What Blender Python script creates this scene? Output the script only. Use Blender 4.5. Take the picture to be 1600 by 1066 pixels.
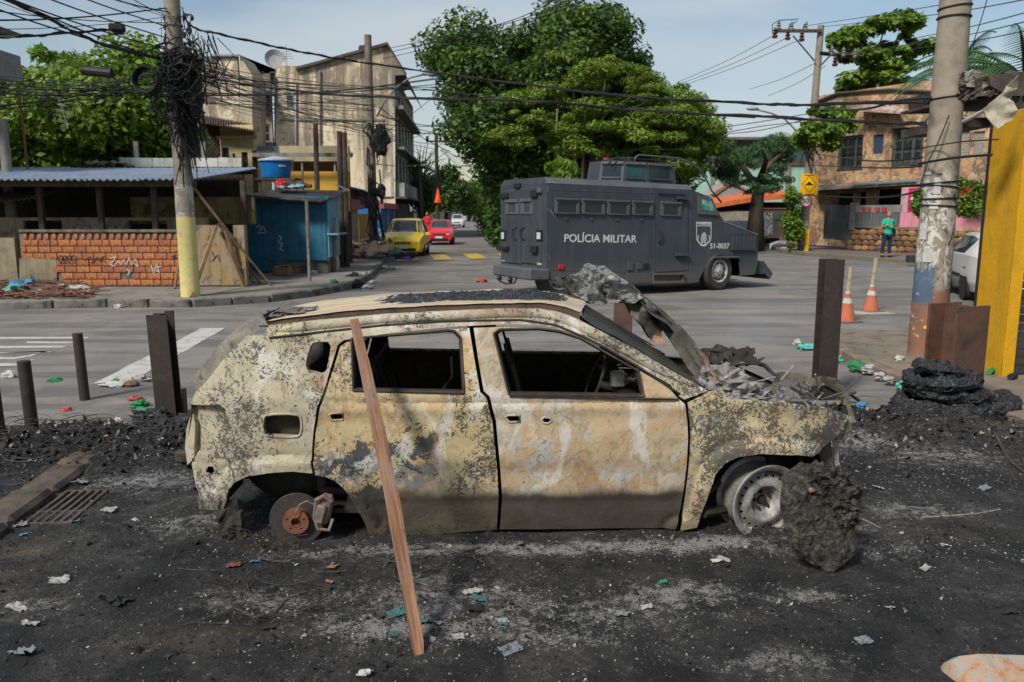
import bpy,math,random
import numpy as np
from mathutils import Vector,Matrix,Euler,noise as mnoise
from mathutils.geometry import delaunay_2d_cdt
R=math.radians
rnd=random.Random(7)
rs=np.random.RandomState(11)
for o in list(bpy.data.objects):bpy.data.objects.remove(o)
SC=bpy.context.scene
COL=SC.collection
FPX,CX,CY,CAMZ,PITCH=1244.0,800.0,533.0,1.9,math.atan((533-332)/1244)
cd=bpy.data.cameras.new('camera');cam=bpy.data.objects.new('camera',cd);COL.objects.link(cam)
cam.location=(0,0,CAMZ);cam.rotation_euler=(math.pi/2-PITCH,0,0)
cd.sensor_width=36;cd.lens=FPX*36/1600;cd.clip_end=3000;cd.clip_start=.05
cd.dof.use_dof=True;cd.dof.focus_distance=4.7;cd.dof.aperture_fstop=5.0
SC.camera=cam
SC.view_settings.view_transform='Standard';SC.view_settings.look='None'
SC.view_settings.gamma=1;SC.view_settings.use_curve_mapping=False
SC.view_settings.exposure=0.08
SC.render.engine='CYCLES'
SC.cycles.use_denoising=True
SC.cycles.max_bounces=6;SC.cycles.diffuse_bounces=3;SC.cycles.glossy_bounces=3
SC.cycles.transmission_bounces=4;SC.cycles.transparent_max_bounces=8;SC.cycles.volume_bounces=0
SC.cycles.caustics_reflective=False;SC.cycles.caustics_refractive=False
SUN_EL,SUN_AZ=44,217
W=bpy.data.worlds.new('World');SC.world=W;W.use_nodes=True
def build_world():
 nt=W.node_tree;N=nt.nodes;L=nt.links
 bg=N['Background'];sky=N.new('ShaderNodeTexSky');sky.sky_type='NISHITA';sky.sun_disc=False
 sky.sun_elevation=R(SUN_EL);sky.sun_rotation=R(SUN_AZ);sky.dust_density=.9;sky.air_density=1.3;sky.ozone_density=1.6
 tc=N.new('ShaderNodeTexCoord');mp=N.new('ShaderNodeMapping');mp.inputs['Scale'].default_value=(1,1,3.2)
 L.new(tc.outputs['Generated'],mp.inputs[0])
 n1=N.new('ShaderNodeTexNoise');n1.inputs['Scale'].default_value=2.1;n1.inputs['Detail'].default_value=6
 n1.inputs['Roughness'].default_value=.48;L.new(mp.outputs[0],n1.inputs['Vector'])
 r=N.new('ShaderNodeMapRange');r.inputs[1].default_value=.38;r.inputs[2].default_value=.62
 r.inputs[3].default_value=.04;r.inputs[4].default_value=.88;r.interpolation_type='SMOOTHSTEP'
 L.new(n1.outputs[0],r.inputs[0])
 mx=N.new('ShaderNodeMix');mx.data_type='RGBA'
 L.new(r.outputs[0],mx.inputs[0]);L.new(sky.outputs[0],mx.inputs[6])
 mx.inputs[7].default_value=(5.3,5.9,6.4,1)
 L.new(mx.outputs[2],bg.inputs[0]);bg.inputs[1].default_value=.10
build_world()
sd=bpy.data.lights.new('sun','SUN');sun=bpy.data.objects.new('sun',sd);COL.objects.link(sun)
sd.energy=4.3;sd.angle=R(11);sd.color=(1,.95,.88)
_d=Vector((math.sin(R(SUN_AZ))*math.cos(R(SUN_EL)),math.cos(R(SUN_AZ))*math.cos(R(SUN_EL)),math.sin(R(SUN_EL))))
sun.rotation_euler=_d.to_track_quat('Z','Y').to_euler()
CP,SP=math.cos(PITCH),math.sin(PITCH)
def ray(px,py):
 u=(px-CX)/FPX;v=(CY-py)/FPX
 return Vector((u,CP+v*SP,-SP+v*CP))
def at(px,py,Y):
 d=ray(px,py);return Vector((0,0,CAMZ))+d*(Y/d.y)
def G(px,py,z=0):
 d=ray(px,py);return Vector((0,0,CAMZ))+d*((z-CAMZ)/d.z)
def hit(px,py,O,n):
 d=ray(px,py);c=Vector((0,0,CAMZ));return c+d*((Vector(O)-c).dot(n)/d.dot(n))
class NB:
 def __init__(s,name):
  s.m=bpy.data.materials.new(name);s.m.use_nodes=True;s.t=s.m.node_tree
  s.N=s.t.nodes;s.L=s.t.links;s.b=s.N['Principled BSDF'];s._o=None;s._g=None
 def set(s,sock,v):
  if isinstance(v,bpy.types.NodeSocket):s.L.new(v,sock)
  elif isinstance(v,(tuple,list)) and len(v)==3 and sock.type=='RGBA':sock.default_value=(*v,1)
  elif isinstance(v,(int,float)) and sock.type=='RGBA':sock.default_value=(v,v,v,1)
  else:sock.default_value=v
 @property
 def o(s):
  if not s._o:s._o=s.N.new('ShaderNodeTexCoord')
  return s._o.outputs['Object']
 @property
 def g(s):
  if not s._g:s._g=s.N.new('ShaderNodeNewGeometry')
  return s._g
 def mp(s,vec,scale=(1,1,1),rot=(0,0,0),loc=(0,0,0)):
  n=s.N.new('ShaderNodeMapping');s.L.new(vec,n.inputs[0]);n.inputs['Scale'].default_value=scale
  n.inputs['Rotation'].default_value=rot;n.inputs['Location'].default_value=loc;return n.outputs[0]
 def noise(s,scale=5,detail=4,rough=.55,dist=0,vec=None):
  n=s.N.new('ShaderNodeTexNoise');s.L.new(vec or s.o,n.inputs['Vector']);s.set(n.inputs['Scale'],scale)
  n.inputs['Detail'].default_value=detail;n.inputs['Roughness'].default_value=rough
  n.inputs['Distortion'].default_value=dist;return n.outputs[0]
 def vor(s,scale=5,feature='F1',vec=None,out='Distance',rand=1):
  n=s.N.new('ShaderNodeTexVoronoi');n.feature=feature;s.L.new(vec or s.o,n.inputs['Vector'])
  n.inputs['Scale'].default_value=scale;n.inputs['Randomness'].default_value=rand;return n.outputs[out]
 def ramp(s,fac,stops,interp='LINEAR'):
  n=s.N.new('ShaderNodeValToRGB');s.set(n.inputs[0],fac);e=n.color_ramp;e.interpolation=interp
  while len(e.elements)<len(stops):e.elements.new(.5)
  for el,(p,c) in zip(e.elements,stops):
   el.position=p;el.color=(*c,1) if isinstance(c,(tuple,list)) else(c,c,c,1)
  return n.outputs[0]
 def mix(s,fac,a,b,mode='MIX'):
  n=s.N.new('ShaderNodeMix');n.data_type='RGBA';n.blend_type=mode
  s.set(n.inputs[0],fac);s.set(n.inputs[6],a);s.set(n.inputs[7],b);return n.outputs[2]
 def ma(s,op,a,b=0.,clamp=False):
  n=s.N.new('ShaderNodeMath');n.operation=op;n.use_clamp=clamp;s.set(n.inputs[0],a)
  if b is not None:s.set(n.inputs[1],b)
  return n.outputs[0]
 def sm(s,x,a,b,lo=0.,hi=1.):
  n=s.N.new('ShaderNodeMapRange');n.interpolation_type='SMOOTHSTEP';s.set(n.inputs[0],x)
  if b<a:a,b,lo,hi=b,a,hi,lo
  n.inputs[1].default_value=a;n.inputs[2].default_value=b;n.inputs[3].default_value=lo;n.inputs[4].default_value=hi
  return n.outputs[0]
 def xyz(s,vec=None):
  n=s.N.new('ShaderNodeSeparateXYZ');s.L.new(vec or s.o,n.inputs[0]);return n.outputs
 def bump(s,h,strength=.3,dist=.01,prev=None):
  n=s.N.new('ShaderNodeBump');s.set(n.inputs['Height'],h);n.inputs['Strength'].default_value=strength
  n.inputs['Distance'].default_value=dist
  if prev:s.L.new(prev,n.inputs['Normal'])
  return n.outputs[0]
 def out(s,col,rough=.8,metal=0.,nrm=None,spec=.3,**kw):
  s.set(s.b.inputs['Base Color'],col);s.set(s.b.inputs['Roughness'],rough);s.set(s.b.inputs['Metallic'],metal)
  s.b.inputs['Specular IOR Level'].default_value=spec
  if nrm:s.L.new(nrm,s.b.inputs['Normal'])
  for k,v in kw.items():s.set(s.b.inputs[k],v)
  return s.m
def wmat(name,c1,c2=None,sc=2.,dirt=None,dsc=3.,damt=.5,streak=0.,rough=.85,bump=.2,bd=.01,fine=60,metal=0.,spec=.25):
 """weathered surface: two tones, blotches of dirt, vertical run-off streaks, fine grain"""
 m=NB(name);c2=c2 or tuple(x*.7 for x in c1);dirt=dirt or tuple(x*.3 for x in c1)
 n=m.noise(sc,6,.6,.4)
 col=m.ramp(n,[(.36,c1),(.64,c2)])
 f=m.noise(fine,3,.6)
 col=m.mix(m.sm(f,.3,.75,0,.35),col,dirt)
 d=m.sm(m.noise(dsc,8,.68,.6),.50,.66,0,damt)
 col=m.mix(d,col,dirt)
 if streak:
  st=m.noise(1,7,.6,.3,m.mp(m.o,(dsc*2.2,dsc*2.2,dsc*.16)))
  col=m.mix(m.sm(st,.47,.68,0,streak),col,dirt)
 h=m.ma('ADD',m.ma('MULTIPLY',f,.4),n)
 return m.out(col,rough,metal,m.bump(h,bump,bd),spec)
_mc={}
def flat(name,c,rough=.7,metal=0.,spec=.3,var=.25,sc=8):
 if name in _mc:return _mc[name]
 m=NB(name);n=m.noise(sc,5,.6)
 col=m.mix(m.sm(n,.35,.7),c,tuple(x*(1-var) for x in c))
 _mc[name]=m.out(col,rough,metal,m.bump(n,.1,.005),spec);return _mc[name]
class MB:
 def __init__(s):s.v=[];s.f=[];s.mi=[];s.cur=0
 def add(s,vs,fs):
  b=len(s.v);s.v+=[tuple(v) for v in vs];s.f+=[tuple(i+b for i in f) for f in fs];s.mi+=[s.cur]*len(fs);return s
 def box(s,c,d,rz=0,M=None,ch=0.):
  x,y,z=d[0]/2,d[1]/2,d[2]/2
  if ch>0:
   ch=min(ch,x*.45,y*.45,z*.45);vs=[]
   for sx in(-1,1):
    for sy in(-1,1):
     for sz in(-1,1):
      vs+=[(sx*x,sy*(y-ch),sz*(z-ch)),(sx*(x-ch),sy*y,sz*(z-ch)),(sx*(x-ch),sy*(y-ch),sz*z)]
   idx=lambda a,b,c_,k:((a*2+b)*2+c_)*3+k
   fs=[]
   for a in(0,1):
    q=[idx(a,0,0,0),idx(a,1,0,0),idx(a,1,1,0),idx(a,0,1,0)];fs.append(q if a else q[::-1])
    q=[idx(0,a,0,1),idx(1,a,0,1),idx(1,a,1,1),idx(0,a,1,1)];fs.append(q[::-1] if a else q)
    q=[idx(0,0,a,2),idx(1,0,a,2),idx(1,1,a,2),idx(0,1,a,2)];fs.append(q if a else q[::-1])
   for a in(0,1):
    for b in(0,1):
     sgn=(a==b)
     q=[idx(a,b,0,0),idx(a,b,1,0),idx(a,b,1,1),idx(a,b,0,1)];fs.append(q[::-1] if sgn else q)
     q=[idx(a,0,b,0),idx(a,1,b,0),idx(a,1,b,2),idx(a,0,b,2)];fs.append(q if sgn else q[::-1])
     q=[idx(0,a,b,1),idx(1,a,b,1),idx(1,a,b,2),idx(0,a,b,2)];fs.append(q[::-1] if sgn else q)
   for a in(0,1):
    for b in(0,1):
     for c_ in(0,1):
      q=[idx(a,b,c_,0),idx(a,b,c_,1),idx(a,b,c_,2)]
      fs.append(q if(a+b+c_)%2==1 else q[::-1])
  else:
   vs=[(sx*x,sy*y,sz*z) for sx in(-1,1) for sy in(-1,1) for sz in(-1,1)]
   fs=[(0,1,3,2),(4,6,7,5),(0,4,5,1),(2,3,7,6),(0,2,6,4),(1,5,7,3)]
  T=Matrix.Translation(c)@(M.to_4x4() if M else Matrix.Rotation(rz,4,'Z'))
  return s.add([T@Vector(v) for v in vs],fs)
 def tube(s,pts,r,n=8,cap=True):
  pts=[Vector(p) for p in pts];k=len(pts)
  rr=r if isinstance(r,(list,tuple)) else[r]*k
  vs=[];up=None
  for i,p in enumerate(pts):
   t=(pts[min(i+1,k-1)]-pts[max(i-1,0)])
   t=t.normalized() if t.length>1e-9 else Vector((0,0,1))
   if up is None:up=Vector((0,0,1)) if abs(t.z)<.9 else Vector((1,0,0))
   a=t.cross(up)
   if a.length<1e-4:a=t.cross(Vector((.3,1,.2)))
   a.normalize();b=a.cross(t).normalized();up=b
   for j in range(n):
    th=2*math.pi*j/n;vs.append(p+(a*math.cos(th)+b*math.sin(th))*rr[i])
  fs=[]
  for i in range(k-1):
   for j in range(n):
    fs.append((i*n+j,i*n+(j+1)%n,(i+1)*n+(j+1)%n,(i+1)*n+j))
  if cap:fs+=[tuple(range(n))[::-1],tuple(range((k-1)*n,k*n))]
  return s.add(vs,fs)
 def lathe(s,prof,n=24,c=(0,0,0),M=None):
  M=(M.to_4x4() if M else Matrix.Identity(4));T=Matrix.Translation(c)@M
  vs=[];k=len(prof)
  for(r,z) in prof:
   for j in range(n):
    th=2*math.pi*j/n;vs.append(T@Vector((r*math.cos(th),r*math.sin(th),z)))
  fs=[(i*n+j,i*n+(j+1)%n,(i+1)*n+(j+1)%n,(i+1)*n+j) for i in range(k-1) for j in range(n)]
  return s.add(vs,fs)
 def quad(s,a,b,c,d):return s.add([a,b,c,d],[(0,1,2,3)])
 def prism(s,poly,vec):
  """closed polygon (3D points) swept along vec"""
  v=Vector(vec);n=len(poly);p=[Vector(q) for q in poly]
  return s.add(p+[q+v for q in p],[tuple(range(n))[::-1],tuple(range(n,2*n))]+[(i,(i+1)%n,n+(i+1)%n,n+i) for i in range(n)])
 def grid(s,nu,nv,fn):
  vs=[fn(i/(nu-1),j/(nv-1)) for j in range(nv) for i in range(nu)]
  return s.add(vs,[(j*nu+i,j*nu+i+1,(j+1)*nu+i+1,(j+1)*nu+i) for j in range(nv-1) for i in range(nu-1)])
 def blob(s,c,r,seed=0,amp=.25,fr=1.6,nu=14,nv=9,sq=1.):
  """noisy ellipsoid"""
  c=Vector(c);rx,ry,rz=r if isinstance(r,(tuple,list)) else(r,r,r)
  def fn(u,v):
   th=2*math.pi*u;ph=math.pi*(v-.5)
   d=Vector((math.cos(th)*math.cos(ph),math.sin(th)*math.cos(ph),math.sin(ph)))
   k=1+amp*2*mnoise.fractal(d*fr+Vector((seed*7.3,seed*3.1,seed)),1,2,4)
   return c+Vector((d.x*rx,d.y*ry,d.z*rz))*k
  return s.grid(nu,nv,fn)
def mesh_np(name,v,f,mat,smooth=False):
 me=bpy.data.meshes.new(name);v=np.asarray(v,np.float32);f=np.asarray(f,np.int32)
 me.vertices.add(len(v));me.vertices.foreach_set('co',v.ravel())
 k=f.shape[1];me.loops.add(f.size);me.loops.foreach_set('vertex_index',f.ravel())
 me.polygons.add(len(f));me.polygons.foreach_set('loop_start',np.arange(0,f.size,k,dtype=np.int32))
 me.polygons.foreach_set('loop_total',np.full(len(f),k,np.int32))
 if smooth:me.polygons.foreach_set('use_smooth',np.ones(len(f),bool))
 me.update();me.validate()
 me.materials.append(mat);return me
def tagd(o,label=None,cat=None,group=None,kind=None):
 for k,v in(('label',label),('category',cat),('group',group),('kind',kind)):
  if v:o[k]=v
 return o
def thing(name,label,cat,loc=(0,0,0),rz=0,group=None):
 o=bpy.data.objects.new(name,None);COL.objects.link(o);o.location=loc;o.rotation_euler=(0,0,rz)
 o.empty_display_size=.1;return tagd(o,label,cat,group)
def inv_of(p):
 M=Matrix.Identity(4)
 while p is not None:
  M=(Matrix.Translation(p.location)@p.rotation_euler.to_matrix().to_4x4())@M;p=p.parent
 return M.inverted()
def obj(name,mb,mat,parent=None,w=False,smooth=False,loc=None,rz=0,kind=None,label=None):
 """link one mesh; w=True: its points are world points and are brought into the parent's frame"""
 if isinstance(mb,bpy.types.Mesh):me=mb
 else:
  vs=mb.v
  if w:
   base=Matrix.Translation(loc).inverted() if(parent is None and loc is not None) else(inv_of(parent) if parent else Matrix.Identity(4))
   vs=[base@Vector(v) for v in vs]
  me=bpy.data.meshes.new(name);me.from_pydata([tuple(v) for v in vs],[],mb.f)
  mats=mat if isinstance(mat,(list,tuple)) else[mat]
  for m in mats:me.materials.append(m)
  if len(mats)>1:me.polygons.foreach_set('material_index',mb.mi)
  if smooth:
   me.polygons.foreach_set('use_smooth',[True]*len(me.polygons))
   if smooth!=True:me.set_sharp_from_angle(angle=R(smooth))
  me.update()
 o=bpy.data.objects.new(name,me);COL.objects.link(o);o.parent=parent
 if loc is not None:o.location=loc
 if rz:o.rotation_euler=(0,0,rz)
 if kind:o['kind']=kind
 if label:o['label']=label
 return o
def kids(o):return[c for c in bpy.data.objects if c.parent==o]
def dup(o,parent=None,_k=None):
 if _k is None:
  _k={}
  for c in bpy.data.objects:
   if c.parent:_k.setdefault(c.parent.name,[]).append(c)
 c=o.copy();COL.objects.link(c);c.parent=parent
 for ch in _k.get(o.name,[]):dup(ch,c,_k)
 return c
def vnoise(x,y,sc,seed=0):
 r=np.random.RandomState(seed+1);g=r.rand(256,256)
 x=np.asarray(x)*sc+1000.3;y=np.asarray(y)*sc+1000.7
 xi=np.floor(x).astype(int);yi=np.floor(y).astype(int);fx=x-xi;fy=y-yi
 fx=fx*fx*(3-2*fx);fy=fy*fy*(3-2*fy);a=xi&255;b=yi&255;a1=(a+1)&255;b1=(b+1)&255
 return(g[a,b]*(1-fx)+g[a1,b]*fx)*(1-fy)+(g[a,b1]*(1-fx)+g[a1,b1]*fx)*fy
def fbm(x,y,sc,oct=4,seed=0,gain=.5):
 t=0;a=1;n=0
 for i in range(oct):t=t+a*vnoise(x,y,sc*2**i,seed+i*17);n+=a;a*=gain
 return t/n
def inpoly(px,py,poly):
 px=np.asarray(px);py=np.asarray(py);c=np.zeros(px.shape,bool);n=len(poly)
 for i in range(n):
  x0,y0=poly[i][0],poly[i][1];x1,y1=poly[(i+1)%n][0],poly[(i+1)%n][1]
  if y0==y1:continue
  t=((y0>py)!=(y1>py))&(px<(x1-x0)*(py-y0)/(y1-y0)+x0);c^=t
 return c
def polydist(px,py,pl,closed=False):
 px=np.asarray(px,float);py=np.asarray(py,float);d=np.full(px.shape,1e9);n=len(pl)
 for i in range(n if closed else n-1):
  ax,ay=pl[i][0],pl[i][1];bx,by=pl[(i+1)%n][0],pl[(i+1)%n][1];L2=(bx-ax)**2+(by-ay)**2+1e-12
  t=np.clip(((px-ax)*(bx-ax)+(py-ay)*(by-ay))/L2,0,1)
  d=np.minimum(d,np.hypot(px-ax-t*(bx-ax),py-ay-t*(by-ay)))
 return d
def subdiv(poly,step,closed=True):
 out=[];n=len(poly)
 for i in range(n if closed else n-1):
  a=poly[i];b=poly[(i+1)%n];L=math.hypot(b[0]-a[0],b[1]-a[1]);k=max(1,int(round(L/step)))
  for j in range(k):out.append((a[0]+(b[0]-a[0])*j/k,a[1]+(b[1]-a[1])*j/k))
 if not closed:out.append(tuple(poly[-1]))
 return out
def roundpoly(poly,it=2):
 for _ in range(it):
  q=[]
  for i in range(len(poly)):
   a=poly[i];b=poly[(i+1)%len(poly)]
   q+=[(a[0]*.75+b[0]*.25,a[1]*.75+b[1]*.25),(a[0]*.25+b[0]*.75,a[1]*.25+b[1]*.75)]
  poly=q
 return poly
def cdt(outline,holes=(),step=.03,jit=.25):
 """dense triangulation of an outline with holes -> pts2d, tris, boundary edges (oriented as in tris)"""
 loops=[subdiv(outline,step)]+[subdiv(h,step) for h in holes]
 vs=[];es=[]
 for lp in loops:
  b=len(vs);vs+=lp;es+=[(b+i,b+(i+1)%len(lp)) for i in range(len(lp))]
 xs=[p[0] for p in outline];ys=[p[1] for p in outline]
 gx,gy=np.meshgrid(np.arange(min(xs),max(xs),step),np.arange(min(ys),max(ys),step))
 gx=gx.ravel()+(rs.rand(gx.size)-.5)*jit*step;gy=gy.ravel()+(rs.rand(gy.size)-.5)*jit*step
 ok=inpoly(gx,gy,outline)
 for h in holes:ok&=~inpoly(gx,gy,h)
 gx,gy=gx[ok],gy[ok];d=np.full(gx.shape,1e9)
 for lp in loops:d=np.minimum(d,polydist(gx,gy,lp,True))
 ok=d>step*.55;vs+=list(zip(gx[ok].tolist(),gy[ok].tolist()))
 r=delaunay_2d_cdt([Vector(v) for v in vs],es,[],0,1e-7)
 P=np.array([(p.x,p.y) for p in r[0]]);F=np.array([tuple(f) for f in r[2]])
 c=P[F].mean(1);ok=inpoly(c[:,0],c[:,1],outline)
 for h in holes:ok&=~inpoly(c[:,0],c[:,1],h)
 F=F[ok]
 a=P[F];ar=(a[:,1,0]-a[:,0,0])*(a[:,2,1]-a[:,0,1])-(a[:,1,1]-a[:,0,1])*(a[:,2,0]-a[:,0,0])
 F[ar<0]=F[ar<0][:,::-1]
 ed={}
 for t in F.tolist():
  for i in range(3):
   e=(t[i],t[(i+1)%3])
   if(e[1],e[0]) in ed:del ed[(e[1],e[0])]
   else:ed[e]=1
 return P,F,list(ed)
def sheet(outline,holes,step,fn,back=None,jit=.25):
 """surface from an outline: fn(x,y)->world point; back(x,y)->edge return point (gives the sheet its thickness)"""
 P,F,E=cdt(outline,holes,step,jit);mb=MB()
 vs=[fn(x,y) for x,y in P];fs=[tuple(t) for t in F.tolist()]
 if back:
  bm={}
  for a,b in E:
   for k in(a,b):
    if k not in bm:bm[k]=len(vs);vs.append(back(*P[k]))
  fs+=[(b,a,bm[a],bm[b]) for a,b in E]
 return mb.add(vs,fs)
def crumple(mb,c,size,seed=0,n=7,amp=.25,M=None,flatz=.5):
 """a crumpled piece of sheet (bag, paper, metal)"""
 c=Vector(c);M=M or Matrix.Identity(3);sx,sy=size
 def fn(u,v):
  a=mnoise.fractal(Vector((u*2.3+seed*5.1,v*2.3,seed)),1,2,4);b=mnoise.fractal(Vector((u*2.9,v*2.9+seed*3.3,9+seed)),1,2,4)
  e=1-.25*abs(mnoise.noise(Vector((seed*1.7,u*3,v*3))))
  p=Vector(((u-.5)*sx*e+b*sx*amp*.5,(v-.5)*sy*e+a*sy*amp*.5,(abs(a)*1.2+abs(b)*.5)*min(sx,sy)*amp*2*flatz))
  return c+M@p
 return mb.grid(n,n,fn)
def text_mesh(name,body,size,mat,parent,M4,ext=.004,bold=False,align='CENTER'):
 cu=bpy.data.curves.new(name+'_c','FONT');cu.body=body;cu.size=size;cu.extrude=ext
 cu.align_x=align;cu.align_y='CENTER';cu.offset=.012*size if bold else 0;cu.resolution_u=3
 t=bpy.data.objects.new(name+'_t',cu);COL.objects.link(t)
 me=bpy.data.meshes.new_from_object(t);bpy.data.objects.remove(t)
 me.transform(M4);me.materials.clear();me.materials.append(mat)
 o=bpy.data.objects.new(name,me);COL.objects.link(o);o.parent=parent;return o
# ground
def g2(pts,z=0.):return[tuple(G(x,y,z))[:2] for x,y in pts]
def street_x(Y,x35):return x35-.0482*(Y-35)
m_road=NB('asphalt')
def _road():
 m=m_road;o=m.o
 big=m.noise(.22,6,.6,.5);mid=m.noise(1.3,7,.65,.4);fine=m.noise(85,3,.7);ag=m.vor(130)
 col=m.ramp(m.ma('ADD',m.ma('MULTIPLY',big,.5),m.ma('MULTIPLY',mid,.5)),[(.33,(.130,.121,.110)),(.5,(.185,.173,.158)),(.66,(.24,.224,.204))])
 col=m.mix(m.sm(fine,.35,.7,0,.3),col,(.09,.088,.085))
 col=m.mix(m.sm(ag,.0,.35,.22,0),col,(.38,.36,.33))
 tr=m.noise(1,6,.6,.5,m.mp(o,(.25,1.6,1)))
 col=m.mix(m.sm(tr,.47,.60,0,.65),col,(.085,.082,.078));col=m.mix(m.sm(m.noise(.42,8,.7,1.),.55,.6,0,.45),col,(.10,.096,.09));col=m.mix(m.sm(m.noise(7,6,.7),.62,.7,0,.6),col,(.06,.058,.055))
 cr=m.vor(.55,'DISTANCE_TO_EDGE',m.mp(m.mix(.06,o,m.noise(3,4))))
 col=m.mix(m.ma('MULTIPLY',m.sm(cr,.0,.006,.5,0),m.sm(m.noise(.5,3),.5,.6)),col,(.06,.06,.06))
 dust=m.sm(m.noise(.8,8,.7,1.),.5,.68,0,.5)
 col=m.mix(dust,col,(.27,.225,.17))
 h=m.ma('ADD',fine,m.ma('MULTIPLY',mid,.6))
 return m.out(col,.85,0,m.bump(h,.35,.006),.3)
_road()
gmb=MB();gmb.quad((-1500,-40,-.05),(1500,-40,-.05),(1500,2500,-.05),(-1500,2500,-.05))
obj('ground',gmb,wmat('dry earth',(.17,.14,.10),(.11,.12,.06),.05,bump=.1),kind='structure')
rmb=MB()
rmb.quad((-70,-12,0),(90,-12,0),(90,75,0),(-70,75,0))
rmb.quad((-13.5,75,0),(1.5,75,0),(-40,1100,0),(-58,1100,0))
obj('road',rmb,m_road.m,kind='structure')
m_walk=wmat('worn concrete paving',(.26,.235,.20),(.18,.165,.145),1.2,(.08,.07,.06),2.2,.7,bump=.5,bd=.01)
m_kerb=wmat('dirty kerb concrete',(.20,.185,.16),(.11,.10,.09),3,(.03,.028,.026),4,.8,bump=.6,bd=.015)
def slab(name,poly,h,mat=None,kerbidx=None,kerbmat=None):
 """raised pavement; irregular kerb stones along the given stretch of its outline are its parts"""
 mb=MB();mb.prism([(x,y,-.03) for x,y in poly],(0,0,h+.03))
 o=obj(name,mb,mat or m_walk,kind='structure')
 if kerbidx:
  line=[poly[i] for i in kerbidx];L=1.0
  pts=subdiv(line,L,False)
  for a,b in zip(pts[:-1],pts[1:]):
   d=Vector((b[0]-a[0],b[1]-a[1],0));l=d.length
   if l<.05:continue
   c=Vector(((a[0]+b[0])/2,(a[1]+b[1])/2,h/2+rnd.uniform(-.012,.012)))
   if c.y>60:continue
   mb=MB();mb.box((0,0,0),(l-.025,.17,h+.04+rnd.uniform(0,.02)),math.atan2(d.y,d.x)+rnd.uniform(-.02,.02),ch=.022)
   k=obj('kerb_stone',mb,kerbmat or m_kerb,o,loc=c)
 return o
kl=g2([(-700,497),(-250,488),(0,483),(170,480),(300,480),(420,472),(480,464),(541,453),(575,437),(592,420),(601,404)])
far_l=[(street_x(y,-5.5),y) for y in(40,50,60,90,200,600)]
pl=kl+far_l+[(-80,600),(-80,22)]
slab('left_pavement',pl,.14,kerbidx=list(range(len(kl)+3)))
kr=g2([(1196,378),(1203,388),(1225,396),(1260,400),(1340,406),(1430,413),(1560,424),(1800,445),(2100,470)])
slab('right_pavement',kr+[(60,20),(80,60),(14.5,60)],.14,wmat('reddish paving',(.20,.155,.14),(.14,.11,.10),1.5,(.07,.06,.05),3,.5),kerbidx=list(range(len(kr))),kerbmat=wmat('mossy kerb',(.12,.13,.07),(.2,.18,.15),3,(.05,.05,.03)))
med=[(street_x(y,.15),y) for y in(27,33,40,50,60,90,200,600)]
slab('median',med+[(30,600),(11.5,60),(11,36),(7.5,28)],.13,wmat('trodden planting soil',(.13,.12,.075),(.07,.09,.035),1.5),kerbidx=[0,1,2,3,4],kerbmat=wmat('yellow painted kerb',(.55,.36,.06),(.4,.28,.08),4,(.1,.09,.06),4,.6))
mb=MB();pts=[(street_x(y,.35),y) for y in(27,60,200,500)]
for a,b in zip(pts[:-1],pts[1:]):mb.quad((a[0],a[1],.136),(a[0]+1.9,a[1],.136),(b[0]+1.9,b[1],.136),(b[0],b[1],.136))
obj('cycle_path',mb,wmat('green path paint',(.10,.30,.20),(.16,.33,.25),1.2,(.2,.2,.17),2,.5),kind='structure')
kn=g2([(1290,528),(1302,545),(1324,560),(1369,585),(1434,610),(1535,644),(1650,684),(1800,735)])
slab('near_right_pavement',kn+g2([(2100,700),(2100,560),(1600,532),(1330,523)]),.09,wmat('dusty trodden pavement',(.25,.20,.15),(.16,.13,.10),1.6,(.05,.045,.04),3,.75,bump=.6),kerbidx=list(range(len(kn))),kerbmat=wmat('sandy kerb',(.24,.19,.14),(.14,.11,.09),3,(.05,.04,.04),4,.7))
m_yel=wmat('worn yellow road paint',(.58,.36,.03),(.5,.33,.06),2.5,(.16,.15,.13),5,.7,rough=.6)
m_wht=wmat('worn white road paint',(.52,.50,.46),(.42,.40,.36),2.5,(.2,.19,.18),5,.75,rough=.7)
def paint(px,mat,name='road_marking'):
 mb=MB();p=g2(px);q=subdiv(p,.35)
 mb.add([(x+rnd.uniform(-.012,.012),y+rnd.uniform(-.012,.012),.005) for x,y in q],[tuple(range(len(q)))])
 return obj(name,mb,mat,kind='structure')
p0,p1=G(600,410),G(800,404);bd=(p1-p0).normalized();bn=Vector((-bd.y,bd.x,0));BL=(p1-p0).length
def bump_z(v):return .07*math.sin(math.pi*max(0,min(1,v)))
mb=MB();wb=4.2
b0=p0+Vector((0,-.2,0))
mb.grid(24,9,lambda u,v:b0+bd*(u*BL*1.1)+bn*(v*wb)+Vector((0,0,.004+bump_z(v))))
hump=obj('speed_bump',mb,m_road.m,smooth=True,kind='structure')
mb=MB()
for k in range(-1,5):
 u0=k*1.55+.6
 mb.grid(2,9,lambda u,v:b0+bd*max(0,min(BL*1.08,u0+u*.75+v*1.25))+bn*(v*wb*.94+.1)+Vector((0,0,.03+bump_z(v*.94+.03))))
mb.grid(12,2,lambda u,v:b0+bd*(u*BL*1.08)+bn*(wb*.95+v*.35)+Vector((0,0,.02)))
obj('bump_stripe',mb,m_yel,hump)
paint([(146,600),(206,596),(353,513),(316,513)],m_wht)
for q in([(-60,531),(138,529.5),(140,527),(-60,527)],[(42,534),(42,537),(112,537),(120,534.5)],[(-60,541),(-60,545.5),(98,543.5),(106,541)],[(-60,551),(-60,554),(60,552),(86,548),(78,551)],[(-60,558),(20,559),(60,553),(50,557.5),(24,562),(-60,562)],[(-60,569),(-60,574),(30,572),(55,561),(24,568)]):paint(q,m_wht)
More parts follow.
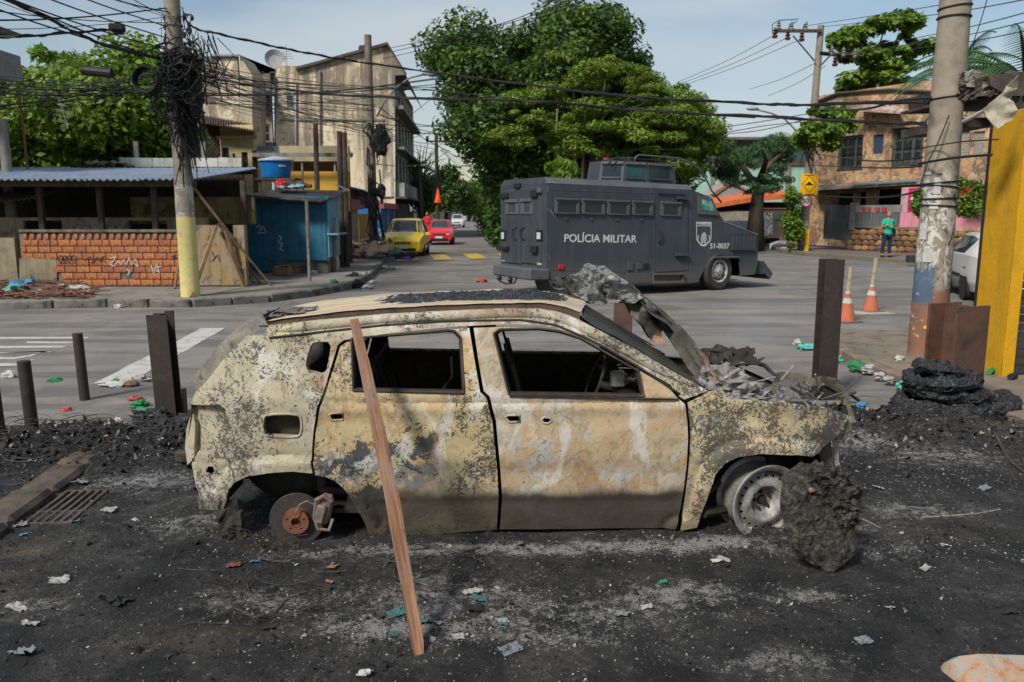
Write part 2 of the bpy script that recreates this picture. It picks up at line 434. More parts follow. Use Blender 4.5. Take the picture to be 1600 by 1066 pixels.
scx=g2([(-260,720),(-80,690),(0,676),(60,668),(150,672),(215,684),(262,668),(300,676),(330,690),(500,690),(900,690),(1180,655),(1290,640),(1345,648),(1400,650),(1470,640),(1540,660),(1660,690),(1900,760)])
scorch=[(x,y) for x,y in scx]+[(7.5,1.5),(-7.5,1.5)]
X0,X1,Y0,Y1,ST=-5.6,6.4,2.5,8.3,.021
nx,ny=int((X1-X0)/ST),int((Y1-Y0)/ST)
def pile(x,y,px,py,rx,ry,h):
 c=G(px,py);return h*np.exp(-(((x-c.x)/rx)**2+((y-c.y)/ry)**2))
def ground_h(x,y):
 x=np.asarray(x,float);y=np.asarray(y,float)
 d=polydist(x,y,scorch,True);ins=inpoly(x,y,scorch);sd=np.where(ins,d,-d)
 e=sd*.12+(fbm(x,y,2.2,4,3)-.5)*.10
 h=np.clip(e,-.03,.016)
 k=np.clip((sd+.1)/.35,0,1)
 P=pile(x,y,30,712,.75,.42,.08)+pile(x,y,140,700,.6,.35,.09)+pile(x,y,240,705,.5,.4,.08)+pile(x,y,268,672,.22,.22,.14)
 P=P+pile(x,y,1400,680,.8,.35,.10)+pile(x,y,1530,690,.8,.35,.10)+pile(x,y,1300,655,.45,.25,.09)+pile(x,y,1180,835,.35,.16,.02)
 P=P+pile(x,y,330,830,.4,.2,.04)+pile(x,y,560,880,.4,.1,.015)-pile(x,y,464,850,.2,.14,.03)+pile(x,y,1440,640,.4,.3,.08)
 rough=(fbm(x,y,7,4,9,.6)-.5)*.9+np.abs(fbm(x,y,15,3,21,.6)-.5)*.5
 h=h+k*P*(1+rough*1.1)
 hole=pile(x,y,215,925,.24,.10,.02)*(1+(fbm(x,y,12,3,5)-.5))
 h=h-hole*k
 h=h+k*((fbm(x,y,3,4,31)-.5)*.034+(fbm(x,y,26,3,41,.6)-.5)*(.017+.06*np.clip(P,0,.2)*2))
 return np.where(sd>.35,np.maximum(h,.004),h)+.002
gx,gy=np.meshgrid(np.linspace(X0,X1,nx),np.linspace(Y0,Y1,ny));gx=gx.ravel();gy=gy.ravel()
gz=ground_h(gx,gy)
ii=(np.arange(ny-1)[:,None]*nx+np.arange(nx-1)[None,:]).ravel()
F=np.stack([ii,ii+1,ii+nx+1,ii+nx],1);keep=(gz[F].max(1)>-.012);F=F[keep]
def soft(px,py,rx,ry):
 c=G(px,py);return np.exp(-(((gx-c.x)/rx)**2+((gy-c.y)/ry)**2))
ash=sum(a*soft(*q) for a,q in((.9,(360,825,.45,.16)),(.8,(560,870,.5,.09)),(1,(760,862,.7,.07)),(.9,(1000,860,.45,.10)),(.8,(1130,850,.3,.08)),(.7,(400,945,.35,.12)),(.8,(620,985,.4,.13)),(.6,(880,1000,.35,.1)),(.6,(1250,935,.25,.07)),(.5,(700,930,.5,.2)),(.7,(1060,930,.3,.12)),(.5,(1240,1040,.3,.1)),(.8,(1480,720,.5,.2)),(.7,(1340,700,.4,.16)),(.6,(1400,800,.5,.14)),(.6,(230,760,.5,.25)),(.5,(1300,830,.4,.1)),(.5,(940,960,.5,.12)),(.5,(30,950,.25,.1)),(.5,(1330,860,.4,.15))))
brown=sum(a*soft(*q) for a,q in((.9,(10,880,.22,.25)),(.5,(20,935,.2,.08)),(.5,(1590,690,.5,.25)),(.4,(330,1000,.4,.1)),(.35,(1500,620,.9,.35)),(.3,(1400,830,.7,.15))))
dark=sum(a*soft(*q) for a,q in((1,(215,925,.26,.12)),(1,(1540,760,.6,.14)),(1,(1380,740,.4,.1)),(1,(1320,880,.4,.12)),(.8,(470,860,.4,.08)),(1,(120,720,1.2,.5)),(1,(1460,660,.9,.22)),(.9,(1220,780,.6,.35)),(.8,(420,930,.2,.08)),(.9,(800,800,1.6,.25))))
sdist=polydist(gx,gy,scorch,True)*np.where(inpoly(gx,gy,scorch),1,-1)
m=NB('soot and ash');
def attr(m,n):a=m.N.new('ShaderNodeAttribute');a.attribute_name=n;return a.outputs['Fac']
A,B_,D_,E_=attr(m,'ash'),attr(m,'brown'),attr(m,'dark'),attr(m,'edge')
fine=m.noise(150,4,.7);mid=m.noise(22,6,.7,.5);big=m.noise(2.6,7,.65,.8)
col=m.ramp(big,[(.34,(.010,.010,.0105)),(.47,(.026,.0255,.0255)),(.58,(.043,.041,.039)),(.7,(.072,.067,.062))])
col=m.mix(m.ma('MULTIPLY',D_,.62,True),col,(.009,.0085,.009))
col=m.mix(m.ma('MULTIPLY',m.sm(m.noise(4,6,.7),.35,.6),B_,True),col,(.15,.115,.075))
am=m.ma('ADD',m.ma('MULTIPLY',m.ma('MULTIPLY',A,m.sm(m.noise(6,7,.7,.8),.38,.62,.35,1.)),.27),m.ma('MULTIPLY',big,.12))
spk=m.ma('ADD',m.ma('MULTIPLY',fine,.55),m.ma('MULTIPLY',mid,.45))
col=m.mix(m.ma('MULTIPLY',m.sm(m.ma('ADD',spk,am),.62,.71),.8),col,(.34,.33,.315))
col=m.mix(m.sm(m.noise(210,2,.5),.67,.73,0,.45),col,(.30,.29,.275))
col=m.mix(m.sm(m.noise(45,5,.75),.54,.62,0,.8),col,(.008,.008,.008))
col=m.mix(m.ma('MULTIPLY',E_,.8,True),col,(.10,.092,.083))
hh=m.ma('ADD',fine,m.ma('MULTIPLY',mid,1.6))
m.out(col,m.sm(m.noise(12,4),.3,.7,.62,.95),0,m.bump(hh,1.,.016),.3)
me=mesh_np('scorched_ground',np.stack([gx,gy,gz],1),F,m.m,True)
for n_,a_ in(('ash',ash),('brown',brown),('dark',dark),('edge',np.clip(1-sdist/.32,0,1))):
 at_=me.attributes.new(n_,'FLOAT','POINT');at_.data.foreach_set('value',np.clip(a_,0,1).astype(np.float32))
obj('scorched_ground',me,None,kind='structure')
def gh(x,y):return float(max(0,ground_h(np.array([x]),np.array([y]))[0]))
# burnt car
CA,CB=G(466,856),G(1190,846)
ds=(Vector((CB.x-CA.x,CB.y-CA.y,0))).normalized();nv=Vector((ds.y,-ds.x,0))
CO=Vector((CA.x,CA.y+.03,0));CANG=math.atan2(ds.y,ds.x);CW=1.74
car=thing('burnt_car','burnt-out four-door car wreck stripped to cream and grey scorched metal, crumpled bonnet raised','car',CO,CANG)
def fil(x,a,b):t=max(0,min(1,(x-a)/(b-a)));return t*t*(3-2*t)
ARCH_R=None
def inset(s,z):
 t=0.
 if z<.5:t+=.07*((.5-z)/.4)**1.6
 t+=.012*fil(z,.60,.80)-.010*math.exp(-((z-.80)/.035)**2)
 if z>.86:t+=.02*fil(z,.86,.93)+.30*max(0,z-.93)
 if z>1.22:t+=.5*(z-1.22)
 if s<-.30:t+=.13*((-.30-s)/.32)**2
 if s>2.75:t+=min(.26,.22*((s-2.75)/.5)**2)
 t+=.010*math.exp(-((z-.42)/.07)**2)*fil(s,.4,.8)*fil(-s,-2.2,-1.8)
 return t
def c_sz(px,py):
 t=0
 for _ in range(8):
  p=hit(px,py,CO-nv*t,nv)-CO
  s,z=p.dot(ds),p.z;t=inset(s,z)
 return(s,z)
def cp(s,z,d=0.):
 """point on the near body side, d = depth behind the skin"""
 return(s,inset(s,z)+d,z)
def P2(l):return[c_sz(x,y) for x,y in l]
def inpx(px,py,y):
 """photo pixel -> car frame point at depth y behind the near side plane"""
 p=hit(px,py,CO-nv*y,nv)-CO;return Vector((p.dot(ds),y,p.z))
quarter_arch=[(351,795),(356,781),(359,765),(369,752),(388,743),(420,738),(458,736),(490,739)]
door_arch=[(493,742),(510,745),(524,751),(538,763),(550,781),(566,808),(576,832),(584,839)]
fend_arch=[(1062,828),(1088,823),(1096,800),(1107,772),(1118,741),(1133,723),(1152,714),(1189,709),(1245,711),(1268,713)]
side_frame=[(313,794)]+quarter_arch+[(487,722),(490,674),(496,636),(506,612),(510,600),(528,540),(538,532),(612,521),(700,512),(790,507),(850,509),(908,524),(949,548),(1001,575),(1047,602),(1061,620),(1069,625),(1107,611),(1043,575),(984,542),(914,507),(893,494),(868,486),(835,482),(787,482),(700,486),(600,491),(500,499),(440,506),(420,508),(413,524),(386,524),(353,556),(320,598),(305,612),(298,630),(299,634),(342,634),(350,640),(352,650),(330,679),(309,706),(299,724)]
rear_door=[(493,742),(489,722),(492,676),(499,636),(508,614),(512,601),(531,541),(541,534),(612,524),(700,515),(734,512),(742,560),(751,612),(761,622),(770,658),(778,735),(780,780),(777,829),(700,835),(611,841)]+door_arch[::-1][:-1]
rear_win=[(551,530),(614,525),(700,518),(710,519),(719,529),(724,612),(553,609)]
front_door=[(739,512),(790,510),(850,512),(906,527),(947,551),(999,578),(1045,605),(1060,622),(1071,631),(1075,660),(1076,687),(1074,727),(1069,768),(1062,808),(1056,827),(780,829),(784,780),(781,735),(774,658),(764,620),(755,612),(746,560)]
front_win=[(773,522),(781,516),(841,515),(873,519),(908,530),(949,554),(984,574),(997,581),(1005,618),(796,615)]
fender=[(1074,630),(1107,613),(1127,607),(1146,623),(1235,630),(1289,636),(1326,649),(1312,668),(1302,687),(1287,700),(1268,713)][:10]+fend_arch[::-1]+[(1066,808),(1072,768),(1077,727),(1079,687),(1078,660)]
qwin=[(477,572),(480,556),(486,538),(493,534),(518,534),(514,560),(509,583),(501,586),(482,581)]
fuel=[(411,655),(416,648),(462,647),(471,653),(471,678),(463,684),(418,682),(411,676)]
def insetpoly(poly,d):
 n=len(poly);out=[]
 A=sum(poly[i][0]*poly[(i+1)%n][1]-poly[(i+1)%n][0]*poly[i][1] for i in range(n));sg=1 if A>0 else-1
 for i in range(n):
  p,q,r=poly[i-1],poly[i],poly[(i+1)%n]
  e1=Vector((q[0]-p[0],q[1]-p[1])).normalized();e2=Vector((r[0]-q[0],r[1]-q[1])).normalized()
  nn=Vector((-(e1.y+e2.y),e1.x+e2.x))*sg
  if nn.length<1e-6:out.append(q);continue
  nn=nn.normalized()/max(.45,math.sqrt(max(0,(1+e1.dot(e2))/2)))
  out.append((q[0]+nn.x*d,q[1]+nn.y*d))
 return out
ARC1=P2([(313,794)]+quarter_arch[1:]+door_arch[1:]);ARC2=P2(fend_arch)
def warp(s,z):
 v=Vector((s*1.9,z*2.6,3.1));w=.010*mnoise.noise(v)+.0055*mnoise.noise(v*3.3)+.0012*mnoise.noise(v*11)
 return w
_ac={}
def arch_lift(s,z):
 k=(round(s,4),round(z,4))
 if k in _ac:return _ac[k]
 r=0.
 for ar in(ARC1,ARC2):
  if min(a[0] for a in ar)-.15<s<max(a[0] for a in ar)+.15 and z<.75:
   d=float(polydist(np.array([s]),np.array([z]),ar)[0]);r+=-.020*(1-fil(d,.060,.080))+.010*math.exp(-((d-.10)/.016)**2)
 _ac[k]=r;return r
def crease(s,z):
 d=0.
 d+=.014*math.exp(-((z-(.845-.01*s))/.016)**2)*fil(s,.05,.12)*(1-fil(s,2.15,2.2))
 d+=.010*fil(z,.27,.235)*fil(s,.35,.5)*(1-fil(s,2.2,2.25))
 d+=.008*math.exp(-((z-.80)/.02)**2)*(1-fil(s,-.1,.1))
 return d
def skin(s,z):
 x,y,zz=cp(s,z);return(x,y+warp(s,z)+arch_lift(s,z)+crease(s,z),zz)
def skin_in(d):return lambda s,z:(lambda p:(p[0],p[1]+d,p[2]))(skin(s,z))
def burnt(name,tones,blue=None,spk=.5,spk_c=(.05,.047,.04),rust=.2,seed=0.,sdir=None,spsc=38,soot=.5,flake=0.):
 m=NB(name);o=m.mp(m.o,loc=(seed,seed*.7,0));wv=m.mp(o,(1,.3,1))
 dist=m.mix(.10,wv,m.noise(6,5,.6,0,wv));s_,_,z_=m.xyz()
 base=m.ramp(m.noise(3.1,8,.62,1.1,wv),[(.30,tones[0]),(.42,tones[1]),(.52,tones[2]),(.66,tones[3])])
 if sdir:
  sv=m.mp(m.mp(m.o,rot=(0,R(sdir),0)),(2.4,1,8));st=m.noise(1.3,9,.7,1.6,sv)
  base=m.mix(m.sm(st,.49,.60,0,.8),base,tones[4]);base=m.mix(m.sm(st,.46,.36,0,.7),base,tones[5])
 base=m.mix(m.sm(m.noise(1.7,6,.6,.6,m.mp(o,loc=(5,2,1))),.50,.62,0,.55),base,tones[1])
 mid=m.noise(13,8,.72,1.2,wv)
 base=m.mix(m.sm(mid,.53,.60,0,.55),base,tuple(c*.55 for c in tones[2]))
 if blue:
  for(c,box,amt,th) in blue:
   a=m.noise(3.4,9,.66,1.4,m.mp(o,loc=(box[0]*3,1,box[2])))
   bx=m.ma('MULTIPLY',m.ma('MULTIPLY',m.sm(s_,box[0]-.3,box[0]+.3),m.sm(s_,box[1]+.3,box[1]-.3)),m.ma('MULTIPLY',m.sm(z_,box[2]-.16,box[2]+.16),m.sm(z_,box[3]+.16,box[3]-.16)));a=m.ma('ADD',a,m.ma('MULTIPLY',m.ma('SUBTRACT',m.noise(30,5,.7,1.5,wv),.5),.22))
   f=m.sm(m.ma('ADD',a,m.ma('MULTIPLY',m.ma('SUBTRACT',bx,1),.30)),th,th+.02,0,amt)
   base=m.mix(f,base,m.mix(m.sm(m.noise(9,5),.4,.65),c,tuple(x*.55 for x in c)))
 zone=m.noise(2.4,5,.6,.7,m.mp(o,loc=(9,4,2)))
 base=m.mix(m.sm(m.noise(2.2,9,.7,1.3,m.mp(o,(1.6,1,.8),loc=(2,0,9))),.52,.60,0,.75),base,(.50,.48,.43))
 base=m.mix(m.sm(m.noise(1.5,8,.68,.9,m.mp(o,loc=(7,0,4))),.54,.66,0,.7),base,(.155,.135,.105))
 base=m.mix(m.sm(m.noise(2.6,9,.7,1.1,m.mp(o,(1.4,1,.5),loc=(4,0,6))),.56,.62,0,.6),base,(.27,.155,.075))
 wm=m.ma('ADD',m.ma('MULTIPLY',m.noise(spsc,6,.66,2.2,wv),.72),m.ma('MULTIPLY',m.noise(spsc*.36,5,.6,1.,wv),.28))
 th=m.sm(zone,.30,.68,.64,.64-.16*spk)
 f=m.ma('MULTIPLY',m.ma('SUBTRACT',wm,th),42,True)
 base=m.mix(m.ma('MULTIPLY',f,.88),base,spk_c)
 dots=m.vor(85,'F1',dist);dz=m.sm(m.noise(4,5,.6,.5,m.mp(o,loc=(1,8,3))),.48,.62)
 base=m.mix(m.ma('MULTIPLY',m.sm(dots,.20,.12),dz),base,(.045,.042,.036))
 if flake:
  fl=m.vor(26,'DISTANCE_TO_EDGE',dist);base=m.mix(m.ma('MULTIPLY',m.sm(fl,.02,.05,flake,0),zone),base,(.09,.08,.065))
 base=m.mix(m.sm(m.noise(5,7,.7,.8,m.mp(o,loc=(3,3,7))),.60,.72,0,rust),base,(.28,.12,.05))
 pk=m.noise(230,3,.6,0,wv);base=m.mix(m.sm(pk,.60,.72,0,.5),base,(.10,.09,.07))
 sg=m.noise(2.1,6,.65,.8,m.mp(o,loc=(2,6,1)))
 base=m.mix(m.sm(m.ma('ADD',z_,m.ma('MULTIPLY',m.ma('SUBTRACT',sg,.5),.20)),.335,.26,0,min(.92,soot*1.7)),base,(.045,.04,.032))
 base=m.mix(m.sm(sg,.60,.74,0,.6*soot),base,(.10,.09,.07))
 h=m.ma('ADD',m.ma('MULTIPLY',f,-.35),m.ma('ADD',mid,m.ma('MULTIPLY',pk,.25)))
 return m.out(base,m.sm(mid,.4,.65,.62,.9),0,m.bump(h,.75,.006),.3)
cream,ochre,gbeige,peach,gblue,grey=(.52,.42,.28),(.40,.27,.135),(.36,.315,.25),(.47,.345,.225),(.36,.37,.38),(.22,.195,.165)
mt_q=burnt('scorched cream quarter panel',[cream,gbeige,(.36,.32,.22),(.40,.35,.24)],spk=.95,seed=1.3,spsc=30,soot=.3,rust=.25)
mt_rd=burnt('scorched rear door',[cream,ochre,(.42,.35,.20),(.36,.29,.15)],blue=[((.17,.19,.21),(.0,.95,.28,.62),.75,.46),((.050,.058,.068),(.05,1.0,.34,.70),.95,.475),((.035,.035,.035),(.1,.62,.1,.36),.95,.40)],spk=.95,seed=4.1,spsc=27,spk_c=(.035,.036,.037),soot=.5,rust=.1)
mt_fd=burnt('scorched front door',[peach,ochre,(.37,.30,.19),(.42,.33,.21),gblue,grey],spk=.34,seed=7.7,sdir=52,spsc=34,spk_c=(.10,.08,.06),soot=.55,rust=.22)
mt_fe=burnt('speckled front wing',[cream,(.42,.34,.20),(.45,.39,.25),peach],blue=[((.14,.145,.15),(2.1,2.5,.2,.98),.75,.47)],spk=1.35,seed=2.9,spsc=34,spk_c=(.05,.046,.038),soot=.2,rust=.15)
mt_sf=mt_q
mt_in=wmat('charred inner metal',(.030,.027,.022),(.016,.015,.014),4,(.06,.05,.038),5,.5,bump=.6,rough=.8)
mt_in2=wmat('sooty brown inner metal',(.085,.066,.045),(.035,.03,.024),4,(.012,.011,.01),3.5,.7,bump=.5)
mt_rust=wmat('rust',(.22,.085,.045),(.13,.055,.035),14,(.05,.03,.025),9,.6,bump=.5,fine=120)
mt_ash=wmat('pale ash',(.34,.32,.30),(.16,.15,.145),14,(.03,.03,.03),16,.8,bump=.9,fine=90)
mt_blk=NB('glossy black char');_n=mt_blk.noise(26,7,.7,1.5);mt_blk=mt_blk.out(mt_blk.ramp(_n,[(.42,(.008,.008,.009)),(.56,(.018,.019,.021)),(.64,(.13,.14,.15))]),mt_blk.sm(_n,.4,.6,.25,.55),0,mt_blk.bump(_n,1.,.02),.5)
mt_rim=wmat('sooty steel',(.40,.38,.35),(.24,.225,.21),9,(.025,.024,.023),6,.7,bump=.3,metal=.3,rough=.6)
def panel(name,poly,holes,mat,gap=.0025,step=.022,parent=car,label=None,thick=.022,rp=0):
 o=insetpoly(P2(poly),gap);hs=[P2(h) for h in holes]
 mb=sheet(o,hs,step,skin,skin_in(thick));return obj(name,mb,mat,parent,smooth=38,label=label)
qp=panel('body_side',side_frame,[roundpoly(qwin,1),roundpoly(fuel,1),[(321,737),(325,729),(333,729),(335,736),(329,744)]],mt_q)
handle1=[(514,649),(519,646),(535,646),(536,656),(518,657)]
handle2=[(789,653),(794,649),(812,649),(813,659),(796,660)];handle3=[(846,656),(850,652),(859,653),(862,658),(856,662),(849,661)]
dr=panel('rear_door',rear_door,[roundpoly(rear_win,0),handle1],mt_rd,gap=.0035,label='rear door with blue-grey bare patches')
df=panel('front_door',front_door,[roundpoly(front_win,0),handle2,handle3],mt_fd,gap=.0035,label='front door scorched to peach and tan streaks')
fe=panel('front_wing',fender,[],mt_fe,gap=.004,label='front wing covered in fine dark speckles')
def bead(poly,r,mat,parent,closed=True,d=0.,n=6):
 pts=[Vector(skin(*p))+Vector((0,-d,0)) for p in subdiv(P2(poly),.05,closed)]
 if closed:pts.append(pts[0])
 mb=MB();mb.tube(pts,r,n,cap=not closed);return mb
obj('window_channel',bead(insetpoly(rear_win,-1.5),.007,None,None),mt_in2,dr,smooth=True)
obj('window_channel',bead(insetpoly(front_win,-1.5),.007,None,None),mt_in2,df,smooth=True)
obj('fuel_rim',bead(roundpoly(fuel,1),.008,None,None),mt_q,qp,smooth=True)
for h_,p_,mm in((handle1,dr,mt_rd),(handle2,df,mt_fd),(handle3,df,mt_fd)):
 obj('handle_rim',bead(insetpoly(h_,-2) if False else h_,.007,None,None),mm,p_,smooth=True)
obj('belt_strip',bead([(553,611),(725,615)],.006,None,None,False,.004),mt_in,dr);obj('belt_strip',bead([(796,619),(1060,624)],.006,None,None,False,.004),mt_in,df)
def lip(poly,depth,mat,parent,name='window_frame'):
 pts=subdiv(P2(poly),.05);mb=MB();n=len(pts)
 for i in range(n):
  a,b=pts[i],pts[(i+1)%n]
  A,B=Vector(skin(*a)),Vector(skin(*b));k=Vector((0,depth,0));c=sum(p[0] for p in pts)/n,sum(p[1] for p in pts)/n
  ka=k+Vector(((c[0]-a[0])*.03,0,(c[1]-a[1])*.05));kb=k+Vector(((c[0]-b[0])*.03,0,(c[1]-b[1])*.05))
  mb.add([A,B,B+kb,A+ka],[(0,1,2,3)])
 return obj(name,mb,mat,parent)
lip(rear_win,.022,mt_in,dr);lip(front_win,.024,mt_in,df);lip(fuel,.05,mt_q,qp,'fuel_recess_wall');lip(qwin,.04,mt_q,qp)
mb=MB()
for k,px in enumerate(list(range(800,1050,42))+[650,690,735]):
 p=Vector(skin(*c_sz(px,816 if px>780 else 822)));mb.lathe([(.012,-.003),(.009,-.006),(.0,-.004)],8,p,Euler((R(90),0,0)).to_matrix())
obj('drain_plug',mb,mt_rust,df)
c0=c_sz(441,667);mb=MB();mb.box(Vector(cp(*c0,.09)),(.26,.012,.16));rec=obj('fuel_recess',mb,mt_in2,car)
mb=MB();p=Vector(cp(*c_sz(447,668),.085));mb.lathe([(.030,-.05),(.034,-.05),(.034,0),(.026,0),(.024,-.045)],18,p,Euler((R(90),0,0)).to_matrix());mb.lathe([(.0,-.01),(.016,-.014),(.018,0)],10,p,Euler((R(90),0,0)).to_matrix())
obj('filler_neck',mb,mt_rust,rec,smooth=30)
tl=P2([(299,632),(344,632),(353,650),(330,681),(308,708),(297,728),(293,690)])
mb=sheet(tl,[],.03,lambda s,z:(s,inset(s,z)+.05+.05*max(0,(s+.52)*3),z),lambda s,z:(s,inset(s,z)+.0,z));obj('lamp_recess',mb,mt_q,qp,smooth=40)
mb=MB();pts=[inpx(300,640,.16),inpx(291,672,.17),inpx(289,700,.17),inpx(293,727,.16),inpx(303,716,.12),inpx(305,660,.12)]
mb.prism(pts,(0.02,.10,0));obj('rear_corner_plate',mb,mt_q,car)
back=[(298,630),(296,650),(292,690),(297,724),(303,760),(313,794)]
mb=MB();pb=[c_sz(*q) for q in back]
mb.grid(len(pb),8,lambda u,v:(lambda q:(q[0]+.0-.05*math.sin(v*1.57),inset(*q)+warp(*q)+.015+v*.26,q[1]))(pb[round(u*(len(pb)-1))]))
obj('rear_panel',mb,mt_q,car,smooth=40)
mb=MB();tg=[(419,506),(400,512),(386,521),(353,550),(320,592),(304,608)];pt=[c_sz(*q) for q in tg]
def tgf(u,v):
 i=u*(len(pt)-1);a=pt[int(min(i,len(pt)-2))];b=pt[int(min(i,len(pt)-2))+1];f=i-int(min(i,len(pt)-2))
 s,z=a[0]+(b[0]-a[0])*f,a[1]+(b[1]-a[1])*f
 w=mnoise.noise(Vector((u*9,v*5,2)))*.012
 k=min(1,v*2.4);d=.0+.05*k+1.5*max(0,v-.42)**1.2
 return(s+.015-.06*math.sin(k*1.57)+w,inset(s,z)+.004+d,z-.012+.055*math.sin(k*1.57)+w)
mb.grid(40,9,tgf);tgate=obj('tailgate',mb,wmat('blistered grey tailgate',(.13,.125,.115),(.22,.20,.155),7,(.03,.03,.03),8,.8,bump=.9,fine=70),car,smooth=50)
mt_dr=wmat('charred door lining',(.060,.042,.026),(.022,.019,.016),3.2,(.11,.095,.075),6,.45,bump=.9,bd=.03)
def far(name,poly,holes,gap=.004):
 o=insetpoly(P2(poly),gap);hs=[P2(h) for h in holes]
 mb=sheet(o,hs,.06,lambda s,z:(s,CW-inset(s,z),z-.06),lambda s,z:(s,CW-inset(s,z)-.05,z-.06));return obj(name,mb,mt_dr,car)
frd=[(p[0],p[1]) for p in rear_door]
far('body_side',side_frame,[qwin]);f1=far('rear_door',rear_door,[rear_win]);f2=far('front_door',front_door,[front_win]);far('front_wing',fender,[])
for f_,wn in((f1,rear_win),(f2,front_win)):
 pts=[Vector((s,CW-inset(s,z)-.05,z-.048)) for s,z in subdiv(P2([wn[-1],wn[-2]]),.1,False)]
 mb=MB();mb.tube(pts,.011,6);obj('sill_edge',mb,mt_q,f_,smooth=True)
inner=P2([(490,640),(1062,640),(1066,820),(600,830),(575,800),(545,755),(500,735),(370,735),(320,735),(310,640)])
mb=sheet(inner,[],.12,lambda s,z:(s,inset(s,z)+.10,z));obj('inner_panel',mb,mt_in,car)
fl=MB();fl.box((1.1,CW/2,.17),(2.5,CW-.2,.03));fl.box((-.20,CW/2,.50),(.6,CW-.25,.03));fl.box((.28,CW/2,.34),(.05,CW-.3,.36));fl.box((2.28,CW/2,.48),(.06,CW-.3,.62))
fl.box((-.62,CW/2+.05,.42),(.03,CW-.4,.30));obj('floor_pan',fl,mt_in,car)
mb=MB();mb.box((-.28,.22,.475),(.95,.06,.07),ch=.01);mb.box((.12,.28,.45),(.10,.1,.34));mb.tube([(.10,.22,.25),(.10,.24,.62)],.035,10)
mb.tube([(.10,.16,.28),(.5,.3,.2),(.9,.35,.19)],.022,8);mb.tube([(-.2,.4,.22),(.0,.15,.17)],.03,8);mb.box((.18,.35,.20),(.6,.09,.05),ch=.01)
obj('rear_suspension',mb,mt_in2,car)
mb=MB();mb.blob((-.10,.35,.30),(.26,.12,.14),3,.08);obj('silencer',mb,mt_in,car,smooth=True)
mb=MB();mb.grid(14,4,lambda u,v:(.0+.44*math.cos(math.pi*(1-u))*1.0+.02,.07+.30*v,.25+.40*math.sin(math.pi*u)**.8));obj('wheel_arch_liner',mb,mt_in,car,smooth=True)
mb=MB();mb.grid(14,4,lambda u,v:(2.66+.44*math.cos(math.pi*(1-u)),.07+.34*v,.25+.42*math.sin(math.pi*u)**.8));obj('wheel_arch_liner',mb,mt_in,car,smooth=True)
mb=MB();mb.box((2.66,.52,.40),(1.0,.04,.6));mb.box((0,.62,.45),(1.1,.04,.5));obj('inner_wing',mb,mt_in,car)
crs=MB();crumple(crs,(-.40,.06,.13),(.16,.26),4,7,.3,Matrix.Rotation(R(90),3,'X'));obj('hanging_liner',crs,mt_in,car)
bc=Vector(inpx(464,812,.05));bk=MB()
bk.lathe([(.0,.0),(.058,0),(.061,-.002),(.064,.0),(.155,.0),(.158,.004),(.158,.018),(.155,.022),(.06,.022)],48,bc,Euler((R(90),0,R(3))).to_matrix()@Matrix.Scale(-1,3,(0,0,1)))
brk=obj('brake_disc',bk,wmat('scored brake disc',(.075,.062,.056),(.05,.043,.04),10,(.12,.11,.09),6,.4,bump=.15,metal=.5,rough=.5),car,smooth=30)
hubp=cdt([(.075*math.cos(i*math.pi/18),.075*math.sin(i*math.pi/18)) for i in range(36)],[[(.05*math.cos(k*math.tau/5+.3)+.0065*math.cos(j*math.tau/8),.05*math.sin(k*math.tau/5+.3)+.0065*math.sin(j*math.tau/8)) for j in range(8)] for k in range(5)]+[[(.026*math.cos(j*math.tau/16),.026*math.sin(j*math.tau/16)) for j in range(16)]],.012)
mb=MB();vs=[(bc.x+x,bc.y-.035-.004*(math.hypot(x,y)<.03),bc.z+y) for x,y in hubp[0]];n0=len(vs);vs+=[(x,y+.04,z) for x,y,z in vs]
mb.add(vs,[tuple(t) for t in hubp[1].tolist()]+[(b,a,a+n0,b+n0) for a,b in hubp[2]]);obj('hub',mb,mt_rust,brk)
mb=MB();cc=Vector(inpx(505,800,.0));mb.box(cc+Vector((.0,.05,0)),(.085,.09,.17),M=Euler((0,R(14),0)).to_matrix(),ch=.02);mb.box(cc+Vector((-.015,-.005,-.01)),(.055,.04,.11),M=Euler((0,R(14),0)).to_matrix(),ch=.012)
mb.tube([cc+Vector((-.04,0,.06)),cc+Vector((-.05,-.01,-.03)),cc+Vector((-.03,-.01,-.10)),cc+Vector((.03,0,-.11)),cc+Vector((.05,.02,-.05))],.011,8);mb.tube([cc+Vector((-.04,0,.07)),cc+Vector((.01,-.01,.10)),cc+Vector((.05,0,.06))],.013,8)
obj('brake_caliper',mb,wmat('burnt caliper',(.24,.18,.15),(.13,.10,.085),12,(.05,.04,.035),8,.6,bump=.5),brk,smooth=40)
mb=MB();mb.tube([bc+Vector((.0,-.05,.02)),bc+Vector((.01,-.06,.07)),bc+Vector((.03,-.05,.11)),bc+Vector((.07,-.03,.125)),bc+Vector((.10,-.02,.10))],.0035,5);obj('brake_wire',mb,mt_q,brk)
wc=Vector(inpx(1199,786,.07));Wm=Euler((0,0,R(13))).to_matrix()@Euler((R(90),0,0)).to_matrix()
WR=.235
def rimz(r):
 if r>.200:return .0-.02*(r-.2)/.03*0
 if r>.185:return-.045*(.200-r)/.015
 if r>.118:return-.045+.040*(.185-r)/.067
 if r>.100:return-.005-.002
 if r>.070:return-.007-.055*(.100-r)/.030
 return-.062
disc=cdt([(.197*math.cos(i*math.tau/60),.197*math.sin(i*math.tau/60)) for i in range(60)],[[(.160*math.cos(k*math.tau/20)+.0085*math.cos(j*math.tau/8),.160*math.sin(k*math.tau/20)+.0085*math.sin(j*math.tau/8)) for j in range(8)] for k in range(20)]+[[(.032*math.cos(j*math.tau/14),.032*math.sin(j*math.tau/14)) for j in range(14)]],.013)
mb=MB();mb.add([wc+Wm@Vector((x,y,rimz(math.hypot(x,y)))) for x,y in disc[0]],[tuple(t) for t in disc[1].tolist()])
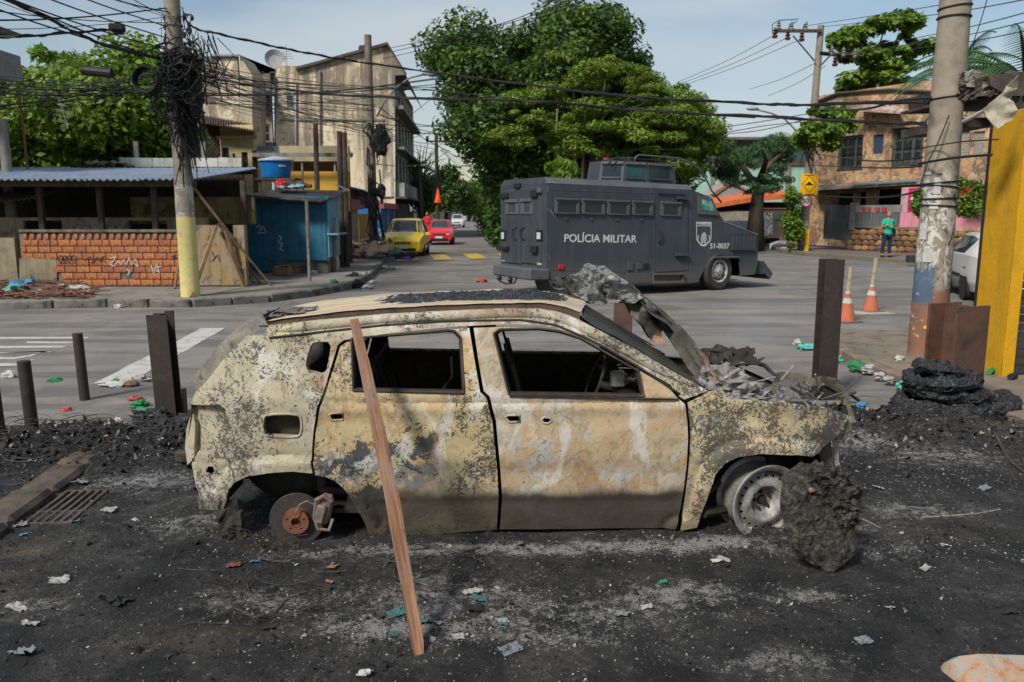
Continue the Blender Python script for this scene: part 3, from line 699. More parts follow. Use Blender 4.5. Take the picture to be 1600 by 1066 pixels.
mb.lathe([(.197,.0),(.205,.004),(.222,.020),(WR,.022),(WR+.003,.014),(.226,.002),(.212,-.012),(.205,-.06),(.205,-.12),(.212,-.165),(.226,-.172),(WR,-.178),(WR,-.185),(.215,-.18),(.198,-.165),(.19,-.1)],56,wc,Wm)
whl=obj('front_wheel',mb,mt_rim,car,smooth=35)
mb=MB()
for k in range(5):
 a=k*math.tau/5+.5;mb.lathe([(0,.012),(.009,.012),(.011,0),(.011,-.02)],6,wc+Wm@Vector((.052*math.cos(a),.052*math.sin(a),-.056)),Wm)
mb.lathe([(0,.02),(.022,.018),(.026,0),(.026,-.03)],14,wc+Wm@Vector((0,0,-.06)),Wm);mb.lathe([(.0,-.07),(.14,-.07),(.145,-.09),(.0,-.09)],30,wc,Wm)
obj('wheel_bolts',mb,mt_in,whl,smooth=40)
mb=MB();mb.tube([wc+Vector((-.3,.2,-.02)),wc+Vector((.0,.3,0))],.03,8);mb.tube([wc+Vector((-.34,.05,.06)),wc+Vector((-.1,.3,.12))],.022,8);mb.tube([wc+Vector((-.38,.0,-.06)),wc+Vector((-.05,.2,-.09))],.028,8)
obj('front_suspension',mb,mt_in,car,smooth=40)
rn=[c_sz(*q) for q in[(404,506),(440,500),(480,494),(539,487),(620,481),(700,477),(787,474),(850,475),(885,480),(907,488)]]
def lerp_pl(pl,u):
 i=u*(len(pl)-1);k=int(min(i,len(pl)-2));f=i-k;return pl[k][0]+(pl[k+1][0]-pl[k][0])*f,pl[k][1]+(pl[k+1][1]-pl[k][1])*f
def roof_z(u,v,s,z):
 c=math.sin(math.pi*v)**.75;sag=.015*math.exp(-((u-.62)/.16)**2-((v-.5)/.3)**2)
 endf=.006*fil(u,0,.3)
 return z+c*endf-.035*v*v-sag+.008*mnoise.noise(Vector((s*4,v*5,1)))+.003*mnoise.noise(Vector((s*16,v*22,1)))
def rooff(u,v):
 s,z=lerp_pl(rn,u);y0=inset(s,min(z,1.36))+.035;y1=CW-y0
 sx=s-.06*math.sin(math.pi*v)*(1-fil(u,0,.3))+.10*math.sin(math.pi*v)*fil(u,.8,1)
 return(sx,y0+(y1-y0)*v,roof_z(u,v,s,z))
mb=MB();mb.grid(80,40,rooff)
m=NB('burnt roof');o=m.o
b=m.ramp(m.noise(4,8,.65,.9,m.mp(o,(.45,2,1))),[(.33,(.52,.44,.29)),(.45,(.40,.35,.26)),(.52,(.46,.28,.15)),(.60,(.33,.32,.29)),(.70,(.10,.095,.085))])
b=m.mix(m.sm(m.noise(2,4,.5,.3,m.mp(o,(.3,4,1))),.5,.56,0,.6),b,(.52,.46,.30))
w_=m.noise(40,5,.6,2.,m.mp(o,(.5,1,1)));b=m.mix(m.sm(w_,.62,.68,0,.75),b,(.05,.045,.04))
m.out(b,.8,0,m.bump(w_,.6,.006));roof=obj('roof',mb,m.m,car,smooth=True)
top=[(423,502),(480,494),(539,487),(620,481),(700,477),(787,474),(850,476),(880,482),(908,494)]
pt2=[Vector((s,inset(s,z)+.02,z+.0)) for s,z in subdiv(P2(top),.06,False)]
mb=MB();
stp=P2([(404,508),(440,506),(500,499),(600,491),(700,486),(787,482),(835,482),(868,486),(893,494),(916,508)])
def sidetop(s):
 for a,b in zip(stp[:-1],stp[1:]):
  if s<=b[0]:return a[1]+(b[1]-a[1])*max(0,(s-a[0])/(b[0]-a[0]))
 return stp[-1][1]
def chan(u,v):
 p=Vector(rooff(u,0));z=sidetop(p.x);q=Vector((p.x,inset(p.x,z)-.004,z-.004));r_=q.lerp(p+Vector((0,.012,0)),v);r_.z-=.022*math.sin(math.pi*v);r_.y+=.012*math.sin(math.pi*v);return r_
mb.grid(70,6,chan)
dk=[(421,528),(500,519),(600,508),(680,503),(740,501),(814,500),(868,508),(911,526),(949,545),(1002,576),(1062,616)]
m2_=MB();m2_.tube([Vector(skin(*p))+Vector((0,-.002,0)) for p in subdiv(P2(dk),.05,False)],.0075,6);obj('drip_channel',m2_,mt_in,car,smooth=True)
rl=[(424,518),(500,509),(600,499.5),(700,494.5),(787,490.5),(841,491),(873,497),(900,507),(940,528),(984,551),(1043,586),(1085,606)]
q_=[Vector(skin(*p))+Vector((0,.010,0)) for p in subdiv(P2(rl),.05,False)];n_=len(q_);m2_=MB();m2_.tube(q_,[.033*min(1,.35+i/4,.35+(n_-1-i)/9) for i in range(n_)],12);obj('roof_rail',m2_,mt_q,car,smooth=True)
obj('roof_groove',mb,wmat('rusty dark groove',(.05,.035,.025),(.10,.06,.04),9,(.012,.011,.01),6,.6),car)
mb=MB()
def crust(u,v):
 uu=.34+.60*u;vv=.10+.72*v;p=Vector(rooff(uu,vv));e=(1-abs(2*u-1)**3)*(1-abs(2*v-1)**4)
 h=.030*e*(.35+abs(mnoise.fractal(Vector((u*26,v*20,4)),.8,2.1,4))*1.2)-.008
 return p+Vector((0,0,h))
mb.grid(110,44,crust);obj('charred_lining',mb,mt_blk,car)
mb=MB()
for k in range(5):crumple(mb,rooff(.06+k*.05,.10+.05*(k%2))+Vector((0,0,.02)) if False else Vector(rooff(.03+k*.035,.12+.08*(k%3)))+Vector((0,0,.012)),(.16,.10),30+k,7,.25)
obj('blistered_paint',mb,wmat('blistered grey paint',(.20,.20,.20),(.07,.07,.07),12,bump=1.),car)
wa,wb=c_sz(910,494),c_sz(1104,606)
def wsf(u,v):
 s=wa[0]+(wb[0]-wa[0])*u;z=wa[1]+(wb[1]-wa[1])*u;y0=inset(s,z)+.03;y1=CW-y0
 sag=.05*math.sin(math.pi*v)
 return(s+.06*math.sin(math.pi*v)*(1-u),y0+(y1-y0)*v,z+.012+sag*.4+.012*mnoise.noise(Vector((s*9,v*12,0)))-.02)
ws_out=[(0,0),(1,0),(1,.12),(.93,.2),(.96,.32),(.84,.35),(.86,.5),(.74,.56),(.78,.75),(.9,.82),(1,.86),(1,1),(0,1)]
mb=sheet(ws_out,[],.035,wsf,lambda u,v:(lambda p:(p[0],p[1],p[2]-.006))(wsf(u,v)))
obj('windscreen',mb,wmat('sooty glass',(.022,.022,.016),(.05,.048,.032),6,(.008,.008,.008),5,.5,rough=.45,bump=.4),car,smooth=True)
def pl3(px,y):return[inpx(a,b,y) for a,b in px]
hn=[(1096,586),(1083,560),(1062,528),(1040,505),(1010,483),(992,464),(985,462)]
hf=[(1068,515),(1050,500),(1030,480),(1005,460),(990,452),(968,440),(950,430)]
mt_hood=wmat('scorched bonnet underside',(.035,.034,.027),(.085,.080,.058),5,(.012,.012,.012),6,.75,bump=.6,rough=.5,fine=60)
mb=MB();H=7
hnP=[inpx(a,b,.42+.10*i) for i,(a,b) in enumerate(hn)];hfP=[inpx(a,b,.80+.09*i) for i,(a,b) in enumerate([(1085,545),(1068,516),(1046,497),(1018,475),(1000,455),(985,444),(972,436)])]
def ev(pl,u):
 i=u*(len(pl)-1);k=int(min(i,len(pl)-2));f=i-k;return pl[k].lerp(pl[k+1],f)
def hoodf(u,v):
 p=ev(hnP,u).lerp(ev(hfP,u),v);w=mnoise.noise(Vector((u*7,v*2.5,3)))
 return p+Vector((.025*w,.05*w+.06*math.sin(v*3.1),.02*mnoise.noise(Vector((u*11,v*4,8)))-.05*math.sin(v*math.pi)*0))
holes_h=[[(.46,.12),(.60,.05),(.70,.2),(.62,.40),(.52,.42),(.45,.28)]]
mb=sheet([(0,0),(.2,-.02),(.4,0),(.47,-.05),(.75,.02),(1,0),(1,1),(0,1)],[],.03,hoodf,lambda u,v:Vector(hoodf(u,v))+Vector((.012,.02,-.012)))
hood=obj('bonnet',mb,mt_hood,car,smooth=50,label='crumpled bonnet bent up over the windscreen')
def tri_strip(pxs,y,ydip,seed,amp=.03,step=.03):
 """crumpled flap whose outline is given in photo pixels at depth y"""
 P=[inpx(a,b,y) for a,b in pxs];o2=[(p.x,p.z) for p in P];cx=sum(p[0] for p in o2)/len(o2);cz=sum(p[1] for p in o2)/len(o2)
 def f(s,z):
  q=Vector((s*6,z*6,seed));w=mnoise.fractal(q,1,2.1,4)
  r=math.hypot(s-cx,z-cz)
  return Vector((s,y+amp*1.6*w+ydip*(z-cz)-ydip*.5*r*r,z))
 return sheet(o2,[],step,f,lambda s,z:f(s,z)+Vector((.004,.018,-.004)))
mt_crump=NB('burnt foil with painted glints');_n=mt_crump.noise(6,9,.72,1.1,mt_crump.mp(mt_crump.o,(1,1,1.7)))
mt_crump=mt_crump.out(mt_crump.ramp(_n,[(.36,(.010,.010,.010)),(.48,(.035,.036,.034)),(.53,(.28,.28,.26)),(.57,(.025,.025,.024)),(.64,(.46,.42,.35))]),.38,.15,mt_crump.bump(_n,1.,.03),.5)  # pale ramp bands paint highlights onto the dark crumpled metal
obj('bonnet_front_edge',tri_strip([(868,434),(882,431),(906,427),(916,415),(924,413),(934,417),(948,416),(958,425),(980,440),(1000,462),(985,470),(952,471),(925,472),(900,462),(880,450)],1.0,.9,3,.085,.014),mt_crump,hood,smooth=60)
obj('bonnet_side',tri_strip([(962,430),(982,438),(1006,460),(1040,488),(1066,512),(1080,530),(1098,576),(1090,590),(1072,566),(1050,542),(1036,516),(1026,528),(1010,526),(1000,508),(986,492),(976,472)],1.15,.6,31,.035,.02),mt_hood,hood,smooth=60)
obj('bonnet_lip',tri_strip([(868,434),(874,433),(888,448),(905,458),(925,470),(948,472),(918,473),(895,462),(876,448)],.95,.4,5,.02,.02),mt_hood,hood,smooth=60)
obj('torn_flap',tri_strip([(984,462),(1000,458),(1020,476),(1040,497),(1060,514),(1048,520),(1034,516),(1026,528),(1014,530),(1006,512),(994,500),(985,492),(988,478)],.9,.3,8,.05,.02),mt_hood,hood,smooth=60)
obj('hinge_panel',tri_strip([(1060,514),(1072,516),(1080,530),(1088,552),(1097,576),(1094,590),(1086,592),(1070,570),(1056,545),(1048,530)],.55,.4,12,.015,.02),wmat('olive scorched steel',(.06,.06,.042),(.11,.105,.072),5,(.02,.02,.018),5,.7,bump=.3,rough=.5),hood,smooth=60)
obj('torn_strip',tri_strip([(1020,533),(1028,517),(1036,524),(1042,541),(1030,540)],.6,.2,17,.03,.02),wmat('peeling orange metal',(.40,.24,.15),(.22,.15,.11),9,bump=.5),hood)
mt_cu=wmat('brown burnt strip',(.24,.14,.09),(.14,.09,.06),8,(.04,.03,.025),8,.5,bump=.4)
mb=MB();p=[inpx(1090,548,.5),inpx(1102,560,.45),(inpx(1108,578,.4)),inpx(1118,588,.35),inpx(1116,607,.3)];mb.tube(p,[.012,.018,.02,.016,.01],6);obj('bent_strip',mb,mt_cu,car)
for k,(q,y,sz) in enumerate([((1125,590),.45,.16),((1150,608),.40,.15),((1176,617),.45,.12),((1203,626),.5,.10),((1132,580),.7,.12),((1102,602),.35,.09),((1225,634),.4,.08)]):
 mb=MB();mb.blob(inpx(*q,y)-Vector((0,0,.05)),(sz,sz*.9,sz*.7),50+k,.30,3.4,34,22);obj('ash_lump',mb,mt_ash,car)
mb=MB();mb.blob((2.65,.95,.50),(.42,.38,.22),77,.3,2.2,40,24);mb.blob((2.85,.5,.45),(.25,.25,.2),78,.3,2.2,30,20);obj('engine_block',mb,mt_in,car)
mb=MB()
for a in([(1098,546),(1130,549),(1165,556),(1182,560)],[(1100,552),(1140,558),(1178,566),(1165,572)]):mb.tube([inpx(x,y,1.1) for x,y in a],[.012,.02,.014,.006],6)
mb.tube([inpx(x,y,.95) for x,y in[(1135,577),(1155,570),(1172,568),(1190,569),(1200,578),(1214,588)]],.010,6)
crumple(mb,inpx(1150,565,1.1),(.28,.3),61,9,.4);crumple(mb,inpx(1120,566,1.0),(.25,.3),62,9,.4)
obj('cowl_remains',mb,mt_in,car)
mb=MB()
for k in range(16):
 a=inpx(rnd.uniform(1120,1290),rnd.uniform(595,640),rnd.uniform(.35,.8));mb.tube([a,a+Vector((rnd.uniform(-.12,.12),rnd.uniform(-.1,.1),rnd.uniform(0,.10)))],rnd.uniform(.003,.007),5)
for k in range(9):crumple(mb,inpx(rnd.uniform(1110,1225),rnd.uniform(600,630),rnd.uniform(.3,.6)),(.08,.06),90+k,5,.5,Euler((rnd.random()*3,rnd.random()*3,0)).to_matrix())
obj('ash_flakes',mb,mt_ash,car,kind='stuff')
mt_sup=wmat('scorched radiator support',(.13,.12,.08),(.055,.05,.038),8,(.015,.015,.013),8,.7,bump=.5)
def ribbon(pts,wv_,mat,name,parent=car,th=.006,seed=0):
 mb=MB();P=[]
 for i in range(len(pts)-1):
  for j in range(4):P.append(pts[i].lerp(pts[i+1],j/4))
 P.append(pts[-1]);n=len(P)
 vs=[]
 for i,p in enumerate(P):
  w=Vector(wv_)*(1+.25*mnoise.noise(Vector((i*.4,seed,0))));e=Vector((0,.012,.006))*mnoise.noise(Vector((i*.7,seed+3,0)))
  vs+=[p+e-w/2,p+e+w/2,p+e+w/2+Vector((0,th,th)),p+e-w/2+Vector((0,th,th))]
 fs=[]
 for i in range(n-1):
  for j in range(4):fs.append((4*i+j,4*i+(j+1)%4,4*i+4+(j+1)%4,4*i+4+j))
 mb.add(vs,fs);return obj(name,mb,mat,parent,smooth=40)
rs_=ribbon([inpx(x,y,d) for x,y,d in[(1213,590,.9),(1232,588,.85),(1248,591,.8),(1262,598,.75),(1285,596,.7),(1305,599,.65),(1313,605,.6)]],(.01,.0,.055),mt_sup,'radiator_support',seed=3)
ribbon([inpx(x,y,d) for x,y,d in[(1312,602,.6),(1322,616,.55),(1325,632,.5),(1331,650,.45),(1334,662,.42)]],(.03,0,0.0),mt_sup,'support_arm',rs_,seed=5)
ribbon([inpx(x,y,d) for x,y,d in[(1215,592,.9),(1210,605,.88),(1212,620,.86),(1208,628,.86)]],(.04,0,0),mt_sup,'support_arm',rs_,seed=6)
ribbon([inpx(x,y,d) for x,y,d in[(1182,568,1.0),(1195,572,.98),(1207,584,.92),(1218,592,.9)]],(.015,0,.02),mt_in,'support_arm',rs_,seed=8)
ribbon([inpx(x,y,d) for x,y,d in[(1303,688,.25),(1306,700,.25),(1307,718,.24),(1311,735,.24)]],(.03,0,0),wmat('bare aluminium',(.32,.30,.26),(.2,.19,.17),6),'nose_bracket',seed=9,th=.012)
mb=tri_strip([(1268,712),(1290,700),(1302,690),(1300,720),(1285,735),(1268,740)],.22,.3,21,.02);obj('lamp_pocket',mb,mt_in2,car)
mb=tri_strip([(1311,668),(1326,650),(1332,652),(1330,672),(1318,690),(1302,690)],.30,.3,22,.03,.02);obj('nose_edge',mb,mt_fe,car)
mb=MB()
for(s0,y0) in((1.55,.50),(1.55,1.25)):
 bx=s0-.15
 for dy in(-.2,.2):mb.tube([(bx+.35,y0+dy,.30),(bx,y0+dy,.42),(bx-.10,y0+dy,.75),(bx-.16,y0+dy*.8,.98)],.016,6)
 mb.tube([(bx-.16,y0-.16,.98),(bx-.17,y0+.16,.98)],.014,6);mb.tube([(bx-.17,y0-.06,.97),(bx-.2,y0-.06,1.08),(bx-.2,y0+.06,1.08),(bx-.17,y0+.06,.97)],.009,6)
 for k in range(5):mb.tube([(bx-.03-.025*k,y0-.2,.52+.09*k),(bx-.03-.025*k,y0+.2,.52+.09*k)],.005,4)
 mb.box((bx+.18,y0,.33),(.45,.42,.05),ch=.01)
obj('seat_frame',mb,mt_in2,car,smooth=40)
mb=MB();
for dy in(-.5,-.1,.1,.5):mb.tube([(.52,CW/2+dy,.38),(.36,CW/2+dy,.95)],.013,6)
mb.tube([(.36,CW/2-.52,.95),(.36,CW/2+.52,.95)],.014,6);mb.grid(10,8,lambda u,v:(.42+.05*mnoise.noise(Vector((u*4,v*4,1)))-.12*v,.3+u*1.15,.35+.55*v));obj('rear_seat',mb,mt_in,car)
mb=MB();mb.tube([inpx(705,558,.9),inpx(706,590,.9),inpx(697,601,.85),inpx(690,611,.8)],.009,6);obj('headrest_rod',mb,mt_q,car,smooth=True)
mb=MB();mb.blob((2.12,.87,.78),(.20,.66,.16),12,.3,3,40,20);mb.tube([(2.0,.35,.80),(1.78,.38,.86)],.025,8)
for i in range(20):
 a,b2=i*math.tau/20,(i+1)*math.tau/20;C_=Vector((1.75,.40,.87));f=lambda t:C_+Vector((.06*math.cos(t),.17*math.sin(t),.16*math.cos(t)))
 mb.tube([f(a),f(b2)],.009,5,False)
obj('dashboard',mb,mt_in,car)
mb=MB();p=inpx(965,592,.35);mb.box(p,(.09,.05,.10),ch=.01);mb.box(p+Vector((-.0,-.03,.0)),(.07,.01,.08));mb.tube([p+Vector((.05,0,0)),p+Vector((.16,0,-.02)),p+Vector((.24,0,.03))],.012,6)
for k in range(8):mb.tube([p+Vector((rnd.uniform(-.05,.1),rnd.uniform(-.05,.1),rnd.uniform(-.04,.08))),p+Vector((rnd.uniform(0,.25),rnd.uniform(-.05,.1),rnd.uniform(-.04,.12)))],.004,4)
obj('instrument_remains',mb,mt_rim,car)
for xx,zz_ in((.50,1.30),(1.25,1.335)):mb=MB();mb.box((xx,CW/2,zz_),(.06,CW-.55,.02));obj('roof_bow',mb,mt_in,car)
mb=MB()
for yy in(.22,CW-.22):mb.tube([(1.16,yy,.25),(1.10,yy,.95),(1.04,yy+(.12 if yy<1 else-.12),1.31)],.045,6)
obj('centre_pillar',mb,mt_in2,car,smooth=50)
mb=MB();mb.grid(12,8,lambda u,v:(-.10+.05*mnoise.noise(Vector((u*5,v*5,3)))+.06*v,CW-.16-.12*u,.85+.40*v));mb.blob((-.1,CW-.35,.9),(.25,.18,.2),5,.3);obj('wheel_house',mb,mt_in,car)
lump=[(1221,745),(1233,735),(1250,722),(1266,724),(1283,731),(1300,740),(1318,752),(1332,770),(1331,790),(1342,805),(1335,826),(1343,846),(1340,866),(1322,880),(1301,896),(1285,893),(1262,876),(1243,862),(1232,846),(1224,812),(1218,790),(1220,765)]
lo=G(1300,897);lb=Vector((lo.x,lo.y,0));ln=Vector((.1,-1,.28)).normalized()
lp=[hit(x,y,lb,ln) for x,y in lump];lc=sum(lp,Vector())/len(lp);lu=Vector((1,0,0));lu=(lu-ln*lu.dot(ln)).normalized();lv=ln.cross(lu)
if lv.z<0:lv=-lv
o2=[((p-lc).dot(lu),(p-lc).dot(lv)) for p in lp];pd=None
slabt=thing('charred_slab','thick lump of charred melted rubber leaning against the front wheel of the burnt car','debris',(lc.x,lc.y,0))
def lf(sgn):
 def f(x,y):
  d=float(polydist(np.array([x]),np.array([y]),o2,True)[0]);q=Vector((x*5,y*5,3*sgn));n1=mnoise.fractal(q,.8,2.1,6)
  k=min(1,d/.07)**.5;up=fil(y,.0,.25)
  jx=mnoise.noise(Vector((x*22,y*22,9)))*.02*(1-k)
  return lc+lu*(x+jx)+lv*(y+jx)+ln*sgn*((.035+.025*up+.030*abs(n1)*(1.2 if sgn>0 else .6)+.014*abs(mnoise.noise(q*5))+.010*abs(mnoise.noise(q*13)))*k)
 return f
mb=sheet(o2,[],.011,lf(1));b2=sheet(o2,[],.03,lf(-1));mb.add(b2.v,[f[::-1] for f in b2.f])
m_lump=NB('charred rubber');n_=m_lump.noise(24,8,.72,.6);c_=m_lump.ramp(n_,[(.36,(.012,.011,.010)),(.50,(.040,.036,.032)),(.64,(.11,.10,.088))])
c_=m_lump.mix(m_lump.sm(m_lump.noise(3,5,.6),.5,.62,0,.5),c_,(.060,.050,.045));m_lump.out(c_,.9,0,m_lump.bump(n_,1.,.02),.2)
obj('rubber_crust',mb,m_lump.m,slabt,w=True)
for k,(px,py,r_,e_) in enumerate(((1296,752,.085,.06),(1316,778,.09,.05),(1278,742,.06,.06),(1322,806,.07,.04))):
 mb=MB();mb.blob(hit(px,py,lb+ln*e_,ln),(r_,r_*.7,r_*.9),90+k,.34,2.6,36,24);obj('melted_lump',mb,m_lump.m,slabt,w=True)
mb=MB();mb.blob(hit(1268,766,lb+ln*.075,ln),(.017,.012,.012),4,.3);obj('baked_clay_bit',mb,wmat('terracotta bit',(.30,.15,.09)),slabt,w=True,smooth=True)
a,b2=G(656,1030),Vector();tp=car_top=CO+ds*0;q=inpx(553,503,.08);top_w=CO+ds*q.x-nv*q.y+Vector((0,0,q.z));top_w=hit(553,500,top_w-Vector((0,.09,0)),Vector((0,1,0)))
plank=thing('leaning_plank','long narrow weathered reddish board leaning on the roof edge of the burnt car','plank',(a.x,a.y,0))
mb=MB();dv=(top_w-a);L=dv.length;t=dv.normalized();sx=Vector((1,.15,0));sx=(sx-t*sx.dot(t)).normalized();sy=t.cross(sx)
N_=26
vs=[]
for i in range(N_+1):
 u=i/N_;p=a+dv*u+sx*(.016*math.sin(u*3.1)+.004*mnoise.noise(Vector((u*6,1,0))));wd=.019+.014*math.sin(math.pi*min(1,u*.85+.08))+.003*mnoise.noise(Vector((u*9,0,0)));th=.010
 if u<.03:wd*=.75
 for cx_,cy_ in((-1,-1),(1,-1),(1,1),(-1,1)):vs.append(p+sx*cx_*(wd+.002*rnd.random())+sy*cy_*th)
mb.add(vs,[(4*i+j,4*i+(j+1)%4,4*i+4+(j+1)%4,4*i+4+j) for i in range(N_) for j in range(4)]+[(0,1,2,3)[::-1],tuple(4*N_+k for k in range(4))])
m=NB('weathered board');g_=m.noise(1,8,.65,.6,m.mp(m.o,(60,60,2.4)))
c_=m.ramp(g_,[(.32,(.07,.038,.026)),(.5,(.19,.095,.055)),(.66,(.30,.165,.10))]);n2=m.noise(2.6,5,.6);c_=m.mix(m.sm(n2,.45,.62,0,.6),c_,(.19,.145,.115))
c_=m.mix(m.sm(m.noise(9,6,.7),.6,.7,0,.8),c_,(.05,.035,.03));m.out(c_,.8,0,m.bump(g_,.6,.006),.2)
Bm=Matrix((sx,sy,t)).transposed().to_4x4();Bm.translation=a;Bi=Bm.inverted()
mb.v=[tuple(Bi@Vector(v)) for v in mb.v];bo2=obj('board',mb,m.m,plank);L2=Matrix.Translation(plank.location).inverted()@Bm;bo2.location=L2.to_translation();bo2.rotation_euler=L2.to_euler()
# armoured truck
TPHI,TPIT=R(27.5),R(1.5)
tn=at(852,434,17.35);TO=Vector((tn.x,tn.y,-.02+math.sin(TPIT)*3.0))
truck=thing('armoured_truck','dark grey armoured police truck with white POLÍCIA MILITAR lettering crossing the junction','truck',TO)
truck.rotation_euler=Euler((0,TPIT,TPHI),'XYZ')
TM=Matrix.Translation(TO)@truck.rotation_euler.to_matrix().to_4x4();TI=TM.inverted();TD=(TM.to_3x3()@Vector((1,0,0)));TNV=(TM.to_3x3()@Vector((0,1,0)))
def tp(px,py,y=0.):
 q=TI@hit(px,py,TO+TNV*y,TNV);return Vector((q.x,y,q.z))
def tq(px,py,s=0.):
 q=TI@hit(px,py,TO+TD*s,TD);return Vector((s,q.y,q.z))
def z6(x,y):return(x/3.3333+760,y/3.3333+230)
TW=2.2
m=NB('dark grey vehicle paint');n=m.noise(1.2,6,.6,.4);c=m.ramp(n,[(.35,(.046,.054,.064)),(.65,(.034,.041,.051))])
st=m.noise(1,7,.6,.2,m.mp(m.o,(5,5,.5)));c=m.mix(m.sm(st,.5,.68,0,.3),c,(.085,.085,.080))
zz=m.xyz()[2];c=m.mix(m.sm(m.ma('ADD',zz,m.ma('MULTIPLY',m.noise(3,5),.4)),1.15,.55,0,.5),c,(.11,.10,.09))
sc_=m.noise(7,9,.75,1.5,m.mp(m.o,(1,1,2)));c=m.mix(m.sm(sc_,.695,.71,0,.6),c,(.3,.3,.3))
mt_t=m.out(c,m.sm(m.noise(4,5),.3,.7,.38,.6),0,m.bump(m.noise(3,3),.08,.02),.45)
mt_tl=wmat('lighter grey vehicle paint',(.10,.107,.12),(.072,.078,.09),2,(.05,.05,.05),5,.4,rough=.5)
mt_td=flat('black rubber trim',(.018,.019,.020),.6)
mt_gl=NB('dark armoured glass');mt_gl=mt_gl.out((.010,.022,.020),.10,0,None,.5)
mt_gg=NB('green armoured glass');_n=mt_gg.noise(5,4);mt_gg=mt_gg.out(mt_gg.ramp(_n,[(.35,(.03,.10,.085)),(.55,(.08,.26,.21)),(.65,(.3,.42,.38))]),.12,0,None,.5)
mt_tyre=wmat('tyre rubber',(.035,.034,.033),(.055,.052,.048),8,(.015,.015,.015),6,.4,rough=.85)
mt_wh=flat('white lettering',(.62,.62,.60),.6)
mt_gt=flat('teal turret glass',(.02,.07,.065),.12)
S=[(854,286),(1082,297),(1109,308),(1131,346),(1184,368),(1184,410),(1179,429),(1156,431),(1154,402),(1111,402),(1090,441),(1066,443),(979,442),(905,439),(862,437),(854,434)]
sp=[tp(*q) for q in S]
mb=MB();no=len(sp);far_=[Vector((p.x,TW,p.z)) for p in sp]
from mathutils.geometry import tessellate_polygon
tri=tessellate_polygon([[Vector((p.x,p.z,0)) for p in sp]])
mb.add(sp,[tuple(t) for t in tri]);mb.add(far_,[tuple(t)[::-1] for t in tri])
mb.add(sp+far_,[(i,(i+1)%no,no+(i+1)%no,no+i) for i in(1,2,3,4,5,6)]+[(no-1,0,no,2*no-1)])
r0,r1=tp(851,277,.16),tp(1087,290,.16)
r0.x=sp[0].x+.02;r1.x=sp[1].x-.02;ry=[.16,TW-.16]
a0,a1=sp[0],sp[1];mb.add([a0,a1,r1,r0],[(0,1,2,3)])
mb.add([(r0.x,ry[0],r0.z),(r1.x,ry[0],r1.z),(r1.x,ry[1],r1.z),(r0.x,ry[1],r0.z)],[(0,1,2,3)])
mb.add([(a0.x,TW,a0.z),(a1.x,TW,a1.z),(r1.x,ry[1],r1.z),(r0.x,ry[1],r0.z)],[(3,2,1,0)])
mb.add([(a0.x,0,a0.z),(r0.x,ry[0],r0.z),(r0.x,ry[1],r0.z),(a0.x,TW,a0.z)],[(0,1,2,3)])
mb.add([(a1.x,0,a1.z),(a1.x,TW,a1.z),(r1.x,ry[1],r1.z),(r1.x,ry[0],r1.z)],[(0,1,2,3)])
body=obj('body',mb,mt_t,truck)
mb=MB();mb.box((3.2,TW/2,.58),(6.0,TW-.9,.25));mb.box((5.0,TW/2,.9),(1.4,TW-.7,.5));obj('chassis',mb,mt_td,truck)
rm=MB();e0,e1=Vector((a0.x,-.004,a0.z)),Vector((a1.x,-.004,a1.z));rm.add([e0+Vector((0,0,0)),e1,Vector((r1.x,.15,r1.z+.004)),Vector((r0.x,.15,r0.z+.004))],[(0,1,2,3)]);obj('roof_chamfer',rm,mt_tl,truck)  # chamfer sheet in a lighter grey than the body
def bx2(mb,A,B,d0,d1,plane='s',ch=.006):
 """box between photo corners A,B on the side (or the rear face), from depth d0 to d1"""
 f=tp if plane=='s' else tq
 p,q=f(*A),f(*B)
 if plane=='s':c=Vector(((p.x+q.x)/2,-(d0+d1)/2,(p.z+q.z)/2));d=(abs(q.x-p.x),d1-d0,abs(q.z-p.z))
 else:c=Vector((-(d0+d1)/2,(p.y+q.y)/2,(p.z+q.z)/2));d=(d1-d0,abs(q.y-p.y),abs(q.z-p.z))
 return mb.box(c,d,ch=ch)
def window(A,B,glass,plane='s',name='window'):
 f=MB();t_=3.2
 x0,y0=A;x1,y1=B
 bx2(f,(x0,y0),(x1,y0+4.4),.0,.075,plane);bx2(f,(x0,y1-3),(x1,y1),0,.05,plane)
 bx2(f,(x0,y0+3),(x0+4.2,y1-2),0,.045,plane);bx2(f,(x1-4.2,y0+3),(x1,y1-2),0,.045,plane)
 o=obj(name,f,mt_tl if name=='window' else mt_t,truck)
 g=MB();bx2(g,(x0+3,y0+3),(x1-3,y1-2),0,.026,plane,0);obj('pane',g,glass,o);return o
for a,b in(((355,264),(480,350)),((495,268),(613,352)),((627,274),(742,356)),((758,278),(863,357)),((905,283),(1010,362))):window(z6(*a),z6(*b),mt_gl)
for a,b in(((108,274),(174,350)),((188,270),(248,350))):window(z6(*a),z6(*b),mt_gg,'r')
q4=[tp(*z6(*p)) for p in((1098,250),(1172,268),(1206,356),(1098,348))];g4=[tp(*z6(*p)) for p in((1114,272),(1166,284),(1186,334),(1114,328))]
mb=MB();mb.prism([(p.x,-.002,p.z) for p in q4],(0,-.04,0));cw=obj('cab_window',mb,mt_tl,truck)
mb=MB();mb.prism([(p.x,-.043,p.z) for p in g4],(0,-.006,0));obj('pane',mb,mt_gg,cw)
mb=MB();w0,w1=sp[2],sp[3];mb.add([w0+Vector((.03,.25,-.05)),w1+Vector((.01,.25,.1)),w1+Vector((.01,TW-.25,.1)),w0+Vector((.03,TW-.25,-.05))],[(0,1,2,3)]);obj('windscreen',mb,mt_gl,truck)
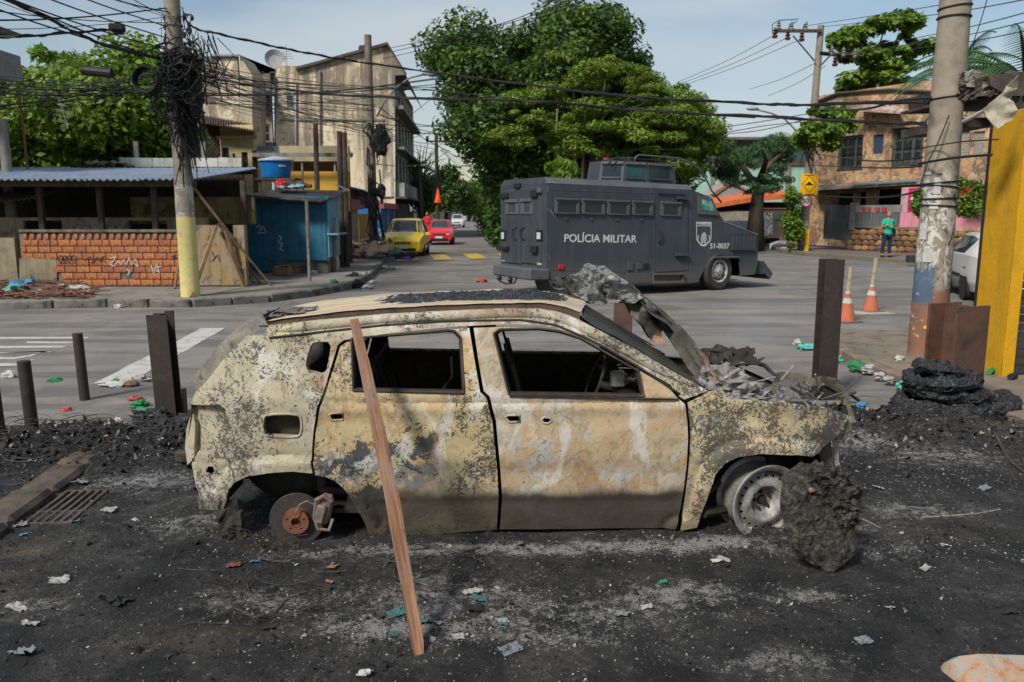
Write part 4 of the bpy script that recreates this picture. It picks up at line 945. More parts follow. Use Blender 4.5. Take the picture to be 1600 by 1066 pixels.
for x,y in((415,371),(548,373),(680,376),(808,379)):
 mb=MB();mb.lathe([(0,.018),(.045,.018),(.055,0)],14,tp(*z6(x,y)),Euler((R(90),0,0)).to_matrix());obj('gun_port',mb,mt_t,truck,smooth=35)
mb=MB();A=[tp(*z6(*p)) for p in((882,232),(1048,240),(1050,640),(882,650))]
mb.prism([(p.x,-.001,p.z) for p in A],(0,-.014,0));dd=obj('side_door',mb,mt_t,truck)
for q in(((885,238),(1032,247),.02,.06),((985,258),(1042,274),.015,.09),((1000,276),(1040,290),.015,.07),((980,552),(1044,568),.015,.09),((990,568),(1030,584),.015,.07)):
 mb=MB();bx2(mb,z6(*q[0]),z6(*q[1]),q[2],q[3]);obj('hinge',mb,mt_td if q[0][0] in(1000,990) else mt_t,dd)
mb=MB();p=[tp(*z6(*k)) for k in((897,432),(904,445),(905,485),(896,502))];mb.tube([(a.x,-.015-.05*(i in(1,2)),a.z) for i,a in enumerate(p)],.014,8);obj('handle',mb,mt_td,dd,smooth=True)
mb=MB();bx2(mb,z6(862,658),z6(1022,664),.0,.09);bx2(mb,z6(862,698),z6(1022,708),-.02,.07);bx2(mb,z6(862,664),z6(868,700),0,.05);bx2(mb,z6(1014,664),z6(1022,700),0,.05);obj('step',mb,wmat('rusty grey step',(.12,.09,.07),(.08,.07,.065),6,(.2,.09,.05),6,.5),truck)
mb=MB();bx2(mb,z6(728,656),z6(860,706),.0,.03);obj('skirt_box',mb,mt_t,truck)
for q in(((732,598),(760,640)),((780,605),(812,636)),((818,606),(842,632))):mb=MB();bx2(mb,z6(*q[0]),z6(*q[1]),.0,.035);obj('fuel_cap',mb,mt_td if q[0][0]>815 else mt_t,truck)
mb=MB();bx2(mb,z6(372,612),z6(400,635),0,.03);obj('red_reflector',mb,flat('red reflector',(.5,.02,.02),.3),truck)
mt_bare=flat('scraped bare paint',(.34,.34,.34),.5)
for q in([(316,250),(313,400),(316,480),(313,600)],[(872,232),(872,650)],[(1062,240),(1062,640)],[(345,222),(1040,246)],[(520,594),(690,596)],[(345,640),(860,652)]):mb=MB();mb.tube([tp(*z6(*p))+Vector((0,-.002,0)) for p in q],.006,5);obj('weld_seam',mb,mt_tl,truck)
for q in([(308,186),(340,184),(382,190)],[(316,322),(336,334),(356,366)],[(318,200),(319,232)],[(1128,516),(1142,532)],[(322,560),(330,590)]):mb=MB();mb.tube([tp(*z6(*p))+Vector((0,-.003,0)) for p in q],[.004]+[.009]*(len(q)-2)+[.003],4);obj('scratch',mb,mt_bare,truck)
for k in range(11):mb=MB();p=tp(*z6(340+k*66,214+k*1.9));mb.lathe([(0,.012),(.016,.010),(.020,0)],8,p,Euler((R(90),0,0)).to_matrix());obj('bolt',mb,mt_t,truck)
gr=MB();bx2(gr,z6(1275,452),z6(1397,458),0,.05);bx2(gr,z6(1270,528),z6(1397,537),0,.06);go_=obj('side_grille',gr,mt_t,truck)
for k in range(7):mb=MB();bx2(mb,z6(1277+k*18,458),z6(1287+k*18,528),0,.045);obj('louvre',mb,mt_t,go_)
mb=MB();bx2(mb,z6(1277,458),z6(1396,528),0,.006,ch=0);obj('grille_recess',mb,mt_td,go_)
mb=MB();p=[tp(*z6(*k)) for k in((1160,592),(1178,574),(1312,574))]
for a,b in zip(p[:-1],p[1:]):mb.tube([(a.x,-.03,a.z),(b.x,-.03,b.z)],.025,6)
obj('arch_lip',mb,mt_tl,truck)
mb=MB();p=[tp(*z6(*k)) for k in((1243,390),(1412,456))];mb.tube([(a.x,-.005,a.z) for a in p],.012,6);obj('bonnet_edge',mb,wmat('bare bonnet edge',(.3,.3,.3),(.16,.16,.16),8),truck)
tsc=(tp(996,372)-tp(883,372)).length
Mx=Matrix.Translation((tp(*z6(599,471)).x,-.006,tp(*z6(599,471)).z))@Euler((R(90),0,0)).to_matrix().to_4x4()
tx=text_mesh('lettering','POLÍCIA MILITAR',1.,mt_wh,truck,Matrix.Identity(4),.002,True)
def fit(o,Mx,w,h=None):
 vs=[v.co for v in o.data.vertices];x0,x1=min(v.x for v in vs),max(v.x for v in vs);y0,y1=min(v.y for v in vs),max(v.y for v in vs)
 k=w/(x1-x0);kh=(h/(y1-y0)) if h else k
 o.data.transform(Mx@Matrix.Diagonal((k,kh,1,1))@Matrix.Translation((-(x0+x1)/2,-(y0+y1)/2,0)))
fit(tx,Mx,tsc,(tp(996,363)-tp(996,378)).length)
pn=tp(*z6(1215,515));t2=text_mesh('lettering','51-0037',1.,mt_wh,truck,Matrix.Identity(4),.002,True);fit(t2,Matrix.Translation((pn.x,-.006,pn.z))@Euler((R(90),0,0)).to_matrix().to_4x4(),(tp(*z6(1265,515))-tp(*z6(1166,515))).length)
cr=[tp(*z6(*p)) for p in((1092,390),(1171,390),(1171,475),(1165,492),(1150,505),(1131,510),(1112,505),(1098,492),(1092,475))]
cc_=sum(cr,Vector())/len(cr)
def ring(mb,pts,w,c,y=-.006):
 n=len(pts);inn=[c+(p-c)*(1-w) for p in pts];mb.add([(p.x,y,p.z) for p in pts+inn],[(i,(i+1)%n,n+(i+1)%n,n+i) for i in range(n)])
mb=MB();ring(mb,cr,.09,cc_)
u=(cr[1]-cr[0]).length;U=Vector((1,0,0));V=Vector((0,0,1));ctr=Vector((cc_.x,0,cc_.z-.05*u))
def arc(c,r,a0,a1,w,n=14,sy=1.):
 vs=[];
 for i in range(n+1):
  a=R(a0+(a1-a0)*i/n)
  for rr in(r-w/2,r+w/2):vs.append(c+U*math.cos(a)*rr+V*math.sin(a)*rr*sy+Vector((0,-.006,0)))
 mb.add(vs,[(2*i,2*i+1,2*i+3,2*i+2) for i in range(n)])
arc(ctr-V*.06*u,.32*u,195,345,.06*u);arc(ctr-V*.03*u,.38*u,150,210,.05*u);arc(ctr-V*.03*u,.38*u,-30,30,.05*u);arc(ctr-V*.02*u,.17*u,0,360,.05*u);arc(ctr+V*.22*u,.07*u,0,360,.05*u)
for dx in(-1,1):mb.add([ctr+U*dx*.20*u-V*.28*u+Vector((0,-.006,0)),ctr+U*dx*.13*u-V*.28*u+Vector((0,-.006,0)),ctr-U*dx*.17*u+V*.18*u+Vector((0,-.006,0)),ctr-U*dx*.11*u+V*.22*u+Vector((0,-.006,0))],[(0,1,2,3)])
yb=cr[0].z-.20*u;mb.add([(cr[0].x+.06*u,-.006,yb),(cr[1].x-.06*u,-.006,yb),(cr[1].x-.06*u,-.006,yb+.035*u),(cr[0].x+.06*u,-.006,yb+.035*u)],[(0,1,2,3)])
mb.add([(ctr.x-.13*u,-.006,ctr.z-.04*u-.0),(ctr.x+.13*u,-.006,ctr.z-.04*u),(ctr.x+.13*u,-.006,ctr.z+.0*u),(ctr.x-.13*u,-.006,ctr.z+.0*u)],[(0,1,2,3)])
obj('crest',mb,mt_wh,truck)
t3=text_mesh('crest_letters','PMERJ',1.,mt_wh,truck,Matrix.Identity(4),.001,True);fit(t3,Matrix.Translation((cc_.x,-.006,cr[0].z-.11*u))@Euler((R(90),0,0)).to_matrix().to_4x4(),.72*u,.13*u)
for a,b in(((86,222),(184,608)),((190,216),(285,612))):
 mb=MB();bx2(mb,z6(*a),z6(*b),0,.018,'r');obj('rear_door',mb,mt_t,truck)
for x0 in(150,192):
 p=[tq(*z6(*k)) for k in((x0+14,416),(x0-2,430),(x0-2,470),(x0+12,485))];mb=MB();mb.tube([(-.02-.05*(i in(1,2)),a.y,a.z) for i,a in enumerate(p)],.014,8);obj('rear_handle',mb,mt_td,truck,smooth=True)
mb=MB();p=[tq(*z6(*k)) for k in((105,232),(272,210))];mb.tube([(-.04,a.y,a.z) for a in p],.012,6);obj('rain_gutter',mb,mt_tl,truck)
for A,B,mm,nm in(((90,242),(125,265),mt_td,'hinge'),((246,226),(278,260),mt_td,'hinge'),((282,214),(302,238),mt_tl,'hinge'),((90,516),(124,535),mt_td,'hinge'),((246,514),(276,550),mt_td,'hinge'),((160,190),(190,212),mt_td,'rear_camera')):
 mb=MB();bx2(mb,z6(*A),z6(*B),0,.10,'r');obj(nm,mb,mm,truck)
for A,B in(((82,430),(106,487)),((267,430),(296,488))):
 mb=MB();bx2(mb,z6(*A),z6(*B),0,.05,'r');lm=obj('tail_lamp',mb,mt_td,truck);mb=MB();bx2(mb,z6(A[0]+6,A[1]+14),z6(B[0]-5,B[1]-8),.05,.056,'r');obj('lens',mb,flat('pale lens',(.5,.6,.6),.2),lm)
for A,B in(((268,602),(292,616)),((84,588),(100,596))):mb=MB();bx2(mb,z6(*A),z6(*B),.018,.024,'r');obj('plate_sticker',mb,flat('grey sticker',(.35,.35,.36)),truck)
ba=tq(*z6(205,632),-.42);bb=tq(*z6(205,692),-.42);bl=tq(*z6(35,612),-.42)
mb=MB();zt,zb=ba.z,bb.z;mb.box((-.17,(bl.y-.02)/2,(zt+zb)/2),(.50,abs(bl.y)+.06,(zt-zb)),ch=.03);obj('rear_bumper',mb,mt_tl,truck)
mb=MB();pk=[Vector((-.40,y,z)) for y,z in((1.5,zb-.02),(1.45,zb-.12),(1.1,zb-.16),(.7,zb-.11),(.6,zb))];mb.tube(pk,.02,6);obj('tow_cable',mb,mt_td,truck)
for y in(1.5,.95):mb=MB();mb.blob((-.38,y,zb-.06),.06,3,.1);obj('tow_hook',mb,mt_td,truck)
P=[tp(*q) for q in((1184,408),(1198,408.5),(1212,428),(1207,437),(1200,428),(1179,429))]
mb=MB();mb.prism([(p.x,.1,p.z) for p in P],(0,TW-.2,0));obj('front_bumper',mb,wmat('blue grey bumper',(.075,.085,.105),(.05,.057,.07),4),truck)
def ring_at(z,r0,pts):return[Vector((c[0],c[1],z)) for c in pts]
tl_,trr=tp(944,283,.55),tp(1064,286,.55);zt0=r0.z-.02;ztop=tp(985,253,.55).z;cxm=(tl_.x+trr.x)/2;hl=(trr.x-tl_.x)/2
oct_=[(-1,-.30),(-.62,-.78),(-.10,-.92),(.62,-.92),(.95,-.5),(1,.5),(.62,.85),(-.62,.85),(-1,.35)]
ty=TW/2-.05
bo=[Vector((cxm+x*hl,ty+y*.82,r0.z-.06)) for x,y in oct_];to=[Vector((cxm+x*hl*.93,ty+y*.76,ztop)) for x,y in oct_];no_=len(oct_)
mb=MB();mb.add(bo+to,[(i,(i+1)%no_,no_+(i+1)%no_,no_+i) for i in range(no_)]+[tuple(range(no_,2*no_))]);tur=obj('turret',mb,mt_t,truck)
for i in(0,1,2):
 a,b,c,d=bo[i],bo[i+1],to[i+1],to[i];nn=(b-a).cross(d-a).normalized()
 if nn.y>0:nn=-nn
 f=lambda u,v,e:a.lerp(b,u).lerp(d.lerp(c,u),v)+nn*e
 mb=MB();mb.add([f(.12,.36,.012),f(.88,.36,.012),f(.88,.84,.012),f(.12,.84,.012)],[(0,1,2,3)]);obj('turret_pane',mb,mt_gl if i!=1 else mt_gt,tur)
 mb=MB();q=[f(.06,.86,0),f(.94,.86,0),f(.94,.96,0),f(.06,.96,0)];mb.prism(q,nn*.06);obj('pane_hood',mb,mt_tl,tur)
 mb=MB();q=[f(.10,.26,0),f(.90,.26,0),f(.90,.33,0),f(.10,.33,0)];mb.prism(q,nn*.04);obj('pane_sill',mb,mt_t,tur)
mb=MB();mb.box((to[0].x+.45,ty-.1,ztop+.04),(.30,.5,.09),ch=.02);mb.box((to[0].x+.85,ty-.1,ztop+.07),(.22,.4,.14),ch=.03);obj('turret_box',mb,mt_td,tur)
mb=MB();mb.box((to[0].x+.15,ty-.2,ztop+.05),(.10,.1,.06),ch=.02);obj('beacon',mb,flat('red beacon',(.45,.05,.04),.3),tur)
cage=[[(952,256),(955,250),(962,248)],[(992,252),(993,246),(998,242.5),(1026,244.5),(1059,247.5),(1076,253),(1093,265),(1105,283),(1112,298),(1127,316)],[(1049,256),(1062,254),(1074,252)],[(1078,281),(1083,279.5),(1094,279.5),(1102,283)],[(1092,288),(1100,282)]]
for k,c in enumerate(cage):
 mb=MB();mb.tube([tp(x,y,.5) for x,y in c],.022,6);obj('guard_bar',mb,mt_tl if k else mt_td,truck,smooth=True)
if True:
 c=cage[1];mb=MB();mb.tube([tp(x,y,.5)+Vector((0,.9,0)) for x,y in c],.022,6);obj('guard_bar',mb,mt_td,truck,smooth=True)
mb=MB();q=tp(806,283,1.6);mb.tube([q+Vector((0,.1,-.05)),q+Vector((0,.1,.06)),q+Vector((0,-.1,.06)),q+Vector((0,-.1,-.05))],.014,6);obj('lifting_eye',mb,mt_tl,truck)
def wheel(px,y,steer,rr=.47):
 h=hit(px,437,TO+TNV*y,TNV);h.z=rr
 w=thing('wheel',None,None,(0,0,0));w.parent=truck
 Lm=TI@(Matrix.Translation(h)@Matrix.Rotation(TPHI+steer,4,'Z'));w.location=Lm.to_translation();w.rotation_euler=Lm.to_euler()
 A=Euler((R(90),0,0)).to_matrix()
 mb=MB();mb.lathe([(rr*.58,.02),(rr*.62,.03),(rr*.90,.03),(rr*.97,.0),(rr,-.04),(rr,-.24),(rr*.95,-.28),(rr*.6,-.28),(rr*.58,-.25)],40,(0,0,0),A)
 for k in range(48):
  a=k*math.tau/48;mb.box((math.cos(a)*rr,.14,math.sin(a)*rr),(.012,.20,.03),M=Euler((0,-a,0)).to_matrix())
 obj('tyre',mb,mt_tyre,w,smooth=40)
 mb=MB();mb.lathe([(rr*.60,.025),(rr*.57,.03),(rr*.53,.0),(rr*.50,-.05),(rr*.42,-.03),(rr*.33,.005),(rr*.20,.01),(rr*.17,.05),(0,.055)],32,(0,0,0),A)
 for k in range(8):a=k*math.tau/8;mb.box((math.cos(a)*rr*.26,-.012,math.sin(a)*rr*.26),(.03,.025,.03),ch=.006)
 r_=obj('rim',mb,wmat('pale wheel rim',(.42,.41,.39),(.28,.27,.26),8,(.07,.065,.06),9,.7,rough=.5),w,smooth=35)
 mb=MB()
 for k in range(8):a=k*math.tau/8+.2;mb.box((math.cos(a)*rr*.43,.025,math.sin(a)*rr*.43),(.055,.03,.055),ch=.01)
 obj('hand_hole',mb,mt_td,r_)
wheel(1123,.02,R(6));wheel(1123,TW-.3,R(6));wheel(874,.12,0,.5);wheel(874,TW-.4,0,.5)
# facades
class Fac:
 """vertical plane: origin O, direction angle; normal n points to the viewer"""
 def __init__(s,O,ang,n=None):
  s.O=Vector((O[0],O[1],0));s.d=Vector((math.cos(ang),math.sin(ang),0));s.n=Vector((s.d.y,-s.d.x,0));s.ang=ang
 def ah(s,px,py,dep=0.):
  p=hit(px,py,s.O-s.n*dep,s.n);return((p-s.O).dot(s.d),p.z)
 def w(s,a,h,dep=0.):return s.O+s.d*a-s.n*dep+Vector((0,0,h))
 def p(s,px,py,dep=0.):return hit(px,py,s.O-s.n*dep,s.n)
 def box(s,mb,A,B,d0,d1,ch=0.,ref=None):
  """box over the photo rectangle A-B, from depth d0 (front) to d1 (back)"""
  (a0,h1),(a1,h0)=s.ah(*A,d0 if ref is None else ref),s.ah(*B,d0 if ref is None else ref)
  return s.boxah(mb,a0,h0,a1,h1,d0,d1,ch)
 def boxah(s,mb,a0,h0,a1,h1,d0,d1,ch=0.):
  c=s.w((a0+a1)/2,(h0+h1)/2,(d0+d1)/2);return mb.box(c,(abs(a1-a0),abs(d1-d0),abs(h1-h0)),s.ang,ch=ch)
 def wall(s,mb,A,B,holes=(),th=.2,ah=False):
  """wall slab with real window and door openings"""
  if not ah:(a0,h1),(a1,h0)=s.ah(*A),s.ah(*B)
  else:a0,h0,a1,h1=A[0],A[1],B[0],B[1]
  H=[]
  for q in holes:
   (x0,y1),(x1,y0)=(s.ah(*q[0]),s.ah(*q[1])) if not ah else((q[0][0],q[1][1]),(q[1][0],q[0][1]));H.append((x0,y0,x1,y1))
  xs=sorted({a0,a1,*[min(max(h[k],a0),a1) for h in H for k in(0,2)]});ys=sorted({h0,h1,*[min(max(h[k],h0),h1) for h in H for k in(1,3)]})
  for i in range(len(xs)-1):
   j=0
   while j<len(ys)-1:
    cx,cy=(xs[i]+xs[i+1])/2,(ys[j]+ys[j+1])/2
    if any(h[0]<cx<h[2] and h[1]<cy<h[3] for h in H):j+=1;continue
    k=j
    while k+1<len(ys)-1 and not any(h[0]<cx<h[2] and h[1]<(ys[k+1]+ys[k+2])/2<h[3] for h in H):k+=1
    s.boxah(mb,xs[i],ys[j],xs[i+1],ys[k+1],0,th);j=k+1
  return mb
mt_pane=NB('dark window glass');mt_pane=mt_pane.out((.022,.026,.030),.12,0,None,.5)
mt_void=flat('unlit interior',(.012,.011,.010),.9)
mt_frm=flat('grey window frame',(.22,.22,.21),.6)
def fwin(fac,A,B,parent,frame=mt_frm,pane=mt_pane,nv=1,nh=0,dep=.10,fw=.05,sill=True,name='window',bars=None,grille=0):
 (a0,h1),(a1,h0)=fac.ah(*A),fac.ah(*B);mb=MB()
 fac.boxah(mb,a0,h0,a0+fw,h1,dep-.03,dep+.03);fac.boxah(mb,a1-fw,h0,a1,h1,dep-.03,dep+.03);fac.boxah(mb,a0+fw,h1-fw,a1-fw,h1,dep-.031,dep+.031);fac.boxah(mb,a0+fw,h0,a1-fw,h0+fw,dep-.031,dep+.031)
 for i in range(1,nv+1):
  x=a0+(a1-a0)*i/(nv+1);fac.boxah(mb,x-fw/2,h0+fw,x+fw/2,h1-fw,dep-.022,dep+.022)
 for i in range(1,nh+1):
  y=h0+(h1-h0)*i/(nh+1);fac.boxah(mb,a0+fw,y-fw/3,a1-fw,y+fw/3,dep-.018,dep+.018)
 o=obj(name,mb,frame,parent,w=True)
 mb=MB();fac.boxah(mb,a0+fw/2,h0+fw/2,a1-fw/2,h1-fw/2,dep-.005,dep+.005);obj('pane',mb,pane,o,w=True)
 if sill:mb=MB();fac.boxah(mb,a0-.06,h0-.07,a1+.06,h0-.002,-.06,dep-.04);obj('sill',mb,frame,o,w=True)
 if grille:
  mb=MB()
  for i in range(grille+1):x=a0+(a1-a0)*i/grille;mb.box(fac.w(x,(h0+h1)/2,-.05),(.02,.02,h1-h0+.05),fac.ang)
  for y in(h0,(h0+h1)/2,h1):mb.box(fac.w((a0+a1)/2,y,-.052),(a1-a0+.05,.02,.025),fac.ang)
  obj('grille',mb,flat('dark iron',(.03,.03,.03),.6),o,w=True,kind='stuff')
 return o
def corr(A,B,C,D,waves,amp=.03,seg=6,nv=4,sag=0.,th=.008):
 """corrugated sheet, A-B the near eave, D-C the far edge; waves run from eave to ridge"""
 mb=MB();A,B,C,D=map(Vector,(A,B,C,D));up=(B-A).cross(D-A).normalized();up=up if up.z>0 else-up
 n=waves*seg+1
 def fn(off):return lambda u,v:A.lerp(B,u).lerp(D.lerp(C,u),v)+up*(amp*math.sin(u*waves*math.tau)+off-sag*math.sin(math.pi*v)+.012*mnoise.noise(Vector((u*5,v*3,0))))
 mb.grid(n,nv,fn(0));k=len(mb.v);mb.grid(n,nv,fn(-th))
 mb.add([mb.v[i] for i in range(n)]+[mb.v[k+i] for i in range(n)],[(i,n+i,n+i+1,i+1) for i in range(n-1)]);return mb
def pole(name,label,cat,base,top,r0,r1,mat,group=None,n=16,extra=None):
 base,top=Vector(base),Vector(top);t=thing(name,label,cat,base,0,group)
 mb=MB();k=12;mb.tube([base.lerp(top,i/k) for i in range(k+1)],[r0+(r1-r0)*i/k for i in range(k+1)],n);obj('shaft',mb,mat,t,w=True,smooth=40);return t
# left: wall, sheds, kiosk
LW=Fac(G(142,448,.14),0.);YW=LW.O.y
m=NB('hollow clay brick');n=m.noise(3,6,.6);isl=m.g.outputs['Random Per Island']
ob=m.N.new('ShaderNodeObjectInfo').outputs['Random']
c=m.mix(ob,(.50,.18,.06),(.30,.10,.045));c=m.mix(m.sm(m.noise(4,8,.72,.8),.47,.62,0,.85),c,(.13,.065,.045));c=m.mix(m.sm(m.noise(9,6),.6,.66,0,.6),c,(.40,.30,.24));c=m.mix(m.sm(m.noise(50,3),.4,.7,0,.4),c,(.22,.12,.08))
mt_brick=m.out(c,.9,0,m.bump(m.ma('ADD',m.noise(50,3),m.noise(8,5)),.6,.01),.2)
mt_mort=wmat('grey mortar',(.20,.175,.14),(.12,.10,.08),4,(.05,.04,.03),4,.7,bump=.6)
mt_plast=wmat('grimy plaster',(.30,.26,.17),(.21,.175,.11),2,(.07,.055,.04),2.6,.7,.5)
mt_conc=wmat('old concrete',(.27,.25,.22),(.19,.175,.155),2.5,(.06,.055,.05),4,.55,.4)
bw=thing('brick_wall','low wall of bare orange hollow bricks with black and white graffiti beside the painted utility pole','wall',LW.w(-2,.14,0))
mb=MB();LW.box(mb,(30,366),(284,447),.035,.2);obj('mortar_bed',mb,mt_mort,bw,w=True)
a0,h1=LW.ah(31,364);a1,h0=LW.ah(284,447);rows=8;rh=(h1-h0)/rows;xa=LW.ah(87,400)[0];hb=LW.ah(87,404)[1]
bm=None
def brick(a,h,w_,hh,out=.0):
 mb=MB();mb.box((0,0,0),(w_,.10,hh),ch=.008);o=obj('brick',mb,mt_brick,bw)
 p=LW.w(a,h,.05+rnd.uniform(-.008,.010)-out);o.location=Vector(p)-bw.location;o.rotation_euler=(rnd.uniform(-.01,.01),rnd.uniform(-.008,.008),rnd.uniform(-.01,.01));return o
for r in range(rows):
 h=h0+rh*(r+.5);off=(r%2)*.14+rnd.uniform(0,.05);a=a0-off
 if r==rows-1:
  a=a0+.06
  while a<a1-.05:brick(a+.05,h-.01,rnd.uniform(.085,.105),rh*.82,rnd.uniform(0,.01));a+=.172
  continue
 while a<a1:
  w_=.285*rnd.choice((1,1,1,.62,1.1));l,q=max(a,a0),min(a+w_,a1)
  cx=(l+q)/2
  if q-l>.05 and not(cx<xa and h<hb) and rnd.random()>.012:brick(cx,h,q-l-.016,rh-.018)
  a+=w_
mb=MB();mb.prism([LW.p(x,y) for x,y in((30,404),(60,403),(88,406),(89,440),(30,441))],(0,.06,0));obj('plaster_patch',mb,mt_plast,bw,w=True)
mb=MB();LW.box(mb,(28,359),(286,364),-.03,.2,.02);obj('coping',mb,mt_mort,bw,w=True)
mt_gb,mt_gw=flat('black spray paint',(.03,.03,.035)),flat('white spray paint',(.55,.52,.48))
def scribble(fac,pts,mat,parent,r=.012,d=-.012,name='graffiti'):
 mb=MB();P=[fac.p(x,y,d) for x,y in pts];q=[]
 for i in range(len(P)-1):
  for k in range(3):q.append(P[i].lerp(P[i+1],k/3))
 q.append(P[-1]);vs=[]
 for i,p in enumerate(q):
  t=(q[min(i+1,len(q)-1)]-q[max(i-1,0)]).normalized();s_=t.cross(fac.n).normalized()*r*(1+.4*mnoise.noise(Vector((i*.6,len(q),0))));vs+=[p-s_,p+s_]
 mb.add(vs,[(2*i,2*i+1,2*i+3,2*i+2) for i in range(len(q)-1)]);obj(name,mb,mat,parent,w=True)
for cx_ in(94,101,108,115):scribble(LW,[(cx_+4*math.cos(t),404+4.5*math.sin(t)) for t in[k*.7 for k in range(10)]],mt_gb,bw,.010)
scribble(LW,[(92,411),(118,411)],mt_gb,bw,.009)
scribble(LW,[(132,408),(140,401),(148,407),(143,412),(152,402),(157,410),(163,400),(156,405),(165,410)],mt_gb,bw,.010)
scribble(LW,[(172,404),(181,401),(177,408),(171,413),(178,416),(185,408),(189,414),(194,405),(197,415),(202,403),(206,414),(212,405),(216,417),(210,412)],mt_gw,bw,.010)
scribble(LW,[(197,420),(203,424),(199,430)],mt_gw,bw,.010);scribble(LW,[(236,414),(240,428),(245,412),(249,426),(240,420),(252,416)],mt_gw,bw,.010);scribble(LW,[(268,401),(276,398),(270,404),(280,403)],mt_gb,bw,.010)
mb=MB();LW.box(mb,(-420,372),(29,445),.0,.2);lw=obj('plaster_wall',mb,mt_plast,None,loc=LW.w(-7,0,0),w=True);tagd(lw,'grimy plastered wall left of the orange brick wall, behind the rubbish heap','wall')
rw=thing('patched_wall','patched low wall with peeling plaster between the utility pole and the blue kiosk','wall',LW.w(0,0,0)+Vector((-7,0,0)))
mb=MB();LW.wall(mb,(300,352),(386,446),[((347,352),(365,372))],.2);obj('wall',mb,wmat('peeling ochre plaster',(.28,.24,.19),(.34,.22,.07),2.2,(.08,.05,.035),3.5,.8,.4,bump=.7),rw,w=True)
for k in range(4):mb=MB();LW.box(mb,(286+k*5,404+rnd.uniform(-3,3)),(291+k*5,446),.0,.09,.01);obj('brick_pier',mb,mt_brick,rw,w=True)
scribble(LW,[(331,393),(336,403),(332,408),(340,398),(343,408)],mt_gb,rw,.01,-.01);scribble(LW,[(372,412),(378,420),(374,426),(381,416)],mt_gw,rw,.01,-.01)
sh=thing('open_shed','long open shed under a blue-grey corrugated roof behind the brick wall','shed',(-9,YW+1,0))
fY,bY=YW-.45,YW+3.3
fz=at(100,280,fY).z;bz=at(150,263,bY).z
x0f,x1f=at(21,279,fY).x-3.2,at(297,279,fY).x;x1b=at(402,264,bY).x;nS=6
m_ms=wmat('blue-grey corrugated sheet',(.34,.40,.50),(.27,.33,.43),.8,(.14,.15,.17),2.2,.5,.35,rough=.5,bump=.1)
for k in range(nS):
 u0,u1=k/nS,(k+1)/nS;la,lb_=x0f+(x1f-x0f)*u0,x0f+(x1f-x0f)*u1+.04;ba_,bb_=x0f+(x1b-x0f)*u0,x0f+(x1b-x0f)*u1+.04;dz=rnd.uniform(-.02,.02)
 obj('roof_sheet',corr((la,fY,fz+dz),(lb_,fY,fz+dz),(bb_,bY,bz+dz),(ba_,bY,bz+dz),8,.028),m_ms,sh,w=True)
mt_wood=wmat('dark weathered timber',(.10,.075,.055),(.06,.045,.035),6,(.02,.017,.015),5,.6,.5)
mt_wood2=wmat('brown board',(.24,.15,.09),(.15,.095,.06),6,(.05,.035,.025),5,.6,.5)
for px in(62,155,240,380):
 mb=MB();p=LW.p(px,300,.5 if px<300 else 1.5);mb.box((p.x,p.y,1.4),(.12,.12,2.6));obj('post',mb,mt_wood,sh,w=True)
mb=MB();mb.box(((x0f+x1f)/2,fY+.35,fz-.09),(x1f-x0f,.10,.14));mb.box(((x0f+x1b)/2,bY-.1,bz-.10),(x1b-x0f,.10,.14));obj('beam',mb,mt_wood,sh,w=True)
mb=MB();mb.box((-13.2,bY+.3,1.5),(11.4,.15,3.3));obj('back_wall',mb,wmat('dark back wall',(.045,.04,.03),(.025,.022,.018),2),sh,w=True)  # wall colour kept dark to stand in for shade under the roof
F2=Fac((0,YW+1.6),0.)
mb=MB();F2.box(mb,(203,308),(398,350),0,.15);obj('inner_wall',mb,wmat('dirty yellow wall',(.20,.175,.05),(.10,.085,.04),1.6,(.03,.028,.02),2.5,.8,.4),sh,w=True)
F3=Fac((0,YW+.9),0.)
mb=MB();F3.wall(mb,(-200,340),(330,452),[((36,345),(98,366)),((200,345),(262,366))],.12);obj('front_wall',mb,mt_plast,sh,w=True)
mb=MB();F3.box(mb,(100,349),(196,353),-.04,0);obj('ledge',mb,mt_conc,sh,w=True)
for k in range(7):mb=MB();F3.box(mb,(104+k*13,353),(115+k*13,366),-.03,.0,.01);obj('tile',mb,wmat('faded tile',(.36,.25,.20),(.28,.2,.16),4),sh,w=True) if k==0 else obj('tile',mb,bpy.data.materials['faded tile'],sh,w=True)
mb=MB();mb.prism([(-15,YW+.5,at(0,330,YW+.5).z),(at(62,306,YW+.5).x,YW+.5,at(62,306,YW+.5).z),(at(105,284,YW+2.5).x,YW+2.5,at(105,284,YW+2.5).z),(-15,YW+2.5,at(0,284,YW+2.5).z)],(0,0,.02))
o_=thing('fibre_cement_roof','old grey ribbed roof sloping under the blue-grey roof at the left edge','roof',(-14,YW+1,0))
a,b=at(-160,333,YW+.4),at(64,308,YW+.4);c,d=at(112,283,YW+2.4),at(-160,280,YW+2.4);obj('roof_sheet',corr(a,b,c,d,26,.03),wmat('old fibre cement',(.22,.20,.17),(.12,.11,.095),4,(.03,.03,.028),4,.8,.6),o_,w=True)
for px in(-60,66):mb=MB();p=at(px,330,YW+1.);mb.box((p.x,p.y,1.2),(.1,.1,2.3));obj('post',mb,mt_wood,o_,w=True)
ff=thing('sheet_fence','pale green-grey sheet metal fence rising behind the blue-grey shed roof','fence',at(280,300,YW+4.2))
F4=Fac((0,YW+4.2),0.)
for k,(xa_,xb_) in enumerate(((186,237),(238,276),(277,300),(301,340),(341,377))):
 mb=MB();a,b,c,d=F4.p(xa_,246+(k%2)),F4.p(xb_,247),F4.p(xb_,275),F4.p(xa_,275);mb.prism([a,b,c,d],(0,.02,0));obj('panel',mb,wmat('pale green-grey sheet %d'%k,*(((.40,.47,.43),(.33,.39,.36)) if k<2 else((.58,.57,.54),(.46,.46,.44))),2,(.2,.2,.18),2.5,.5,.6),ff,w=True)
